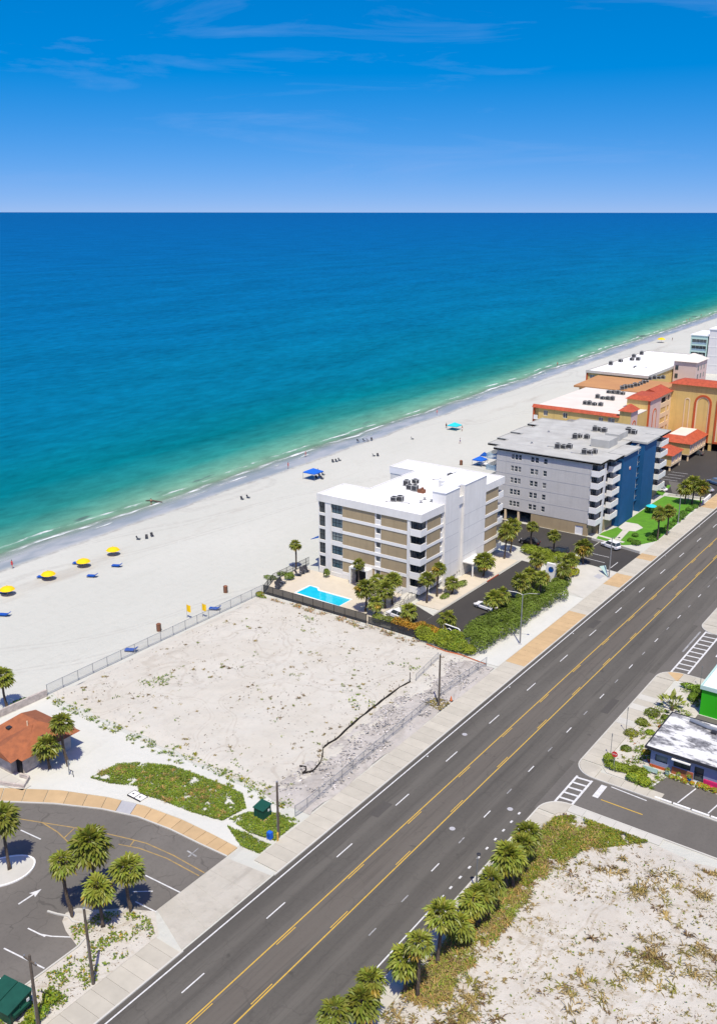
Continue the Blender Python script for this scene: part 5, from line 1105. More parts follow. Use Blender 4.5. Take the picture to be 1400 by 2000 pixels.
utility_pole((-62.7, 71.2), 7.5, 'wooden utility pole beside the blue bin and green cabinet')
utility_pole((-62.6, 44.0), 8.7, 'tall wooden utility pole by the palm island and pavement', lean=(-.1, -.1))
utility_pole((-62.7, 37.9), 7.9, 'wooden utility pole with short crossarm next to the dumpster', top=True)
def street_light(p, h, ang, reach, label, double=False):
    o = thing('street_light', label, 'street light', (*p, 0)); MB().path([(*p, 0), (*p, h * .5), (*p, h)], [.14, .11, .08], 9).build('column', 'grey_metal', o)
    MB().lathe((*p, 0), [(.28, 0), (.28, .1), (.18, .2), (.14, .25)], 10).build('base', 'concrete_grey', o)
    for sgn in ((1, -1) if double else (1,)):
        dx, dy = math.cos(ang) * reach * sgn, math.sin(ang) * reach * sgn
        a = MB().path([(*p, h - .1), (p[0] + dx * .4, p[1] + dy * .4, h + .25), (p[0] + dx, p[1] + dy, h + .35)], .045, 6).build('arm', 'grey_metal', o)
        hd = MB(); hd.lathe((p[0] + dx, p[1] + dy, h + .25), [(.1, .16), (.24, .1), (.2, 0), (.05, -.03)], 10); hd.build('lamp_head', 'plastic_dark', a)
    return o
street_light((-63.2, 134.8), 9.2, R(200), 2.6, 'grey street light with long arm in front of the hedge', True)
street_light((-62.6, 173.0), 8.5, R(0), 1.4, 'dark street light post beside the pale apron and triangular sign')
street_light((-62.6, 215.8), 6.5, R(180), 1.0, 'grey lamp post on the lawn edge near the blue stair block')
street_light((-39.2, 76.2), 4.6, R(90), .2, 'thin grey post with small head among the roadside palms')
def thin_post(p, h, label):
    o = thing('sign_post', label, 'post', (*p, 0)); MB().tube((*p, 0), (*p, h), .05, .035, 7).build('shaft', 'grey_metal', o); MB().box(p[0] - .02, p[0] + .02, p[1] - .14, p[1] + .14, h - .5, h).build('plate', 'grey_metal', o); return o
for p, h, lb in (((-38.2, 117.6), 4.0, 'thin grey sign post in a round shrub on the shop corner'), ((-37.6, 110.3), 3.6, 'thin grey post beside the stop sign bed')): thin_post(p, h, lb)
for p, lb in (((-33.8, 137.2), 'left of two thin posts in front of the green building'), ((-32.3, 137.3), 'right of two thin posts in front of the green building')): thin_post(p, 3.6, lb)
ss = thing('stop_sign', 'red stop sign seen from behind the planted corner', 'sign', (-36.0, 107.3, 0))
MB().tube((-36, 107.3, 0), (-36, 107.3, 2.9), .05, n=7).build('post', 'grey_metal', ss)
oc = MB(); pts = [(-36 + .42 * math.cos(R(22.5 + 45 * i)), 2.6 + .42 * math.sin(R(22.5 + 45 * i))) for i in range(8)]
oc.add([(x, 107.24, z) for x, z in pts] + [(x, 107.2, z) for x, z in pts], [tuple(range(8)), tuple(range(15, 7, -1))] + [(i, (i + 1) % 8, 8 + (i + 1) % 8, 8 + i) for i in range(8)]); so_ = oc.build('plate', 'sign_red', ss)
def text(s, size, loc, rot, m, parent, name='lettering', ext=.006):
    cu = bpy.data.curves.new(name, 'FONT'); cu.body = s; cu.size = size; cu.align_x = 'CENTER'; cu.align_y = 'CENTER'; cu.extrude = ext
    t = bpy.data.objects.new(name, cu); COL.objects.link(t); bpy.context.view_layer.update()
    me = bpy.data.meshes.new_from_object(t.evaluated_get(bpy.context.evaluated_depsgraph_get())); bpy.data.objects.remove(t)
    o = bpy.data.objects.new(name, me); COL.objects.link(o); me.materials.clear(); me.materials.append(M[m]); q = ORG[parent.name]
    o.parent = parent; o.location = (loc[0] - q[0], loc[1] - q[1], loc[2] - q[2]); o.rotation_euler = rot; return o
text('STOP', .26, (-36, 107.19, 2.6), (R(90), 0, 0), 'white_trim', so_)
py = thing('pylon_sign', 'white tapered pylon sign with a blue round emblem in the hedge', 'sign', (-70.8, 163.2, 0))
pb = MB(); pb.add([(-72.0, 163.0, 0), (-69.9, 163.0, 0), (-70.0, 163.0, 4.3), (-71.7, 163.0, 4.3), (-72.0, 163.5, 0), (-69.9, 163.5, 0), (-70.0, 163.5, 4.3), (-71.7, 163.5, 4.3)], [(0, 1, 2, 3), (7, 6, 5, 4), (0, 4, 5, 1), (1, 5, 6, 2), (2, 6, 7, 3), (3, 7, 4, 0)]); pbo = pb.build('panel', 'white_trim', py)
pb = MB(); pb.add([(-69.9, 163.05, 0), (-69.2, 163.05, 0), (-69.5, 163.05, 3.2), (-69.95, 163.05, 4.2), (-69.9, 163.4, 0), (-69.2, 163.4, 0), (-69.5, 163.4, 3.2), (-69.95, 163.4, 4.2)], [(0, 1, 2, 3), (7, 6, 5, 4), (1, 5, 6, 2), (2, 6, 7, 3)]); pb.build('fin', 'white_trim', py)
MB().tube((-70.7, 163.0, 3.1), (-70.7, 162.93, 3.1), .55, n=20).build('emblem', 'sign_blue', pbo); MB().tube((-70.5, 163.0, 3.45), (-70.5, 162.9, 3.45), .22, n=14).build('emblem', 'glass_blue', pbo)
fs_ = thing('framed_sign', 'white framed oval-cornered sign board leaning behind the lime hedge', 'sign', (-73.4, 130.6, 0))
MB().wallstrip([(-75.0, 129.6), (-71.9, 129.2)], .1, 1.2, 2.6).build('board', 'plastic_dark', fs_)
fb = MB(); fb.path([(-75.1, 129.52, 1.25), (-71.8, 129.1, 1.25), (-71.7, 129.1, 1.5), (-71.7, 129.1, 2.5), (-72.0, 129.12, 2.7), (-74.9, 129.5, 2.7), (-75.2, 129.54, 2.4), (-75.2, 129.54, 1.4), (-75.1, 129.52, 1.25)], .1, 6); fb.build('frame', 'white_trim', fs_)
fb = MB(); fb.path([(-74.6, 129.4, 1.7), (-73.9, 129.3, 2.2), (-73.2, 129.25, 1.8), (-72.3, 129.1, 1.9)], .07, 6); fb.build('emblem', 'white_trim', fs_)
for x in (-74.7, -72.2): MB().tube((x, 129.75 if x < -73 else 129.45, 0), (x, 129.75 if x < -73 else 129.45, 2.5), .07, n=7).build('post', 'white_trim', fs_)
ts = thing('banner_sign', 'pale green triangular banner leaning on the dark street light', 'sign', (-64.0, 174.3, 0))
tb_ = MB(); tb_.add([(-65.6, 175.3, 1.1), (-64.4, 175.2, 1.6), (-63.0, 173.2, .1), (-65.5, 175.4, 1.05), (-64.3, 175.3, 1.55), (-62.9, 173.3, .05)], [(0, 2, 1), (3, 4, 5), (0, 1, 4, 3), (1, 2, 5, 4), (2, 0, 3, 5)]); tb_.build('cloth', 'pale_green', ts); MB().tube((-64.4, 175.25, 0), (-64.4, 175.25, 1.6), .04, n=6).build('pole', 'grey_metal', ts)
gc = thing('transformer_cabinet', 'dark green electrical cabinet on the grass by the driveway', 'cabinet', (-66.9, 73.2, 0))
cbx = MB(); cbx.add([(-67.9, 72.2, .15), (-65.9, 72.2, .15), (-65.9, 74.2, .15), (-67.9, 74.2, .15), (-67.85, 72.25, 1.7), (-65.95, 72.25, 1.7), (-65.95, 74.15, 1.95), (-67.85, 74.15, 1.95)], [(0, 1, 5, 4), (1, 2, 6, 5), (2, 3, 7, 6), (3, 0, 4, 7), (4, 5, 6, 7), (3, 2, 1, 0)]); cbo = cbx.build('body', 'green_metal', gc)
part(gc, 'plinth', 'concrete_tan', (-68.2, -65.6, 71.9, 74.5, 0, .15)); cl = MB(); cl.add([(-68.0, 72.1, 1.7), (-65.8, 72.1, 1.7), (-65.8, 74.3, 2.0), (-68.0, 74.3, 2.0), (-68.0, 72.1, 1.8), (-65.8, 72.1, 1.8), (-65.8, 74.3, 2.1), (-68.0, 74.3, 2.1)], [(0, 1, 5, 4), (1, 2, 6, 5), (2, 3, 7, 6), (3, 0, 4, 7), (4, 5, 6, 7)]); cl.build('lid', 'green_metal', gc)
part(cbo, 'sticker', 'white_trim', (-65.93, -65.88, 73.4, 73.75, 1.1, 1.45)); part(cbo, 'seam', 'plastic_dark', (-66.92, -66.88, 72.17, 72.2, .2, 1.68))
bn = thing('bin', 'blue newspaper box at the foot of the utility pole', 'bin', (-63.2, 70.3, 0)); part(bn, 'body', 'blue_fabric', (-63.6, -62.8, 69.9, 70.6, .3, 1.35)); part(bn, 'leg', 'white_trim', (-63.5, -62.9, 70.0, 70.5, 0, .3)); MB().tube((-63.2, 69.9, .9), (-63.2, 69.85, .9), .25, n=14).build('emblem', 'sign_blue', bn)
gc.scale = (.76, .76, .8); bn.scale = (.72, .72, .8)
hb = MB().tube((-62.3, 70.6, 0), (-62.3, 70.6, 1.0), .13, n=9); hb.lathe((-62.3, 70.6, 1.0), [(.15, 0), (.12, .15), (.02, .2)], 9); tag(hb.build('bollard', 'paint_yellow'), 'short yellow bollard beside the utility pole and blue box', 'bollard')
cn_ = thing('traffic_cone', 'orange traffic cone on the verge by the utility pole', 'cone', (-62.7, 111.0, .12)); MB().lathe((-62.7, 111.0, .12), [(.2, 0), (.06, .75), (.03, .78)], 10).build('cone', 'orange_net', cn_); part(cn_, 'base', 'plastic_dark', (-62.95, -62.45, 110.75, 111.25, .121, .16))
# dumpster
dp = thing('dumpster', 'dark green metal dumpster at the lower left corner', 'dumpster', (-66.3, 37.4, 0)); dp.rotation_euler = (0, 0, R(8))
db = MB(); db.add([(-68.0, 36.2, .2), (-64.9, 36.2, .2), (-64.9, 38.6, .2), (-68.0, 38.6, .2), (-68.2, 36.0, 1.5), (-64.7, 36.0, 1.5), (-64.7, 38.8, 1.9), (-68.2, 38.8, 1.9)], [(0, 1, 5, 4), (1, 2, 6, 5), (2, 3, 7, 6), (3, 0, 4, 7), (3, 2, 1, 0), (4, 5, 6, 7)]); do = db.build('body', 'green_metal', dp)
for x0, x1 in ((-68.25, -66.5), (-66.42, -64.65)):
    lb_ = MB(); lb_.add([(x0, 35.9, 1.52), (x1, 35.9, 1.52), (x1, 38.9, 1.95), (x0, 38.9, 1.95), (x0, 35.9, 1.62), (x1, 35.9, 1.62), (x1, 38.9, 2.05), (x0, 38.9, 2.05)], [(0, 1, 5, 4), (1, 2, 6, 5), (2, 3, 7, 6), (3, 0, 4, 7), (4, 5, 6, 7)]); lb_.build('lid', 'green_metal', dp)
for x0, x1 in ((-64.85, -64.5),): part(do, 'fork_pocket', 'green_metal', (x0, x1, 36.5, 38.3, .8, 1.1))
part(do, 'rib', 'green_metal', (-64.83, -64.68, 36.1, 36.2, .3, 1.4), (-64.83, -64.68, 37.3, 37.4, .3, 1.5), (-64.83, -64.68, 38.5, 38.6, .3, 1.7)); part(do, 'sticker', 'white_trim', (-64.69, -64.64, 38.1, 38.4, 1.2, 1.5))
for x in (-67.6, -65.2):
    for y in (36.5, 38.3): MB().tube((x - .08, y, .1), (x + .08, y, .1), .1, n=9).build('caster', 'rubber', dp)

# ---------------------------------------------------------------- vehicles
def loft(b, secs):
    m = len(secs[0]); o = len(b.v)
    for s in secs: b.v += s
    for k in range(len(secs) - 1):
        for i in range(m): b.f.append((o + k * m + i, o + k * m + (i + 1) % m, o + (k + 1) * m + (i + 1) % m, o + (k + 1) * m + i))
    b.f.append(tuple(o + i for i in range(m - 1, -1, -1))); b.f.append(tuple(o + (len(secs) - 1) * m + i for i in range(m)))
    return b
def car(loc, rz, paint, label, suv=False, truck=False):
    o = thing('parked_car', label, 'car', (0, 0, 0), 'cars parked around the buildings'); zt = 1.75 if suv else 1.45; zb = 1.02 if suv else .9
    def sec(y, z0, z1, w_): return [(-w_ * .9, y, z0), (w_ * .9, y, z0), (w_, y, z0 + .15), (w_, y, z1 - .18), (w_ * .86, y, z1), (-w_ * .86, y, z1), (-w_, y, z1 - .18), (-w_, y, z0 + .15)]
    b = MB(); loft(b, [sec(-2.28, .45, zb - .2, .72), sec(-2.12, .3, zb - .06, .84), sec(-1.2, .24, zb, .9), sec(.2, .22, zb, .91), sec(1.2, .24, zb - .03, .9), sec(2.0, .3, zb - .14, .84), sec(2.25, .42, zb - .3, .70)])
    bo = b.build('body', paint, o, smooth=False)
    y0, y1 = (-2.05, 1.05) if suv else (-1.75, 1.05); t0, t1 = (-1.85, .35) if suv else (-1.05, .3)
    g = MB(); loft(g, [[(-.8, y0, zb - .05), (.8, y0, zb - .05), (.82, y1, zb - .05), (-.82, y1, zb - .05)], [(-.62, t0, zt - .04), (.62, t0, zt - .04), (.63, t1, zt - .04), (-.63, t1, zt - .04)]]); g.build('window', 'glass', o)
    r = MB(); loft(r, [[(-.66, t0 - .05, zt - .06), (.66, t0 - .05, zt - .06), (.67, t1 + .06, zt - .06), (-.67, t1 + .06, zt - .06)], [(-.52, t0 + .1, zt + .03), (.52, t0 + .1, zt + .03), (.52, t1 - .1, zt + .03), (-.52, t1 - .1, zt + .03)]]); r.build('roof', paint, o)
    pl_ = MB()
    for sx_ in (-1, 1):
        for ya, yb in ((y0, t0), (y1, t1), ((y0 + y1) / 2 - .1, (t0 + t1) / 2)): pl_.tube((sx_ * .815, ya, zb - .05), (sx_ * .645, yb, zt - .03), .035, n=5)
    pl_.build('pillar', paint, o)
    for sx_ in (-1, 1):
        for y in (-1.4, 1.38):
            t = MB().tube((sx_ * .72, y, .33), (sx_ * .93, y, .33), .33, n=14).build('wheel', 'rubber', o); MB().tube((sx_ * .9, y, .33), (sx_ * .94, y, .33), .2, n=12).build('rim', 'rim', t)
        MB().box(sx_ * .62 - .15, sx_ * .62 + .15, 2.1, 2.24, zb - .38, zb - .22).build('headlight', 'lamp', o); MB().box(sx_ * .66 - .13, sx_ * .66 + .13, -2.27, -2.14, zb - .36, zb - .16).build('tail_light', 'tail', o)
        MB().box(sx_ * .98 - .09, sx_ * .98 + .09, .75, .92, zb, zb + .14).build('mirror', paint, o)
    o.location = loc; o.rotation_euler = (0, 0, rz); return o
car((-86.2, 132.0, .02), R(80), 'car_white', 'white car parked by the outdoor stair under the palms', True)
car((-75.2, 144.8, .03), R(80), 'car_white', 'white car with dark windows beside the hedge in the parking court')
car((-74.6, 147.9, .03), R(82), 'car_black', 'black car next to the white car by the hedge', True)
car((-73.3, 152.6, .02), R(82), 'car_dark', 'dark grey car parked under the hedge palms')
car((-84.6, 182.4, .02), R(95), 'car_black', 'black car parked in front of the grey condominium garage')
car((-76.6, 180.0, .02), R(95), 'car_black', 'black car half hidden behind the shrubs at the grey condominium', True)
car((-69.0, 190.2, .02), R(70), 'car_white', 'white car in the small forecourt next to the lawn', True)
car((-65.4, 255.2, .02), R(60), 'car_blue', 'blue and white van at the right edge of the hotel car park', True)
car((-65.6, 247.0, .02), R(75), 'car_silver', 'silver car parked near the far end of the lawn')
car((-75.6, 240.2, .02), R(85), 'car_white', 'white car parked behind the white balconies of the grey condominium')
car((-77.0, 243.6, .06), R(85), 'car_black', 'black car parked behind the white balconies of the grey condominium')
car((-79.5, 285, .02), R(88), 'car_dark', 'dark car under the larger red-roofed pavilion')

# ---------------------------------------------------------------- beach furniture
def make_umbrella():
    o = thing('beach_umbrella', None, 'umbrella'); b = MB(); n = 16; vs = [(0, 0, 1.75)]
    for r, z in ((.55, 1.66), (1.05, 1.45), (1.4, 1.12)):
        for i in range(n):
            a = 2 * math.pi * i / n; k = 1.0 if i % 2 == 0 else (.96 if r > 1.2 else 1); vs.append((r * k * math.cos(a), r * k * math.sin(a), z - (.0 if i % 2 == 0 else .02)))
    fs = [(0, 1 + i, 1 + (i + 1) % n) for i in range(n)] + [(1 + k * n + i, 1 + (k + 1) * n + i, 1 + (k + 1) * n + (i + 1) % n, 1 + k * n + (i + 1) % n) for k in range(2) for i in range(n)]
    b.add(vs, fs); c = b.build('canopy', 'yellow_fabric', o)
    b = MB()
    for i in range(0, n, 2): a = 2 * math.pi * i / n; b.tube((0, 0, 1.7), (1.36 * math.cos(a), 1.36 * math.sin(a), 1.12), .012, n=4)
    b.build('rib', 'grey_metal', c); MB().tube((0, 0, 0), (0, 0, 1.9), .035, n=7).build('pole', 'grey_metal', o); MB().lathe((0, 0, 1.88), [(.05, 0), (.06, .05), (.01, .1)], 7).build('finial', 'yellow_fabric', o)
    return o
def make_lounger():
    o = thing('beach_lounger', None, 'lounger')
    b = MB(); b.box(-.7, -.03, -.95, .45, .3, .4); b.box(.03, .7, -.95, .45, .3, .4); b.build('seat', 'lounger_blue', o)
    for x0, x1 in ((-.7, -.03), (.03, .7)):
        b = MB(); b.add([(x0, .45, .32), (x1, .45, .32), (x1, 1.0, .72), (x0, 1.0, .72), (x0, .42, .42), (x1, .42, .42), (x1, .94, .8), (x0, .94, .8)], [(0, 1, 2, 3), (7, 6, 5, 4), (0, 4, 5, 1), (1, 5, 6, 2), (2, 6, 7, 3), (3, 7, 4, 0)]); b.build('backrest', 'lounger_blue', o)
    for x in (-.62, .62):
        for y in (-.85, .4): MB().tube((x, y, 0), (x, y, .32), .035, n=6).build('leg', 'plastic_dark', o)
    return o
um = make_umbrella(); lo = make_lounger(); ul = 0
for i, (p, lb) in enumerate((((-152.55, 97.37), 'yellow beach umbrella nearest the left edge'), ((-152.82, 106.95), 'yellow beach umbrella second from the left on the sand'), ((-152.95, 115.66), 'yellow beach umbrella third from the left on the sand'), ((-153.48, 123.94), 'yellow beach umbrella with no lounger beside it on the sand'), ((-174.50, 532.89), 'distant yellow beach umbrella beyond the hotels'))):
    place(um, i, (*p, -.02), .3 * i, 1.6 if i == 4 else 1.05, lb, 'yellow beach umbrellas')
for i, (p, lb) in enumerate((((-153.86, 97.37), 'blue double lounger beside the leftmost yellow umbrella'), ((-154.52, 106.76), 'blue double lounger beside the second yellow umbrella'), ((-155.11, 115.94), 'blue double lounger beside the third yellow umbrella'), ((-144.42, 91.06), 'lone blue lounger at the left edge of the beach'), ((-146.88, 112.93), 'lone blue lounger below the third yellow umbrella'), ((-147.37, 119.67), 'lone blue lounger below the fourth yellow umbrella'), ((-114.63, 94.61), 'blue lounger standing at the chain link fence'), ((-115.41, 115.32), 'blue lounger near the yellow flags behind the fence'))):
    place(lo, i, (*p, 0), R(-62), (.68, 1.1, 1.0), lb, 'blue loungers on the beach')
def tent(p, s, h, m, label):
    o = thing('canopy_tent', label, 'canopy', (*p, 0)); b = MB(); x, y = p
    b.add([(x - s, y - s, h), (x + s, y - s, h), (x + s, y + s, h), (x - s, y + s, h), (x, y, h + .95), (x - s, y - s, h - .25), (x + s, y - s, h - .25), (x + s, y + s, h - .25), (x - s, y + s, h - .25)], [(0, 1, 4), (1, 2, 4), (2, 3, 4), (3, 0, 4), (5, 6, 1, 0), (6, 7, 2, 1), (7, 8, 3, 2), (8, 5, 0, 3)]); b.build('canopy', m, o)
    for dx in (-s, s):
        for dy in (-s, s): MB().tube((x + dx, y + dy, 0), (x + dx, y + dy, h), .04, n=6).build('leg', 'grey_metal', o)
    return o
tent((-156.44, 196.49), 2.0, 2.1, 'blue_fabric', 'blue canopy tent on the beach behind the white condominium')
tent((-156.11, 272.49), 1.8, 1.6, 'teal_fabric', 'turquoise canopy tent farther along the beach')
tent((-126.36, 235.73), 1.6, 1.9, 'blue_fabric', 'blue canopy beside the balconies of the grey condominium')
tent((-127.83, 241.21), .9, 1.8, 'sign_blue', 'small dark blue canopy behind the beach table')
bt = thing('beach_table', 'white table with dark edges under the blue canopies', 'table', (-125.2, 236, 0)); part(bt, 'top', 'white_trim', (-127.2, -123.4, 235.2, 236.8, .7, .78))
for x in (-127.0, -123.8):
    for y in (235.4, 236.4): part(bt, 'leg', 'plastic_dark', (x, x + .1, y, y + .1, 0, .7))
def make_chair():
    o = thing('beach_chair', None, 'chair')
    b = MB(); b.box(-.3, .3, -.3, .3, .22, .27); b.build('seat', 'plastic_dark', o)
    b = MB(); b.add([(-.3, .28, .24), (.3, .28, .24), (.3, .6, .85), (-.3, .6, .85), (-.3, .33, .22), (.3, .33, .22), (.3, .65, .84), (-.3, .65, .84)], [(0, 1, 2, 3), (7, 6, 5, 4), (0, 4, 5, 1), (1, 5, 6, 2), (2, 6, 7, 3), (3, 7, 4, 0)]); b.build('backrest', 'plastic_dark', o)
    b = MB()
    for x in (-.32, .32): b.path([(x, -.3, 0), (x, -.3, .45), (x, .4, .5)], .02, 5); b.tube((x, .3, 0), (x, .35, .3), .02, n=5)
    b.build('frame', 'grey_metal', o); return o
ch = make_chair(); i = 0
for grp, lb, pts in (('chairs below the blue canopy tent', 'dark beach chair below the blue canopy tent', [(-155.75, 196.98), (-156.25, 199.22), (-154.06, 197.55), (-156.42, 201.07)]), ('dark chairs near the umbrellas', 'dark beach chair in the small row right of the yellow umbrellas', [(-156.62, 133.93), (-155.75, 135.41), (-155.78, 137.12)]),
                     ('dark chairs at the waterline', 'dark beach chair at the waterline left of the white condominium roof', [(-171.88, 239.19), (-170.69, 240.91), (-170.17, 242.16), (-169.65, 243.41)]), ('chairs on the open sand', 'dark beach chair on the open sand beyond the blue tent', [(-162.75, 213.91), (-162.26, 214.99), (-162.24, 216.48), (-157.18, 226.90), (-156.31, 227.53)]), ('chairs by the picket fence', 'dark lounge chair on the pool deck by the picket fence', [(-112.2, 129.6), (-112.6, 130.8), (-113.0, 132.0), (-113.2, 137.2), (-113.4, 138.4), (-113.2, 139.6)]), ('chairs near the dry patch', 'dark beach chair near the middle of the sand', [(-158.72, 170.36), (-158.36, 172.29)]), ('chairs behind the condominium', 'dark beach chair behind the white condominium roof', [(-159.75, 252.29)])):
    pts = sorted(pts, key=lambda p: .812 * p[0] + .584 * p[1]); nm = ['leftmost', 'second', 'third', 'fourth', 'fifth', 'sixth']
    for k, p in enumerate(pts): place(ch, i, (*p, .25 if 'pool' in lb else 0), R(50 + 17 * (i % 5)), 1.5 if 'pool' in lb else 1.0, lb if len(pts) == 1 else ('left' if len(pts) == 2 and k == 0 else 'rightmost' if k == len(pts) - 1 else nm[k]) + ' ' + lb, grp); i += 1
def make_barrel():
    o = thing('litter_barrel', None, 'barrel'); MB().lathe((0, 0, 0), [(.3, 0), (.31, .3), (.33, .32), (.31, .35), (.31, .62), (.33, .64), (.31, .67), (.3, .9)], 14).build('drum', 'barrel', o); MB().lathe((0, 0, .9), [(.33, 0), (.33, .06), (.2, .16), (.03, .2)], 14).build('lid', 'rust', o)
    MB().box(.31, .36, -.06, .06, 0, 1.0).build('post', 'wood', o); return o
ba = make_barrel()
for i, (p, lb) in enumerate((((-116.92, 102.94), 'brown litter barrel near the middle of the beach fence'), ((-119.60, 122.63), 'brown litter barrel near the pool corner of the beach fence'), ((-130.98, 233.12), 'tan litter barrel behind the white condominium roof'))): place(ba, i, (*p, 0), 0, 1.35, lb, 'litter barrels on the beach')
for p, lb in (((-116.88, 109.72), 'left yellow warning flag by the beach fence'), ((-114.95, 111.67), 'right yellow warning flag by the beach fence')):
    o = thing('flag', lb, 'flag', (*p, 0), 'yellow flags'); MB().tube((*p, 0), (*p, 2.7), .03, n=6).build('pole', 'grey_metal', o); b = MB(); nx_ = 6
    b.add([(p[0] + .95 * k / nx_, p[1] + .08 * math.sin(k * 1.3), z) for z in (1.3, 2.65) for k in range(nx_ + 1)], [(k, k + 1, nx_ + 2 + k, nx_ + 1 + k) for k in range(nx_)]); b.build('cloth', 'yellow_fabric', o)

# ---------------------------------------------------------------- people on the sand and in the shallows
def body_mesh(name, J, E_, Rr, root=0):
    me = bpy.data.meshes.new(name); me.from_pydata(J, E_, []); ob = bpy.data.objects.new(name, me); COL.objects.link(ob)
    ob.modifiers.new('skin', 'SKIN'); sk = me.skin_vertices[0].data
    for i, r in enumerate(Rr): sk[i].radius = (r, r); sk[i].use_root = i == root
    sb = ob.modifiers.new('sub', 'SUBSURF'); sb.levels = 1; sb.render_levels = 1
    bpy.context.view_layer.update(); out_ = bpy.data.meshes.new_from_object(ob.evaluated_get(bpy.context.evaluated_depsgraph_get())); bpy.data.objects.remove(ob); out_.materials.clear(); out_.materials.append(M['skin']); return out_
def pose(st):
    J = [(0, 0, .95), (0, 0, 1.2), (0, 0, 1.43), (0, 0, 1.52), (0, .02, 1.66), (0, .02, 1.75)]; Rr = [.135, .12, .13, .055, .09, .06]; E_ = [(0, 1), (1, 2), (2, 3), (3, 4), (4, 5)]
    for s_ in (-1, 1):
        k = len(J); J += [(s_ * .19, 0, 1.41), (s_ * .25, -.03 - st * s_ * .1, 1.14), (s_ * .25, .06 + st * s_ * .16, .9), (s_ * .25, .09 + st * s_ * .2, .8)]; Rr += [.055, .045, .036, .035]; E_ += [(2, k), (k, k + 1), (k + 1, k + 2), (k + 2, k + 3)]
        k = len(J); J += [(s_ * .1, 0, .88), (s_ * .11, .03 - s_ * st * .16, .5), (s_ * .11, -.02 - s_ * st * .3, .08), (s_ * .12, .14 - s_ * st * .3, .04)]; Rr += [.085, .06, .042, .035]; E_ += [(0, k), (k, k + 1), (k + 1, k + 2), (k + 2, k + 3)]
    return J, E_, Rr
PM = [body_mesh('figure', *pose(0)), body_mesh('figure', *pose(.9))]
def person(p, rz, cloth, label, pm=0, wade=0., top=None):
    o = thing('person', label, 'person', (*p, -wade), 'people on the beach'); o.rotation_euler = (0, 0, rz)
    b_ = bpy.data.objects.new('body', PM[pm]); COL.objects.link(b_); b_.parent = o
    def ch_(mb, nm, m):
        c = mb.build(nm, m, None, (0, 0, 0)); c.parent = o; c.location = (0, 0, 0)
    ch_(MB().lathe((0, 0, .76), [(.2, 0), (.19, .12), (.165, .28)], 12), 'swimwear', cloth); ch_(MB().lathe((0, .0, 1.64), [(.1, 0), (.115, .06), (.09, .13), (.02, .16)], 10), 'hair', 'hair')
    if top: ch_(MB().lathe((0, 0, 1.1), [(.15, 0), (.165, .15), (.17, .3), (.08, .38)], 12), 'shirt', top)
    return o
for args in (((-164.39, 106.71), .6, 'cloth_red', 'person in red walking at the left end of the waterline', 1, 0, 'cloth_red'), ((-174.90, 154.36), 1.2, 'cloth_black', 'person wading in the shallows left of centre', 0, .3), ((-169.37, 201.29), 2.0, 'cloth_red', 'person in red standing in the wash left of the blue tent', 0, .0, 'cloth_red'), ((-174.29, 215.38), 2.4, 'cloth_pink', 'person in pink wading above the blue tent', 1, .3, 'cloth_pink'),
             ((-174.04, 290.82), .5, 'cloth_pink', 'person in pink walking at the waterline left of the turquoise tent', 1, .0, 'cloth_pink'), ((-159.56, 272.93), 1.0, 'cloth_black', 'person in black left of the turquoise tent', 0, 0, 'cloth_black'), ((-152.84, 271.96), 3.0, 'cloth_white', 'person right of the turquoise tent', 0, 0), ((-144.58, 256.22), 2.0, 'cloth_blue', 'person walking on the sand below the turquoise tent', 1, 0, 'cloth_white'),
             ((-187.83, 424.71), .3, 'cloth_red', 'distant bather in the shallows before the far hotels', 0, .4), ((-196.38, 647.91), .9, 'cloth_pink', 'left of the distant walkers at the far waterline', 1, 0), ((-196.66, 655.38), 1.9, 'cloth_red', 'middle of the distant walkers at the far waterline', 1, 0, 'cloth_red'), ((-198.44, 686.25), 2.9, 'cloth_black', 'right of the distant walkers at the far waterline', 0, 0), ((-172.27, 545.37), 1.2, 'cloth_black', 'person in black beside the distant yellow umbrella', 0, 0, 'cloth_black'), ((-158.03, 200.58), 1.2, 'cloth_white', 'person in white standing beside the blue tent', 0, 0, 'cloth_white')):
    person(*args)
tp = (-176.48, 156.50); lg = MB().path([(tp[0] - 2.2, tp[1] - .6, -.25), (tp[0] - .8, tp[1], .05), (tp[0] + .6, tp[1] + .2, .0), (tp[0] + 2.2, tp[1] + 1.0, -.2)], [.1, .18, .2, .12], 8); tag(lg.build('driftwood', 'wood', smooth=True), 'dark driftwood log lying in the shallow wash', 'log')

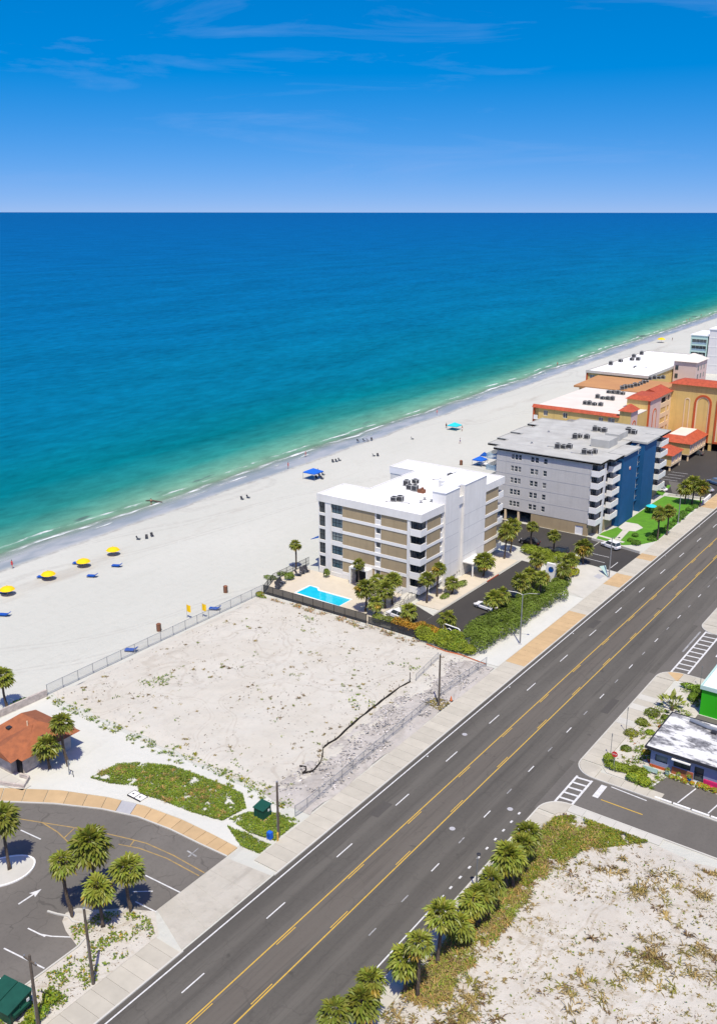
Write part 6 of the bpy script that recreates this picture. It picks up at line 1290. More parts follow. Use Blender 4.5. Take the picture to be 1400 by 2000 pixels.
# ---------------------------------------------------------------- palms
def fan_crown(seed, Rc=2.0, nf=46, droop=.55, dead=0.0):
    r = random.Random(seed); b = MB(); b.t = []
    def add(vs, fs, t): b.add(vs, fs); b.t += [t] * len(vs)
    for i in range(nf):
        az = i * 2.39996 + r.uniform(-.25, .25); u = (i + .5) / nf; el = R(82 - 128 * u ** .85 + r.uniform(-8, 8))
        lp = Rc * (.42 + .16 * r.random()) * (.8 + .3 * (1 - abs(el) / 1.6)); lf = Rc * (.50 + .12 * r.random())
        d = Vector((math.cos(az) * math.cos(el), math.sin(az) * math.cos(el), math.sin(el))); side = Vector((-math.sin(az), math.cos(az), 0)); tw_ = r.uniform(-.5, .5)
        end = d * lp + Vector((0, 0, -droop * .25 * lp * math.cos(el) ** 2))
        d2 = (d + Vector((0, 0, -droop * (.35 + .5 * math.cos(el))))).normalized(); up = side.cross(d2).normalized() * -1
        if up.z < 0: up = -up
        s2 = (side * math.cos(tw_) + up * math.sin(tw_)).normalized(); up2 = d2.cross(s2).normalized()
        if up2.z < 0: up2 = -up2
        age = u; g = r.uniform(.82, 1.2)
        if age < .25: t = (1.10 * g, 1.08 * g, .9 * g)
        elif age < .75: t = (g, g, g)
        else: t = (1.25 * g, 1.02 * g, .8 * g)
        if r.random() < .05 + dead * (age > .7): t = (1.9, 1.15, 1.1)
        w_ = .025; add([tuple(s2 * -w_), tuple(s2 * w_), tuple(end + s2 * w_), tuple(end - s2 * w_)], [(0, 1, 2, 3)], (t[0] * 1.2, t[1] * 1.05, t[2]))
        nr = 9
        for k in range(nr):
            th = R(-98 + 196 * k / (nr - 1)); ln = lf * (1 - .28 * abs(th) / 1.7) * r.uniform(.88, 1.08)
            dd = (d2 * math.cos(th) + s2 * math.sin(th)).normalized(); pw_ = dd.cross(up2).normalized()
            mid = end + dd * ln * .5 + up2 * (.05 if k % 2 else -.05) * Rc; tip = end + dd * ln + Vector((0, 0, -ln * (.10 + .2 * r.random()))) - up2 * .05
            hw = ln * .165; add([tuple(end), tuple(mid - pw_ * hw), tuple(tip), tuple(mid + pw_ * hw)], [(0, 1, 2), (0, 2, 3)], tuple(x * r.uniform(.9, 1.1) for x in t))
    return b
def skirt_mesh(seed, Rc=1.1, n=26):
    r = random.Random(seed); b = MB(); b.t = []
    for i in range(n):
        az = r.uniform(0, 6.28); d = Vector((math.cos(az), math.sin(az), 0)); s_ = Vector((-math.sin(az), math.cos(az), 0)); z0 = r.uniform(-.5, .05); ln = r.uniform(.8, 1.5); w_ = r.uniform(.12, .3)
        p0 = d * .15 + Vector((0, 0, z0)); p1 = d * Rc * r.uniform(.4, .8) + Vector((0, 0, z0 - .35)); p2 = d * Rc * r.uniform(.35, .85) + Vector((0, 0, z0 - ln)); t = r.uniform(.6, 1.2)
        b.add([tuple(p0), tuple(p1 - s_ * w_), tuple(p2), tuple(p1 + s_ * w_)], [(0, 1, 2), (0, 2, 3)]); b.t += [(t, t, t)] * 4
    return b
tmp = thing('tmp', None, None)
CROWN = [fan_crown(11, 2.05, 40).build('crown', 'palm_leaf', tmp).data, fan_crown(23, 2.0, 36, .7, .1).build('crown', 'palm_leaf', tmp).data, fan_crown(37, 1.95, 34, .4).build('crown', 'palm_leaf', tmp).data, fan_crown(41, 2.1, 42, .6, .2).build('crown', 'palm_leaf', tmp).data, fan_crown(53, 1.85, 30, .95, .25).build('crown', 'palm_leaf', tmp).data, fan_crown(67, 2.15, 46, .5, .05).build('crown', 'palm_leaf', tmp).data, fan_crown(71, 2.0, 33, .85, .15).build('crown', 'palm_leaf', tmp).data]
SKIRT = [skirt_mesh(5).build('dead_fronds', 'dead_leaf', tmp).data, skirt_mesh(6, .9, 18).build('dead_fronds', 'dead_leaf', tmp).data]
def trunk_mesh(seed):
    r = random.Random(seed); b = MB(); pts = []; rs_ = []; bx, by = r.uniform(-.12, .12), r.uniform(-.12, .12)
    for k in range(15):
        t = k / 14; pts.append((bx * math.sin(t * 3.14) * 1.5, by * math.sin(t * 3.14) * 1.5, t)); rs_.append((.24 - .07 * min(1, t * 6)) * (1.06 if k % 2 else .96) + (.05 if t > .9 else 0))
    b.path(pts, rs_, 8); return b
TR = [trunk_mesh(s_).build('trunk', 'bark', tmp).data for s_ in (1, 2, 3)]
for o in list(tmp.children): bpy.data.objects.remove(o)
bpy.data.objects.remove(tmp)
pr = random.Random(77); pn = 0
def palm(x, y, h, label, sc=1.0, skirt=False, group=None, lean=None, z=0.):
    """fan palm of trunk height h; sc scales the crown"""
    global pn
    h *= pr.uniform(.95, 1.06); o = thing('palm_tree', label, 'palm tree', (x, y, z), group)
    t = bpy.data.objects.new('trunk', TR[pn % 3]); COL.objects.link(t); t.parent = o; t.scale = (1, 1, h); t.rotation_euler = (0, 0, pr.uniform(0, 6.28))
    c = bpy.data.objects.new('crown', CROWN[pn % 7]); COL.objects.link(c); c.parent = o; c.location = (0, 0, h); s_ = sc * pr.uniform(.94, 1.06); c.scale = (s_, s_, s_ * pr.uniform(.82, 1.1)); c.rotation_euler = (pr.uniform(-.08, .08), pr.uniform(-.08, .08), pr.uniform(0, 6.28))
    if skirt:
        k = bpy.data.objects.new('dead_fronds', SKIRT[pn % 2]); COL.objects.link(k); k.parent = o; k.location = (0, 0, h - .2); k.rotation_euler = (0, 0, pr.uniform(0, 6.28))
    o.rotation_euler = (pr.uniform(-.05, .05), pr.uniform(-.05, .05), 0)
    pn += 1; return o
for (q, lb, sc, sk) in (
    ((-114.90, 71.03, 4.96), 'lone palm on the beach at the left edge behind the block wall', .95, False),
    ((-95.01, 66.45, 6.43), 'taller palm standing right of the brown-roofed building', .95, True),
    ((-96.39, 64.57, 3.61), 'shorter palm with dead trunk skirt in front of the brown roof', .98, True),
    ((-83.18, 49.26, 6.54), 'palm on the rounded traffic island at the left edge', 1.0, True),
    ((-71.57, 48.69, 6.53), 'leftmost palm of the group of four on the car park island', .98, False),
    ((-70.74, 51.35, 7.43), 'tallest rear palm of the group of four on the car park island', 1.08, True),
    ((-67.72, 49.45, 4.85), 'front palm of the group of four on the car park island', 1.0, True),
    ((-67.21, 52.75, 5.94), 'rightmost palm of the group of four on the car park island', .95, False),
    ((-116.44, 140.08, 5.13), 'lone palm on the sand outside the pool picket fence', .8, False),
    ((-99.65, 139.20, 5.00), 'slim palm beside the entrance porch of the white condominium', .72, False),
    ((-92.14, 130.32, 5.14), 'left palm at the inner end of the pool fence', 1.05, False),
    ((-92.53, 135.00, 4.73), 'middle palm in the pool court palm cluster', 1.05, False),
    ((-89.95, 135.96, 5.32), 'right palm in the pool court palm cluster', 1.0, False),
    ((-89.78, 130.03, 2.81), 'short palm in front of the pool court palm cluster', .9, False),
    ((-90.10, 133.80, 4.07), 'hidden rear palm between the pool court palms', .9, False),
    ((-83.90, 132.04, 1.89), 'short bushy palm beside the white car at the outdoor stair', .95, False),
    ((-85.40, 140.72, 4.94), 'left palm at the front corner balconies of the white condominium', .9, False),
    ((-85.38, 144.39, 5.63), 'right palm at the front corner balconies of the white condominium', .75, False),
    ((-83.86, 147.36, 2.32), 'short drooping palm at the foot of the white stair tower', .95, False),
    ((-83.24, 158.67, 3.40), 'palm in the red-kerbed bed beside the white condominium', 1.15, False),
    ((-84.59, 170.36, 6.39), 'left palm in front of the garage between the two condominiums', 1.1, True),
    ((-85.28, 174.52, 6.04), 'right palm in front of the garage between the two condominiums', 1.0, False),
    ((-83.05, 180.13, 4.72), 'slim palm in the yard of the grey condominium', .82, False),
    ((-78.04, 180.52, 3.97), 'second slim palm in the yard near the tan base wall', .82, False),
    ((-69.85, 177.21, 3.85), 'bushy palm at the corner of the yard below the white balconies', 1.1, True),
    ((-75.14, 130.89, 3.09), 'rounded palm at the near end of the parking court', 1.15, False),
    ((-71.16, 140.10, 4.55), 'left of twin palms at the parking edge by the white parked car', .95, False),
    ((-70.75, 142.04, 4.77), 'right of twin palms at the parking edge by the white parked car', .9, False),
    ((-71.22, 150.31, 4.53), 'palm over the dark parked cars in the hedge', 1.0, True),
    ((-70.76, 156.77, 7.13), 'tall palm left of the pylon sign', 1.0, False),
    ((-71.16, 154.92, 4.91), 'palm with yellowing crown left of the pylon sign', .9, True),
    ((-68.11, 152.55, 5.34), 'palm just below the pylon sign', .85, False),
    ((-68.24, 163.40, 3.75), 'palm right of the pylon sign', 1.0, False),
    ((-69.93, 170.66, 3.10), 'short yellowing palm at the end of the hedge beside the apron', .9, True),
    ((-62.44, 201.18, 6.12), 'left palm of the pair on the lawn edge', .95, True),
    ((-61.82, 205.51, 5.84), 'right palm of the pair on the lawn edge', .95, True),
    ((-66.14, 231.98, 4.67), 'left palm beyond the lawn at the hotel car park', 1.2, True),
    ((-64.68, 233.03, 5.34), 'middle palm beyond the lawn at the hotel car park', 1.25, True),
    ((-62.35, 232.04, 5.03), 'right palm beyond the lawn at the hotel car park', 1.15, True)):
    palm(q[0], q[1], max(q[2], .5), lb, sc, sk)
rowl = ['nearest palm of the roadside row at the bottom edge', 'second palm of the roadside row counting up from the bottom edge', 'third palm of the roadside row counting up from the bottom edge', 'fourth palm of the roadside row, low and leaning to the road', 'fifth palm of the roadside row, bright with a slim trunk', 'sixth palm of the roadside row, tall with a dark full crown',
        'seventh palm of the roadside row, short, below the dark crown', 'eighth palm of the roadside row counting up from the bottom', 'ninth palm of the roadside row counting up from the bottom', 'tenth palm of the roadside row counting up from the bottom', 'eleventh palm of the roadside row beside the thin post', 'twelfth palm of the roadside row beside the thin post', 'thirteenth palm of the roadside row near the corner', 'last palm of the roadside row at the pavement corner']
for lb, q, sc in zip(rowl, ((-38.70, 50.45, 5.02), (-37.72, 53.42, 4.81), (-38.30, 55.03, 5.44), (-37.96, 60.24, 3.74), (-36.76, 60.58, 6.51), (-37.38, 65.11, 5.81), (-36.81, 68.51, 2.49), (-36.93, 70.68, 3.71), (-36.73, 72.26, 3.43), (-36.53, 73.87, 4.47), (-36.76, 78.70, 4.08), (-36.26, 79.16, 4.28), (-36.65, 81.43, 4.27), (-36.81, 83.65, 4.33)), (.92, .92, .88, .95, .84, 1.05, .8, .95, .8, .92, .98, .92, .82, .88)):
    palm(q[0], q[1], max(q[2], .6), lb, sc, False, 'palms along the near side of the road')

# ---------------------------------------------------------------- shrubs, hedges, ground cover
def foliage(blobs, n, size, seed, base=(1, 1, 1), alt=None, altp=.0, flat=.0):
    r = random.Random(seed); b = MB(); b.t = []; wts = [s_[3] * s_[4] + s_[3] * s_[5] + s_[4] * s_[5] for s_ in blobs]
    for _ in range(n):
        x, y, z, rx, ry, rz_ = r.choices(blobs, wts)[0]
        while True:
            d = Vector((r.gauss(0, 1), r.gauss(0, 1), r.gauss(0, 1)))
            if d.length > .1: break
        d.normalize()
        if d.z < -.35: d.z = -d.z
        k = .78 + .3 * r.random() + .22 * noise.noise(Vector((x + d.x * rx, y + d.y * ry, z + d.z * rz_)) * .9)
        p = Vector((x + d.x * rx * k, y + d.y * ry * k, max(.05, z + d.z * rz_ * k))); nn = (d + Vector((r.uniform(-1, 1), r.uniform(-1, 1), r.uniform(-.4, 1))) * .75).normalized()
        u = nn.orthogonal().normalized(); v = nn.cross(u); a = r.uniform(0, 6.28); u, v = u * math.cos(a) + v * math.sin(a), v * math.cos(a) - u * math.sin(a); s_ = size * r.uniform(.6, 1.35)
        b.add([tuple(p - u * s_), tuple(p - v * s_ * .55 + nn * s_ * .12), tuple(p + u * s_ - nn * s_ * .2), tuple(p + v * s_ * .55 + nn * s_ * .12)], [(0, 1, 2, 3)])
        g = (.85 + .45 * noise.noise(p * .55)) * r.uniform(.75, 1.25); c = alt if (alt and r.random() < altp + .5 * noise.noise(p * .4 + Vector((9, 0, 0)))) else base; b.t += [(c[0] * g, c[1] * g, c[2] * g)] * 4
    return b
def shrub(name, label, cat, blobs, n, size, m, seed, group=None, **kw):
    x = sum(q[0] for q in blobs) / len(blobs); y = sum(q[1] for q in blobs) / len(blobs); o = thing(name, label, cat, (x, y, 0), group)
    foliage(blobs, n, size, seed, **kw).build('foliage', m, o); st = MB(); r = random.Random(seed)
    for q in blobs[:40]: st.tube((q[0] + r.uniform(-.2, .2), q[1] + r.uniform(-.2, .2), 0), (q[0], q[1], q[2] + q[5] * .4), .05, .02, 5)
    st.build('stem', 'bark', o); return o
hr = random.Random(9)
def along(pts, step, rx, h, jit=.4):
    o = []
    for a, b in zip(pts, pts[1:]):
        ln = math.hypot(b[0] - a[0], b[1] - a[1]); k = max(1, int(ln / step))
        for i in range(k):
            t = (i + .5) / k; s_ = hr.uniform(.8, 1.2); o.append((a[0] + (b[0] - a[0]) * t + hr.uniform(-jit, jit), a[1] + (b[1] - a[1]) * t + hr.uniform(-jit, jit), h * .45 * s_, rx * s_, rx * s_, h * .55 * s_))
    return o
shrub('hedge', 'dense green hedge along the road side of the parking court', 'hedge', along([(-67.3, 128), (-66.9, 140), (-66.3, 159)], 1.5, 1.5, 2.5, .7) + along([(-69.8, 129), (-69.6, 140), (-69.0, 157)], 1.4, 1.6, 3.0) + along([(-71.4, 133), (-71.0, 139)], 1.5, 1.3, 2.4), 30000, .14, 'leaf', 1)
shrub('hedge', 'bright lime hedge on the corner facing the vacant lot', 'hedge', along([(-78.0, 127.6), (-72.5, 126.4), (-67.5, 126.8)], 1.0, 1.3, 1.9) + along([(-75.0, 128.6), (-71.0, 127.8)], 1.2, 1.3, 2.2), 13000, .13, 'leaf_lime', 2, alt=(.55, .75, 1.0), altp=.25)
shrub('hedge', 'orange and yellow croton hedge behind the dark screen', 'hedge', along([(-84.0, 128.0), (-80, 128.0), (-75.8, 128.4)], 1.0, 1.0, 1.9) + along([(-79.6, 129.0), (-76.0, 129.4)], 1.1, 1.0, 1.8), 4200, .17, 'leaf_croton', 3, alt=(.55, 1.1, 1.0), altp=.35)
shrub('shrub', 'wispy grey-green shrub at the end of the pool fence', 'shrub', [(-87.6, 128.2, .8, 1.3, 1.1, .9), (-86.0, 128.5, .7, 1.2, 1, .8)], 900, .15, 'leaf', 4, base=(1.3, 1.1, 1.3))
shrub('shrub', 'green shrub clump around the pylon sign', 'shrub', along([(-72.5, 160), (-71.5, 165.5), (-70, 168.5)], 1.2, 1.4, 2.0) + along([(-68.8, 159), (-68.0, 165)], 1.2, 1.3, 1.7), 9500, .14, 'leaf', 5)
shrub('shrub', 'yellow-green shrub bank between the two parking areas', 'shrub', along([(-83, 177.0), (-77.5, 176.6), (-73.2, 175.2)], 1.2, 1.4, 1.7) + along([(-79, 174.8), (-74.4, 173.0)], 1.2, 1.3, 1.6), 8500, .14, 'leaf', 6, base=(1.25, 1.1, .8))
shrub('shrub', 'golden yellow shrub at the end of the pale apron', 'shrub', [(-69.6, 169.0, .8, 1.3, 1.2, 1.0), (-68.8, 170.2, .7, 1.0, 1, .8)], 900, .18, 'leaf_lime', 7, base=(1.1, .95, 1))
shrub('shrub', 'round green shrub inside the picket fence by the pool', 'shrub', [(-113.6, 134.6, .9, 1.0, 1.0, .8)], 500, .16, 'leaf', 8)
shrub('shrub', 'small dark shrub at the corner of the white condominium by the pool', 'shrub', [(-108.3, 139.8, 1.0, .6, .6, 1.0)], 350, .15, 'leaf', 9, base=(.8, .8, .8))
shrub('shrub', 'low green shrub on the sand outside the picket fence', 'shrub', [(-117.2, 133.0, .3, 1.6, 1.0, .35), (-116.6, 136, .3, 1.2, .9, .35)], 500, .15, 'leaf', 10)
shrub('shrub', 'small weed bush at the sea end of the pool fence', 'shrub', [(-113.0, 125.0, .45, .9, .8, .5), (-111.9, 124.6, .25, .9, .5, .3)], 420, .14, 'leaf', 11, alt=(2, 1.0, .8), altp=.3)
shrub('shrub', 'shrubs in the bed at the foot of the white stair tower', 'shrub', [(-84.3, 152.0, .5, .8, 1.6, .5), (-84.0, 145.0, .35, .7, 1.5, .4), (-84.5, 160.6, .8, .9, 1.2, .9)], 900, .16, 'leaf', 12)
shrub('shrub', 'dark pruned shrubs along the lawn edge by the pavement', 'shrub', along([(-63.6, 198), (-63.4, 206), (-63.3, 218), (-63.4, 232)], 3.0, .95, 1.1), 2600, .17, 'leaf', 13, base=(.65, .95, .8))
shrub('shrub', 'small dark shrub in the middle of the lawn', 'shrub', [(-67.3, 200.5, .4, .7, .7, .5)], 260, .15, 'leaf', 14, base=(.6, .9, .8))
shrub('shrub', 'round shrub at the lawn corner beside the garden wall', 'shrub', [(-65.2, 195.4, .5, 1.1, 1.0, .6), (-66.8, 196.6, .4, .9, .8, .5)], 600, .16, 'leaf', 15, base=(.7, 1.0, .8))
shrub('shrub', 'dark shrub beside the blue stair block with a turquoise parasol', 'shrub', [(-71.3, 221.5, .7, 1.1, 1.6, .9)], 500, .16, 'leaf', 16, base=(.6, .9, .8))
shrub('shrub', 'olive shrub on the wall side behind the beach palm', 'shrub', [(-114.4, 72.8, .3, .8, 1.5, .4)], 300, .14, 'leaf', 17, base=(.6, .9, 1))
for k, (x, y, r_s, lb, base) in enumerate(((-37.4, 117.4, .95, 'round shrub around the thin sign post at the shop corner', (1.3, 1.0, .8)), (-36.6, 113.3, .75, 'round dark shrub second from the stop sign bed', (.95, .95, .9)), (-37.2, 121.2, .9, 'oval shrub in the middle of the shop garden', (1.2, 1.05, .8)), (-35.4, 119.3, .65, 'bright round shrub beside the shop wall', (1.3, 1.25, .8)), (-36.9, 124.6, 1.1, 'larger green shrub below the big paddle-leaf plant', (1.1, 1.0, .8)), (-34.8, 124.6, .8, 'small shrub between shop roof and paddle-leaf plant', (1, 1, .9)), (-34.0, 114.0, .6, 'brownish star-shaped shrub in the shop garden', (1.9, 1.0, .8)), (-34.6, 121.8, .5, 'orange-tinged low shrub near the shop wall', (2.6, .8, .6)))):
    shrub('shrub', lb, 'shrub', [(x, y, r_s * .35, r_s, r_s * .9, r_s * .5)], int(420 * r_s), .13, 'leaf', 30 + k, base=base)
shrub('shrub', 'leafy green planting around the stop sign', 'shrub', [(-37.3, 108.9, .6, .7, .8, .7), (-36.2, 107.8, .5, 1.1, .7, .6), (-34.8, 108.2, .45, 1.1, .7, .5), (-33.6, 108.8, .4, .9, .6, .5)], 1700, .15, 'leaf', 50, base=(1.25, 1.15, .8))
shrub('shrub', 'yellow-green planting at the corner of the shop parking', 'shrub', [(-32.6, 108.2, .5, .8, 1.1, .6), (-31.6, 106.6, .5, .7, .8, .6), (-33.3, 106.6, .5, .8, .6, .6)], 1200, .16, 'leaf_lime', 51, alt=(.5, .7, 1), altp=.3)
shrub('shrub', 'row of low colourful plants along the shop front', 'shrub', along([(-29.8, 110.2), (-19, 110.2)], .9, .42, .6, .1), 1600, .12, 'leaf_lime', 52, alt=(1.6, .5, .6), altp=.3)
shrub('shrub', 'green planting along the front of the green building', 'shrub', [(-34.6, 135.6, .5, 1.6, .6, .5), (-33.2, 134.2, .8, 1.0, 1.0, .9), (-32.2, 136.0, .6, .8, .7, .7), (-33.4, 132.4, .5, .7, .8, .6)], 2000, .16, 'leaf', 53, base=(.95, 1.05, .8))
shrub('shrub', 'rough weed clump beside the utility pole next to the dumpster', 'shrub', [(-63.6, 38.4, .5, .8, 1.2, .6), (-64.2, 40.4, .4, .9, .8, .5), (-62.9, 36.6, .6, .7, 1.0, .7)], 1300, .14, 'leaf_lime', 54, alt=(.55, .8, 1), altp=.35)
# big paddle-leaf plant
pp_ = thing('paddle_leaf_plant', 'large plant with broad upright paddle leaves at the shop corner', 'plant', (-35.0, 127.6, 0)); r = random.Random(8); b = MB(); b.t = []
for i in range(20):
    az = i * 2.4 + r.uniform(-.3, .3); el = R(r.uniform(35, 78)); d = Vector((math.cos(az) * math.cos(el), math.sin(az) * math.cos(el), math.sin(el))); s_ = Vector((-math.sin(az), math.cos(az), 0)); st_ = Vector((-35.0, 127.6, .2)); l1 = r.uniform(1.2, 1.9); l2 = r.uniform(1.2, 1.8); dr = Vector((0, 0, -.35))
    a0 = st_ + d * l1; m1 = a0 + d * l2 * .45; e1 = a0 + d * l2 + dr; w_ = .36; g = r.uniform(.75, 1.25); t = (g, g, g)
    b.add([tuple(st_ - s_ * .04), tuple(st_ + s_ * .04), tuple(a0 + s_ * .04), tuple(a0 - s_ * .04)], [(0, 1, 2, 3)]); b.t += [t] * 4
    b.add([tuple(a0), tuple(m1 - s_ * w_ + dr * .3), tuple(e1), tuple(m1 + s_ * w_ + dr * .3), tuple(m1)], [(0, 1, 4), (1, 2, 4), (2, 3, 4), (3, 0, 4)]); b.t += [t] * 5
b.build('leaf', 'palm_leaf', pp_); MB().path([(-35.0, 127.6, 0), (-35.0, 127.65, .9)], [.3, .2], 8).build('stem', 'bark', pp_)

def inside(p, poly):
    c = False; n = len(poly)
    for i in range(n):
        x0, y0 = poly[i]; x1, y1 = poly[i - 1]
        if (y0 > p[1]) != (y1 > p[1]) and p[0] < (x1 - x0) * (p[1] - y0) / (y1 - y0) + x0: c = not c
    return c
def cover(name, label, polys, n, size, m, seed, tints, thr=-.2, fr=.35, z=(.03, .25), asp=.5, cat='ground cover', tilt=.6, zoff=0., lot=None):
    """loose mat of small leaves, sticks or tufts: nobody could count it"""
    r = random.Random(seed); b = MB(); b.t = []; xs = [q[0] for p in polys for q in p]; ys_ = [q[1] for p in polys for q in p]; k = 0; tries = 0
    while k < n and tries < n * 30:
        tries += 1; x, y = r.uniform(min(xs), max(xs)), r.uniform(min(ys_), max(ys_))
        if not any(inside((x, y), p) for p in polys): continue
        nv = noise.noise(Vector((x * fr, y * fr, seed))) + .45 * noise.noise(Vector((x * fr * 3.3, y * fr * 3.3, seed + 4)))
        if nv < thr + r.uniform(-.15, .15): continue
        p = Vector((x, y, zoff + r.uniform(*z))); nn = Vector((r.uniform(-1, 1) * tilt, r.uniform(-1, 1) * tilt, 1)).normalized(); a = r.uniform(0, 6.28); u = Vector((math.cos(a), math.sin(a), 0)); u = (u - nn * u.dot(nn)).normalized(); v = nn.cross(u); s_ = size * r.uniform(.5, 1.5)
        b.add([tuple(p - u * s_), tuple(p - v * s_ * asp), tuple(p + u * s_), tuple(p + v * s_ * asp)], [(0, 1, 2, 3)]); t = r.choice(tints); g = r.uniform(.75, 1.25) * (1 + .35 * noise.noise(Vector((x * .5, y * .5, 3)))); b.t += [(t[0] * g, t[1] * g, t[2] * g)] * 4; k += 1
    o = b.build(name, m, None, (xs[0], ys_[0], 0)); tag(o, label, None, kind='stuff'); return o
GR = [(1, 1, 1), (1.1, 1.05, .8), (.8, .9, .8), (.9, 1.0, .8), (1.35, 1.05, .9)]
g1 = [(-90.4, 66.3), (-90.0, 70.5), (-88.0, 72.4), (-84.0, 74.4), (-78.5, 75.0), (-72.0, 75.2), (-69.6, 73.2), (-70.2, 69.6), (-74.5, 68.7), (-79.5, 68.2), (-82.5, 67.6), (-84.0, 68.6), (-87.5, 66.9)]
cover('ground_vine', 'green creeping vines covering the mound beside the curved walk', [g1], 22000, .11, 'grass', 61, GR, -.38, .5)
cover('ground_vine', 'green ground cover around the green electrical cabinet', [[(-69.8, 70.3), (-66, 69.8), (-62.6, 70.4), (-62.6, 75.0), (-65, 75.2), (-68.8, 72.6)], [(-69.0, 69.2), (-66.5, 69.5), (-63.6, 69.4), (-62.5, 69.6), (-62.5, 67.6), (-65.2, 67.4)]], 7000, .11, 'grass', 62, GR, -.45, .5)
cover('ground_vine', 'thin line of weeds along the near edge of the vacant lot', [[(-112.5, 75.6), (-94, 75.6), (-80, 76.2), (-72, 76.4), (-66, 75.6), (-64, 77.6), (-72, 78.4), (-80, 77.6), (-94, 77.2), (-112.5, 77.2)]], 1100, .12, 'grass', 63, GR + [(1.9, 1.1, .9)], .12, .55)
cover('ground_vine', 'green and olive vegetation on the near street corner', [[(-38.0, 93.3), (-36.0, 95.2), (-27.1, 95.4), (-29.5, 92.6), (-32.5, 89.5), (-34.5, 85.5), (-35.0, 80), (-37.9, 80)]], 15000, .12, 'grass', 64, [(1, .95, .8), (1.2, .9, .8), (1.5, .85, .8), (.7, .75, .8)], -.18, .33, zoff=.2)
cover('dry_weeds', 'dry brown weeds spread over the near sandy lot', [[(-37.8, 40), (8, 40), (8, 94.5), (-37.8, 94.5)]], 9000, .16, 'grass_dry', 65, [(1, 1, 1), (.8, .85, .6), (1.2, 1.0, .9), (.62, .72, .4)], .10, .22, zoff=.2, asp=.18, z=(.0, .18))
cover('dry_weeds', 'brown weeds under the roadside palms', [[(-38.2, 50), (-34.5, 50), (-33.8, 88), (-38.2, 92)]], 5200, .15, 'grass_dry', 66, [(1, 1, 1), (.7, .85, .45), (1.15, 1, .9)], -.05, .5, zoff=.15, asp=.3)
cover('sparse_weeds', 'scattered small weeds on the near sandy lot', [[(-37.8, 40), (8, 40), (8, 94.5), (-37.8, 94.5)]], 1800, .12, 'grass', 67, GR + [(1.9, 1.1, 1)], -.25, .5, zoff=.2)
cover('debris', 'dark twigs and bits scattered over the near sandy lot', [[(-37.8, 40), (8, 40), (8, 94.5), (-37.8, 94.5)]], 1300, .11, 'twig', 68, [(1, 1, 1), (1.6, 1.4, 1.2), (.6, .6, .6)], -.6, .5, zoff=.24, asp=.25, z=(0, .12))
cover('debris', 'small dark debris scattered over the vacant lot', [[(-112, 78), (-67, 78), (-67, 125), (-112, 125)]], 1700, .14, 'twig', 69, [(1, 1, 1), (1.8, 1.6, 1.3), (.6, .6, .6)], -.25, .2, zoff=.2, asp=.3, z=(0, .1))
cover('sparse_weeds', 'few green weed tufts on the vacant lot', [[(-111, 79), (-70, 79), (-70, 124), (-111, 124)]], 900, .16, 'grass', 70, GR, .62, .16, zoff=.2)
cover('debris', 'brushy weeds along the foot of the black pool fence', [[(-112.5, 124.4), (-77, 124.0), (-77, 126.2), (-112.5, 126.0)]], 1300, .13, 'grass_dry', 71, [(1.1, 1, .8), (.7, .95, .4), (1.5, .9, .7)], .05, .4, zoff=.1)
cover('rubble', 'broken grey rubble on the churned verge', [[(-69.5, 78), (-63.0, 78), (-63.0, 123.5), (-69.5, 123.5)]], 1500, .2, 'rubble', 72, [(1, 1, 1), (.6, .6, .6), (1.2, 1.2, 1.2)], -.1, .4, zoff=.2, asp=.45, z=(0, .15))
cover('sparse_weeds', 'tufts of weeds on the palm island beside the car park', [[(-67.3, 34), (-67.3, 46), (-70.5, 47.4), (-69.5, 50.8), (-65.5, 53.6), (-62.6, 51.8), (-62.6, 34)]], 2300, .13, 'grass', 73, GR + [(2.2, 1.0, .8)], .08, .6, zoff=.03)
cover('debris', 'dark litter on the palm island', [[(-67.3, 34), (-67.3, 46), (-70.5, 47.4), (-69.5, 50.8), (-65.5, 53.6), (-62.6, 51.8), (-62.6, 34)]], 420, .11, 'twig', 74, [(1, 1, 1), (1.5, 1.3, 1)], -.3, .6, zoff=.03, asp=.3, z=(0, .08))
cover('sparse_weeds', 'dry weeds around the foot of the fence utility pole', [[(-65.4, 107.6), (-62.4, 107.4), (-62.4, 110.4), (-65.0, 110.6)]], 500, .14, 'grass_dry', 75, [(1, 1, 1), (.7, .8, .4)], -.5, .5, zoff=.1)
cover('flower_litter', 'pink and brown bits in the shop garden', [[(-37.4, 108), (-33, 108), (-33, 127), (-37.4, 133)]], 420, .12, 'grass_dry', 76, [(1.5, .7, .9), (1, 1, 1), (.6, .8, .3)], 0., .5, zoff=.07, asp=.4, z=(0, .08))
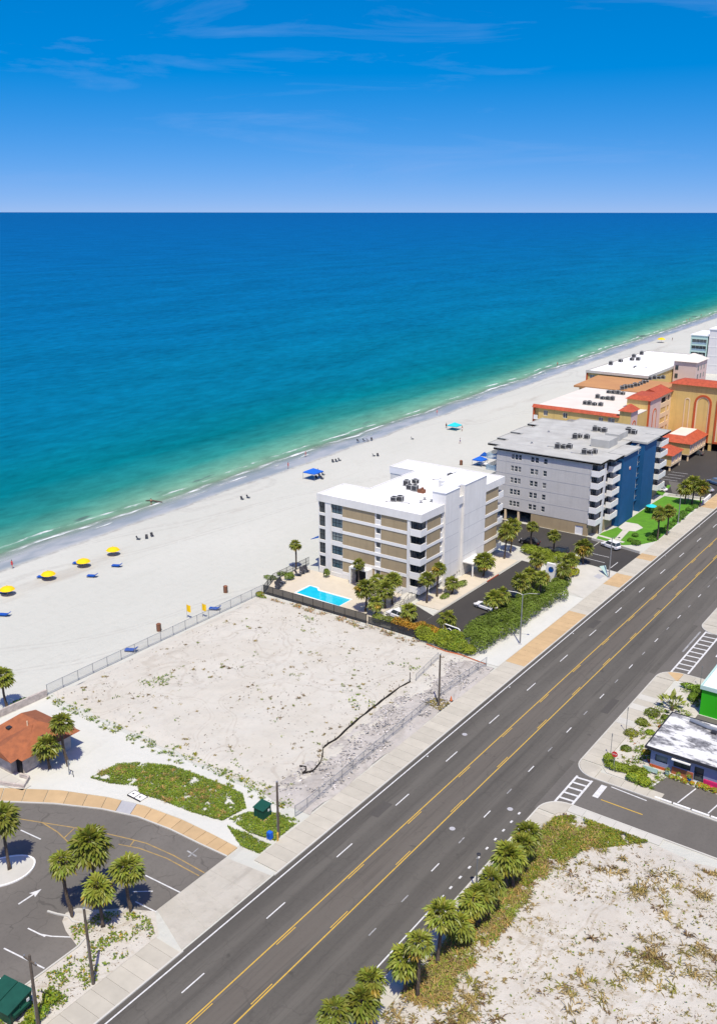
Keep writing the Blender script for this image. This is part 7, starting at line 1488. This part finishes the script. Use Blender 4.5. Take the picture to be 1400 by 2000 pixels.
def tussocks(name, label, polys, n, size, m, seed, tints, thr, fr, zoff=.2, nb=(12, 24)):
    """spreading clumps of long dry blades"""
    r = random.Random(seed); b = MB(); b.t = []; xs = [q[0] for p in polys for q in p]; ys_ = [q[1] for p in polys for q in p]; k = 0; tries = 0
    while k < n and tries < n * 40:
        tries += 1; x, y = r.uniform(min(xs), max(xs)), r.uniform(min(ys_), max(ys_))
        if not any(inside((x, y), p) for p in polys): continue
        if noise.noise(Vector((x * fr, y * fr, seed))) + .5 * noise.noise(Vector((x * fr * 3, y * fr * 3, seed + 4))) < thr + r.uniform(-.2, .2): continue
        k += 1; t = r.choice(tints); s_ = size * r.uniform(.35, 1.3) ** 1.3
        for j in range(r.randint(*nb)):
            a = r.uniform(0, 6.28); ln = s_ * r.uniform(.4, 1.1); d = Vector((math.cos(a), math.sin(a), 0)); w_ = Vector((-d.y, d.x, 0)) * r.uniform(.015, .042) * (.6 + s_); p = Vector((x, y, zoff)) + Vector((r.uniform(-.25, .25), r.uniform(-.25, .25), 0)) * s_
            bend = Vector((-d.y, d.x, 0)) * r.uniform(-.25, .25) * ln; mid = p + d * ln * .5 + Vector((0, 0, ln * r.uniform(.15, .5))) + bend; tip = p + d * ln + Vector((0, 0, ln * r.uniform(-.05, .25))) + bend * 2.2
            b.add([tuple(p - w_), tuple(p + w_), tuple(mid + w_), tuple(tip), tuple(mid - w_)], [(0, 1, 2, 4), (4, 2, 3)]); g = r.uniform(.65, 1.35); b.t += [(t[0] * g, t[1] * g, t[2] * g)] * 5
    o = b.build(name, m, None, (xs[0], ys_[0], 0)); return tag(o, label, None, kind='stuff')
DRY = [(1, 1, 1), (1.1, 1.1, 1), (.75, .85, .55), (.85, 1.05, .5), (1.35, 1.3, 1.2), (.6, .5, .5)]
lot_se = [(-37.6, 40), (8, 40), (8, 94.8), (-37.6, 94.8)]
tussocks('dry_grass', 'spreading brown grass clumps over the near sandy lot', [lot_se], 1900, .8, 'grass_dry', 81, DRY, .20, .12)
tussocks('dry_grass', 'fine scattered dry grass across the near sandy lot', [lot_se], 2000, .34, 'grass_dry', 82, DRY, -.5, .3)
tussocks('dry_grass', 'thick olive and brown grass bank behind the roadside palms', [[(-38.0, 93.0), (-31.0, 93.8), (-33.0, 88.5), (-34.5, 82), (-34.2, 74), (-34.8, 60), (-38.0, 60)]], 1500, .7, 'grass_dry', 83, [(1, 1, 1), (.8, 1.1, .4), (.7, 1.2, .4), (1.3, 1.1, .9)], -.3, .3)
tussocks('dry_grass', 'dry stalks among the creeping vines beside the curved walk', [g1], 110, .5, 'grass_dry', 84, [(1.4, 1.2, 1), (1, 1, .8)], .0, .3, .12)
tussocks('dry_grass', 'small grass tufts scattered over the vacant lot', [[(-111, 79), (-68, 79), (-68, 124.5), (-111, 124.5)]], 420, .4, 'grass_dry', 85, [(1, 1, .8), (.6, 1.0, .3), (.6, .55, .5)], .1, .2, .16)
tussocks('dry_grass', 'weedy tufts along the boundary of the vacant lot', [[(-112.5, 75.2), (-64.5, 75.0), (-64.5, 78.5), (-112.5, 78.0)]], 110, .45, 'grass', 86, GR + [(1.8, 1.1, .9)], .0, .5, .1)
gpoly = [(-37.4, 108.2), (-33.0, 108.2), (-33.2, 121), (-32.2, 128), (-32.2, 136), (-35.5, 136.6), (-37.4, 132)]
cover('ground_vine', 'low green creepers in the sandy bed around the low shop', [gpoly], 1500, .12, 'grass', 91, GR, .18, .45, zoff=.06)
tussocks('dry_grass', 'spiky grassy plants in the sandy bed around the low shop', [gpoly], 70, .55, 'grass', 92, GR + [(1.8, 1.0, .8)], -.2, .5, .06)
tussocks('dry_grass', 'grassy plants along the front of the low shop parking', [[(-33.2, 105.8), (-30.4, 105.8), (-29.6, 110.6), (-33.0, 111)]], 40, .6, 'grass', 93, GR, -.6, .5, .06)
def pot(p, s_, m, label):
    o = thing('flower_pot', label, 'pot', (*p, .06)); MB().lathe((*p, .06), [(.16 * s_, 0), (.24 * s_, .36 * s_), (.27 * s_, .38 * s_), (.27 * s_, .44 * s_), (.05, .42 * s_)], 12).build('vessel', m, o)
    f = foliage([(p[0], p[1], .06 + .6 * s_, .3 * s_, .3 * s_, .25 * s_)], 90, .09, int(abs(p[0] * 100))); f.build('foliage', 'leaf', o)
pot((-30.0, 110.5), 1.2, 'pale_green', 'pale green flower pot at the left end of the shop front'); pot((-28.6, 110.6), 1.0, 'white_trim', 'white flower pot below the shop window'); pot((-27.2, 110.5), 1.2, 'sign_blue', 'dark blue flower pot beside the shop door'); pot((-33.0, 112.2), 1.0, 'terracotta', 'terracotta flower pot at the shop corner')
ps = thing('planter_sign', 'small pale green sign board in the planting at the shop corner', 'sign', (-32.0, 109.6, .06)); part(ps, 'board', 'pale_green', (-32.9, -31.0, 109.55, 109.63, .35, .95))
for x in (-32.7, -31.3): part(ps, 'leg', 'wood', (x, x + .08, 109.56, 109.62, .06, .35))
bn2 = thing('bench', 'magenta bench under the shop wall', 'bench', (-23.6, 110.4, .05)); part(bn2, 'seat', 'magenta', (-25.2, -22.2, 110.1, 110.6, .42, .5)); part(bn2, 'backrest', 'magenta', (-25.2, -22.2, 110.6, 110.68, .5, 1.0))
for x in (-25.0, -22.5): part(bn2, 'leg', 'plastic_dark', (x, x + .1, 110.15, 110.55, .05, .42))
o = thing('garden_parasol', 'small turquoise and white parasol beside the blue stair block', 'parasol', (-70.4, 219.6, .1)); MB().tube((-70.4, 219.6, .1), (-70.4, 219.6, 2.2), .04, n=6).build('pole', 'grey_metal', o); MB().lathe((-70.4, 219.6, 1.9), [(1.3, 0), (.7, .3), (.03, .5)], 12).build('canopy', 'teal_fabric', o)
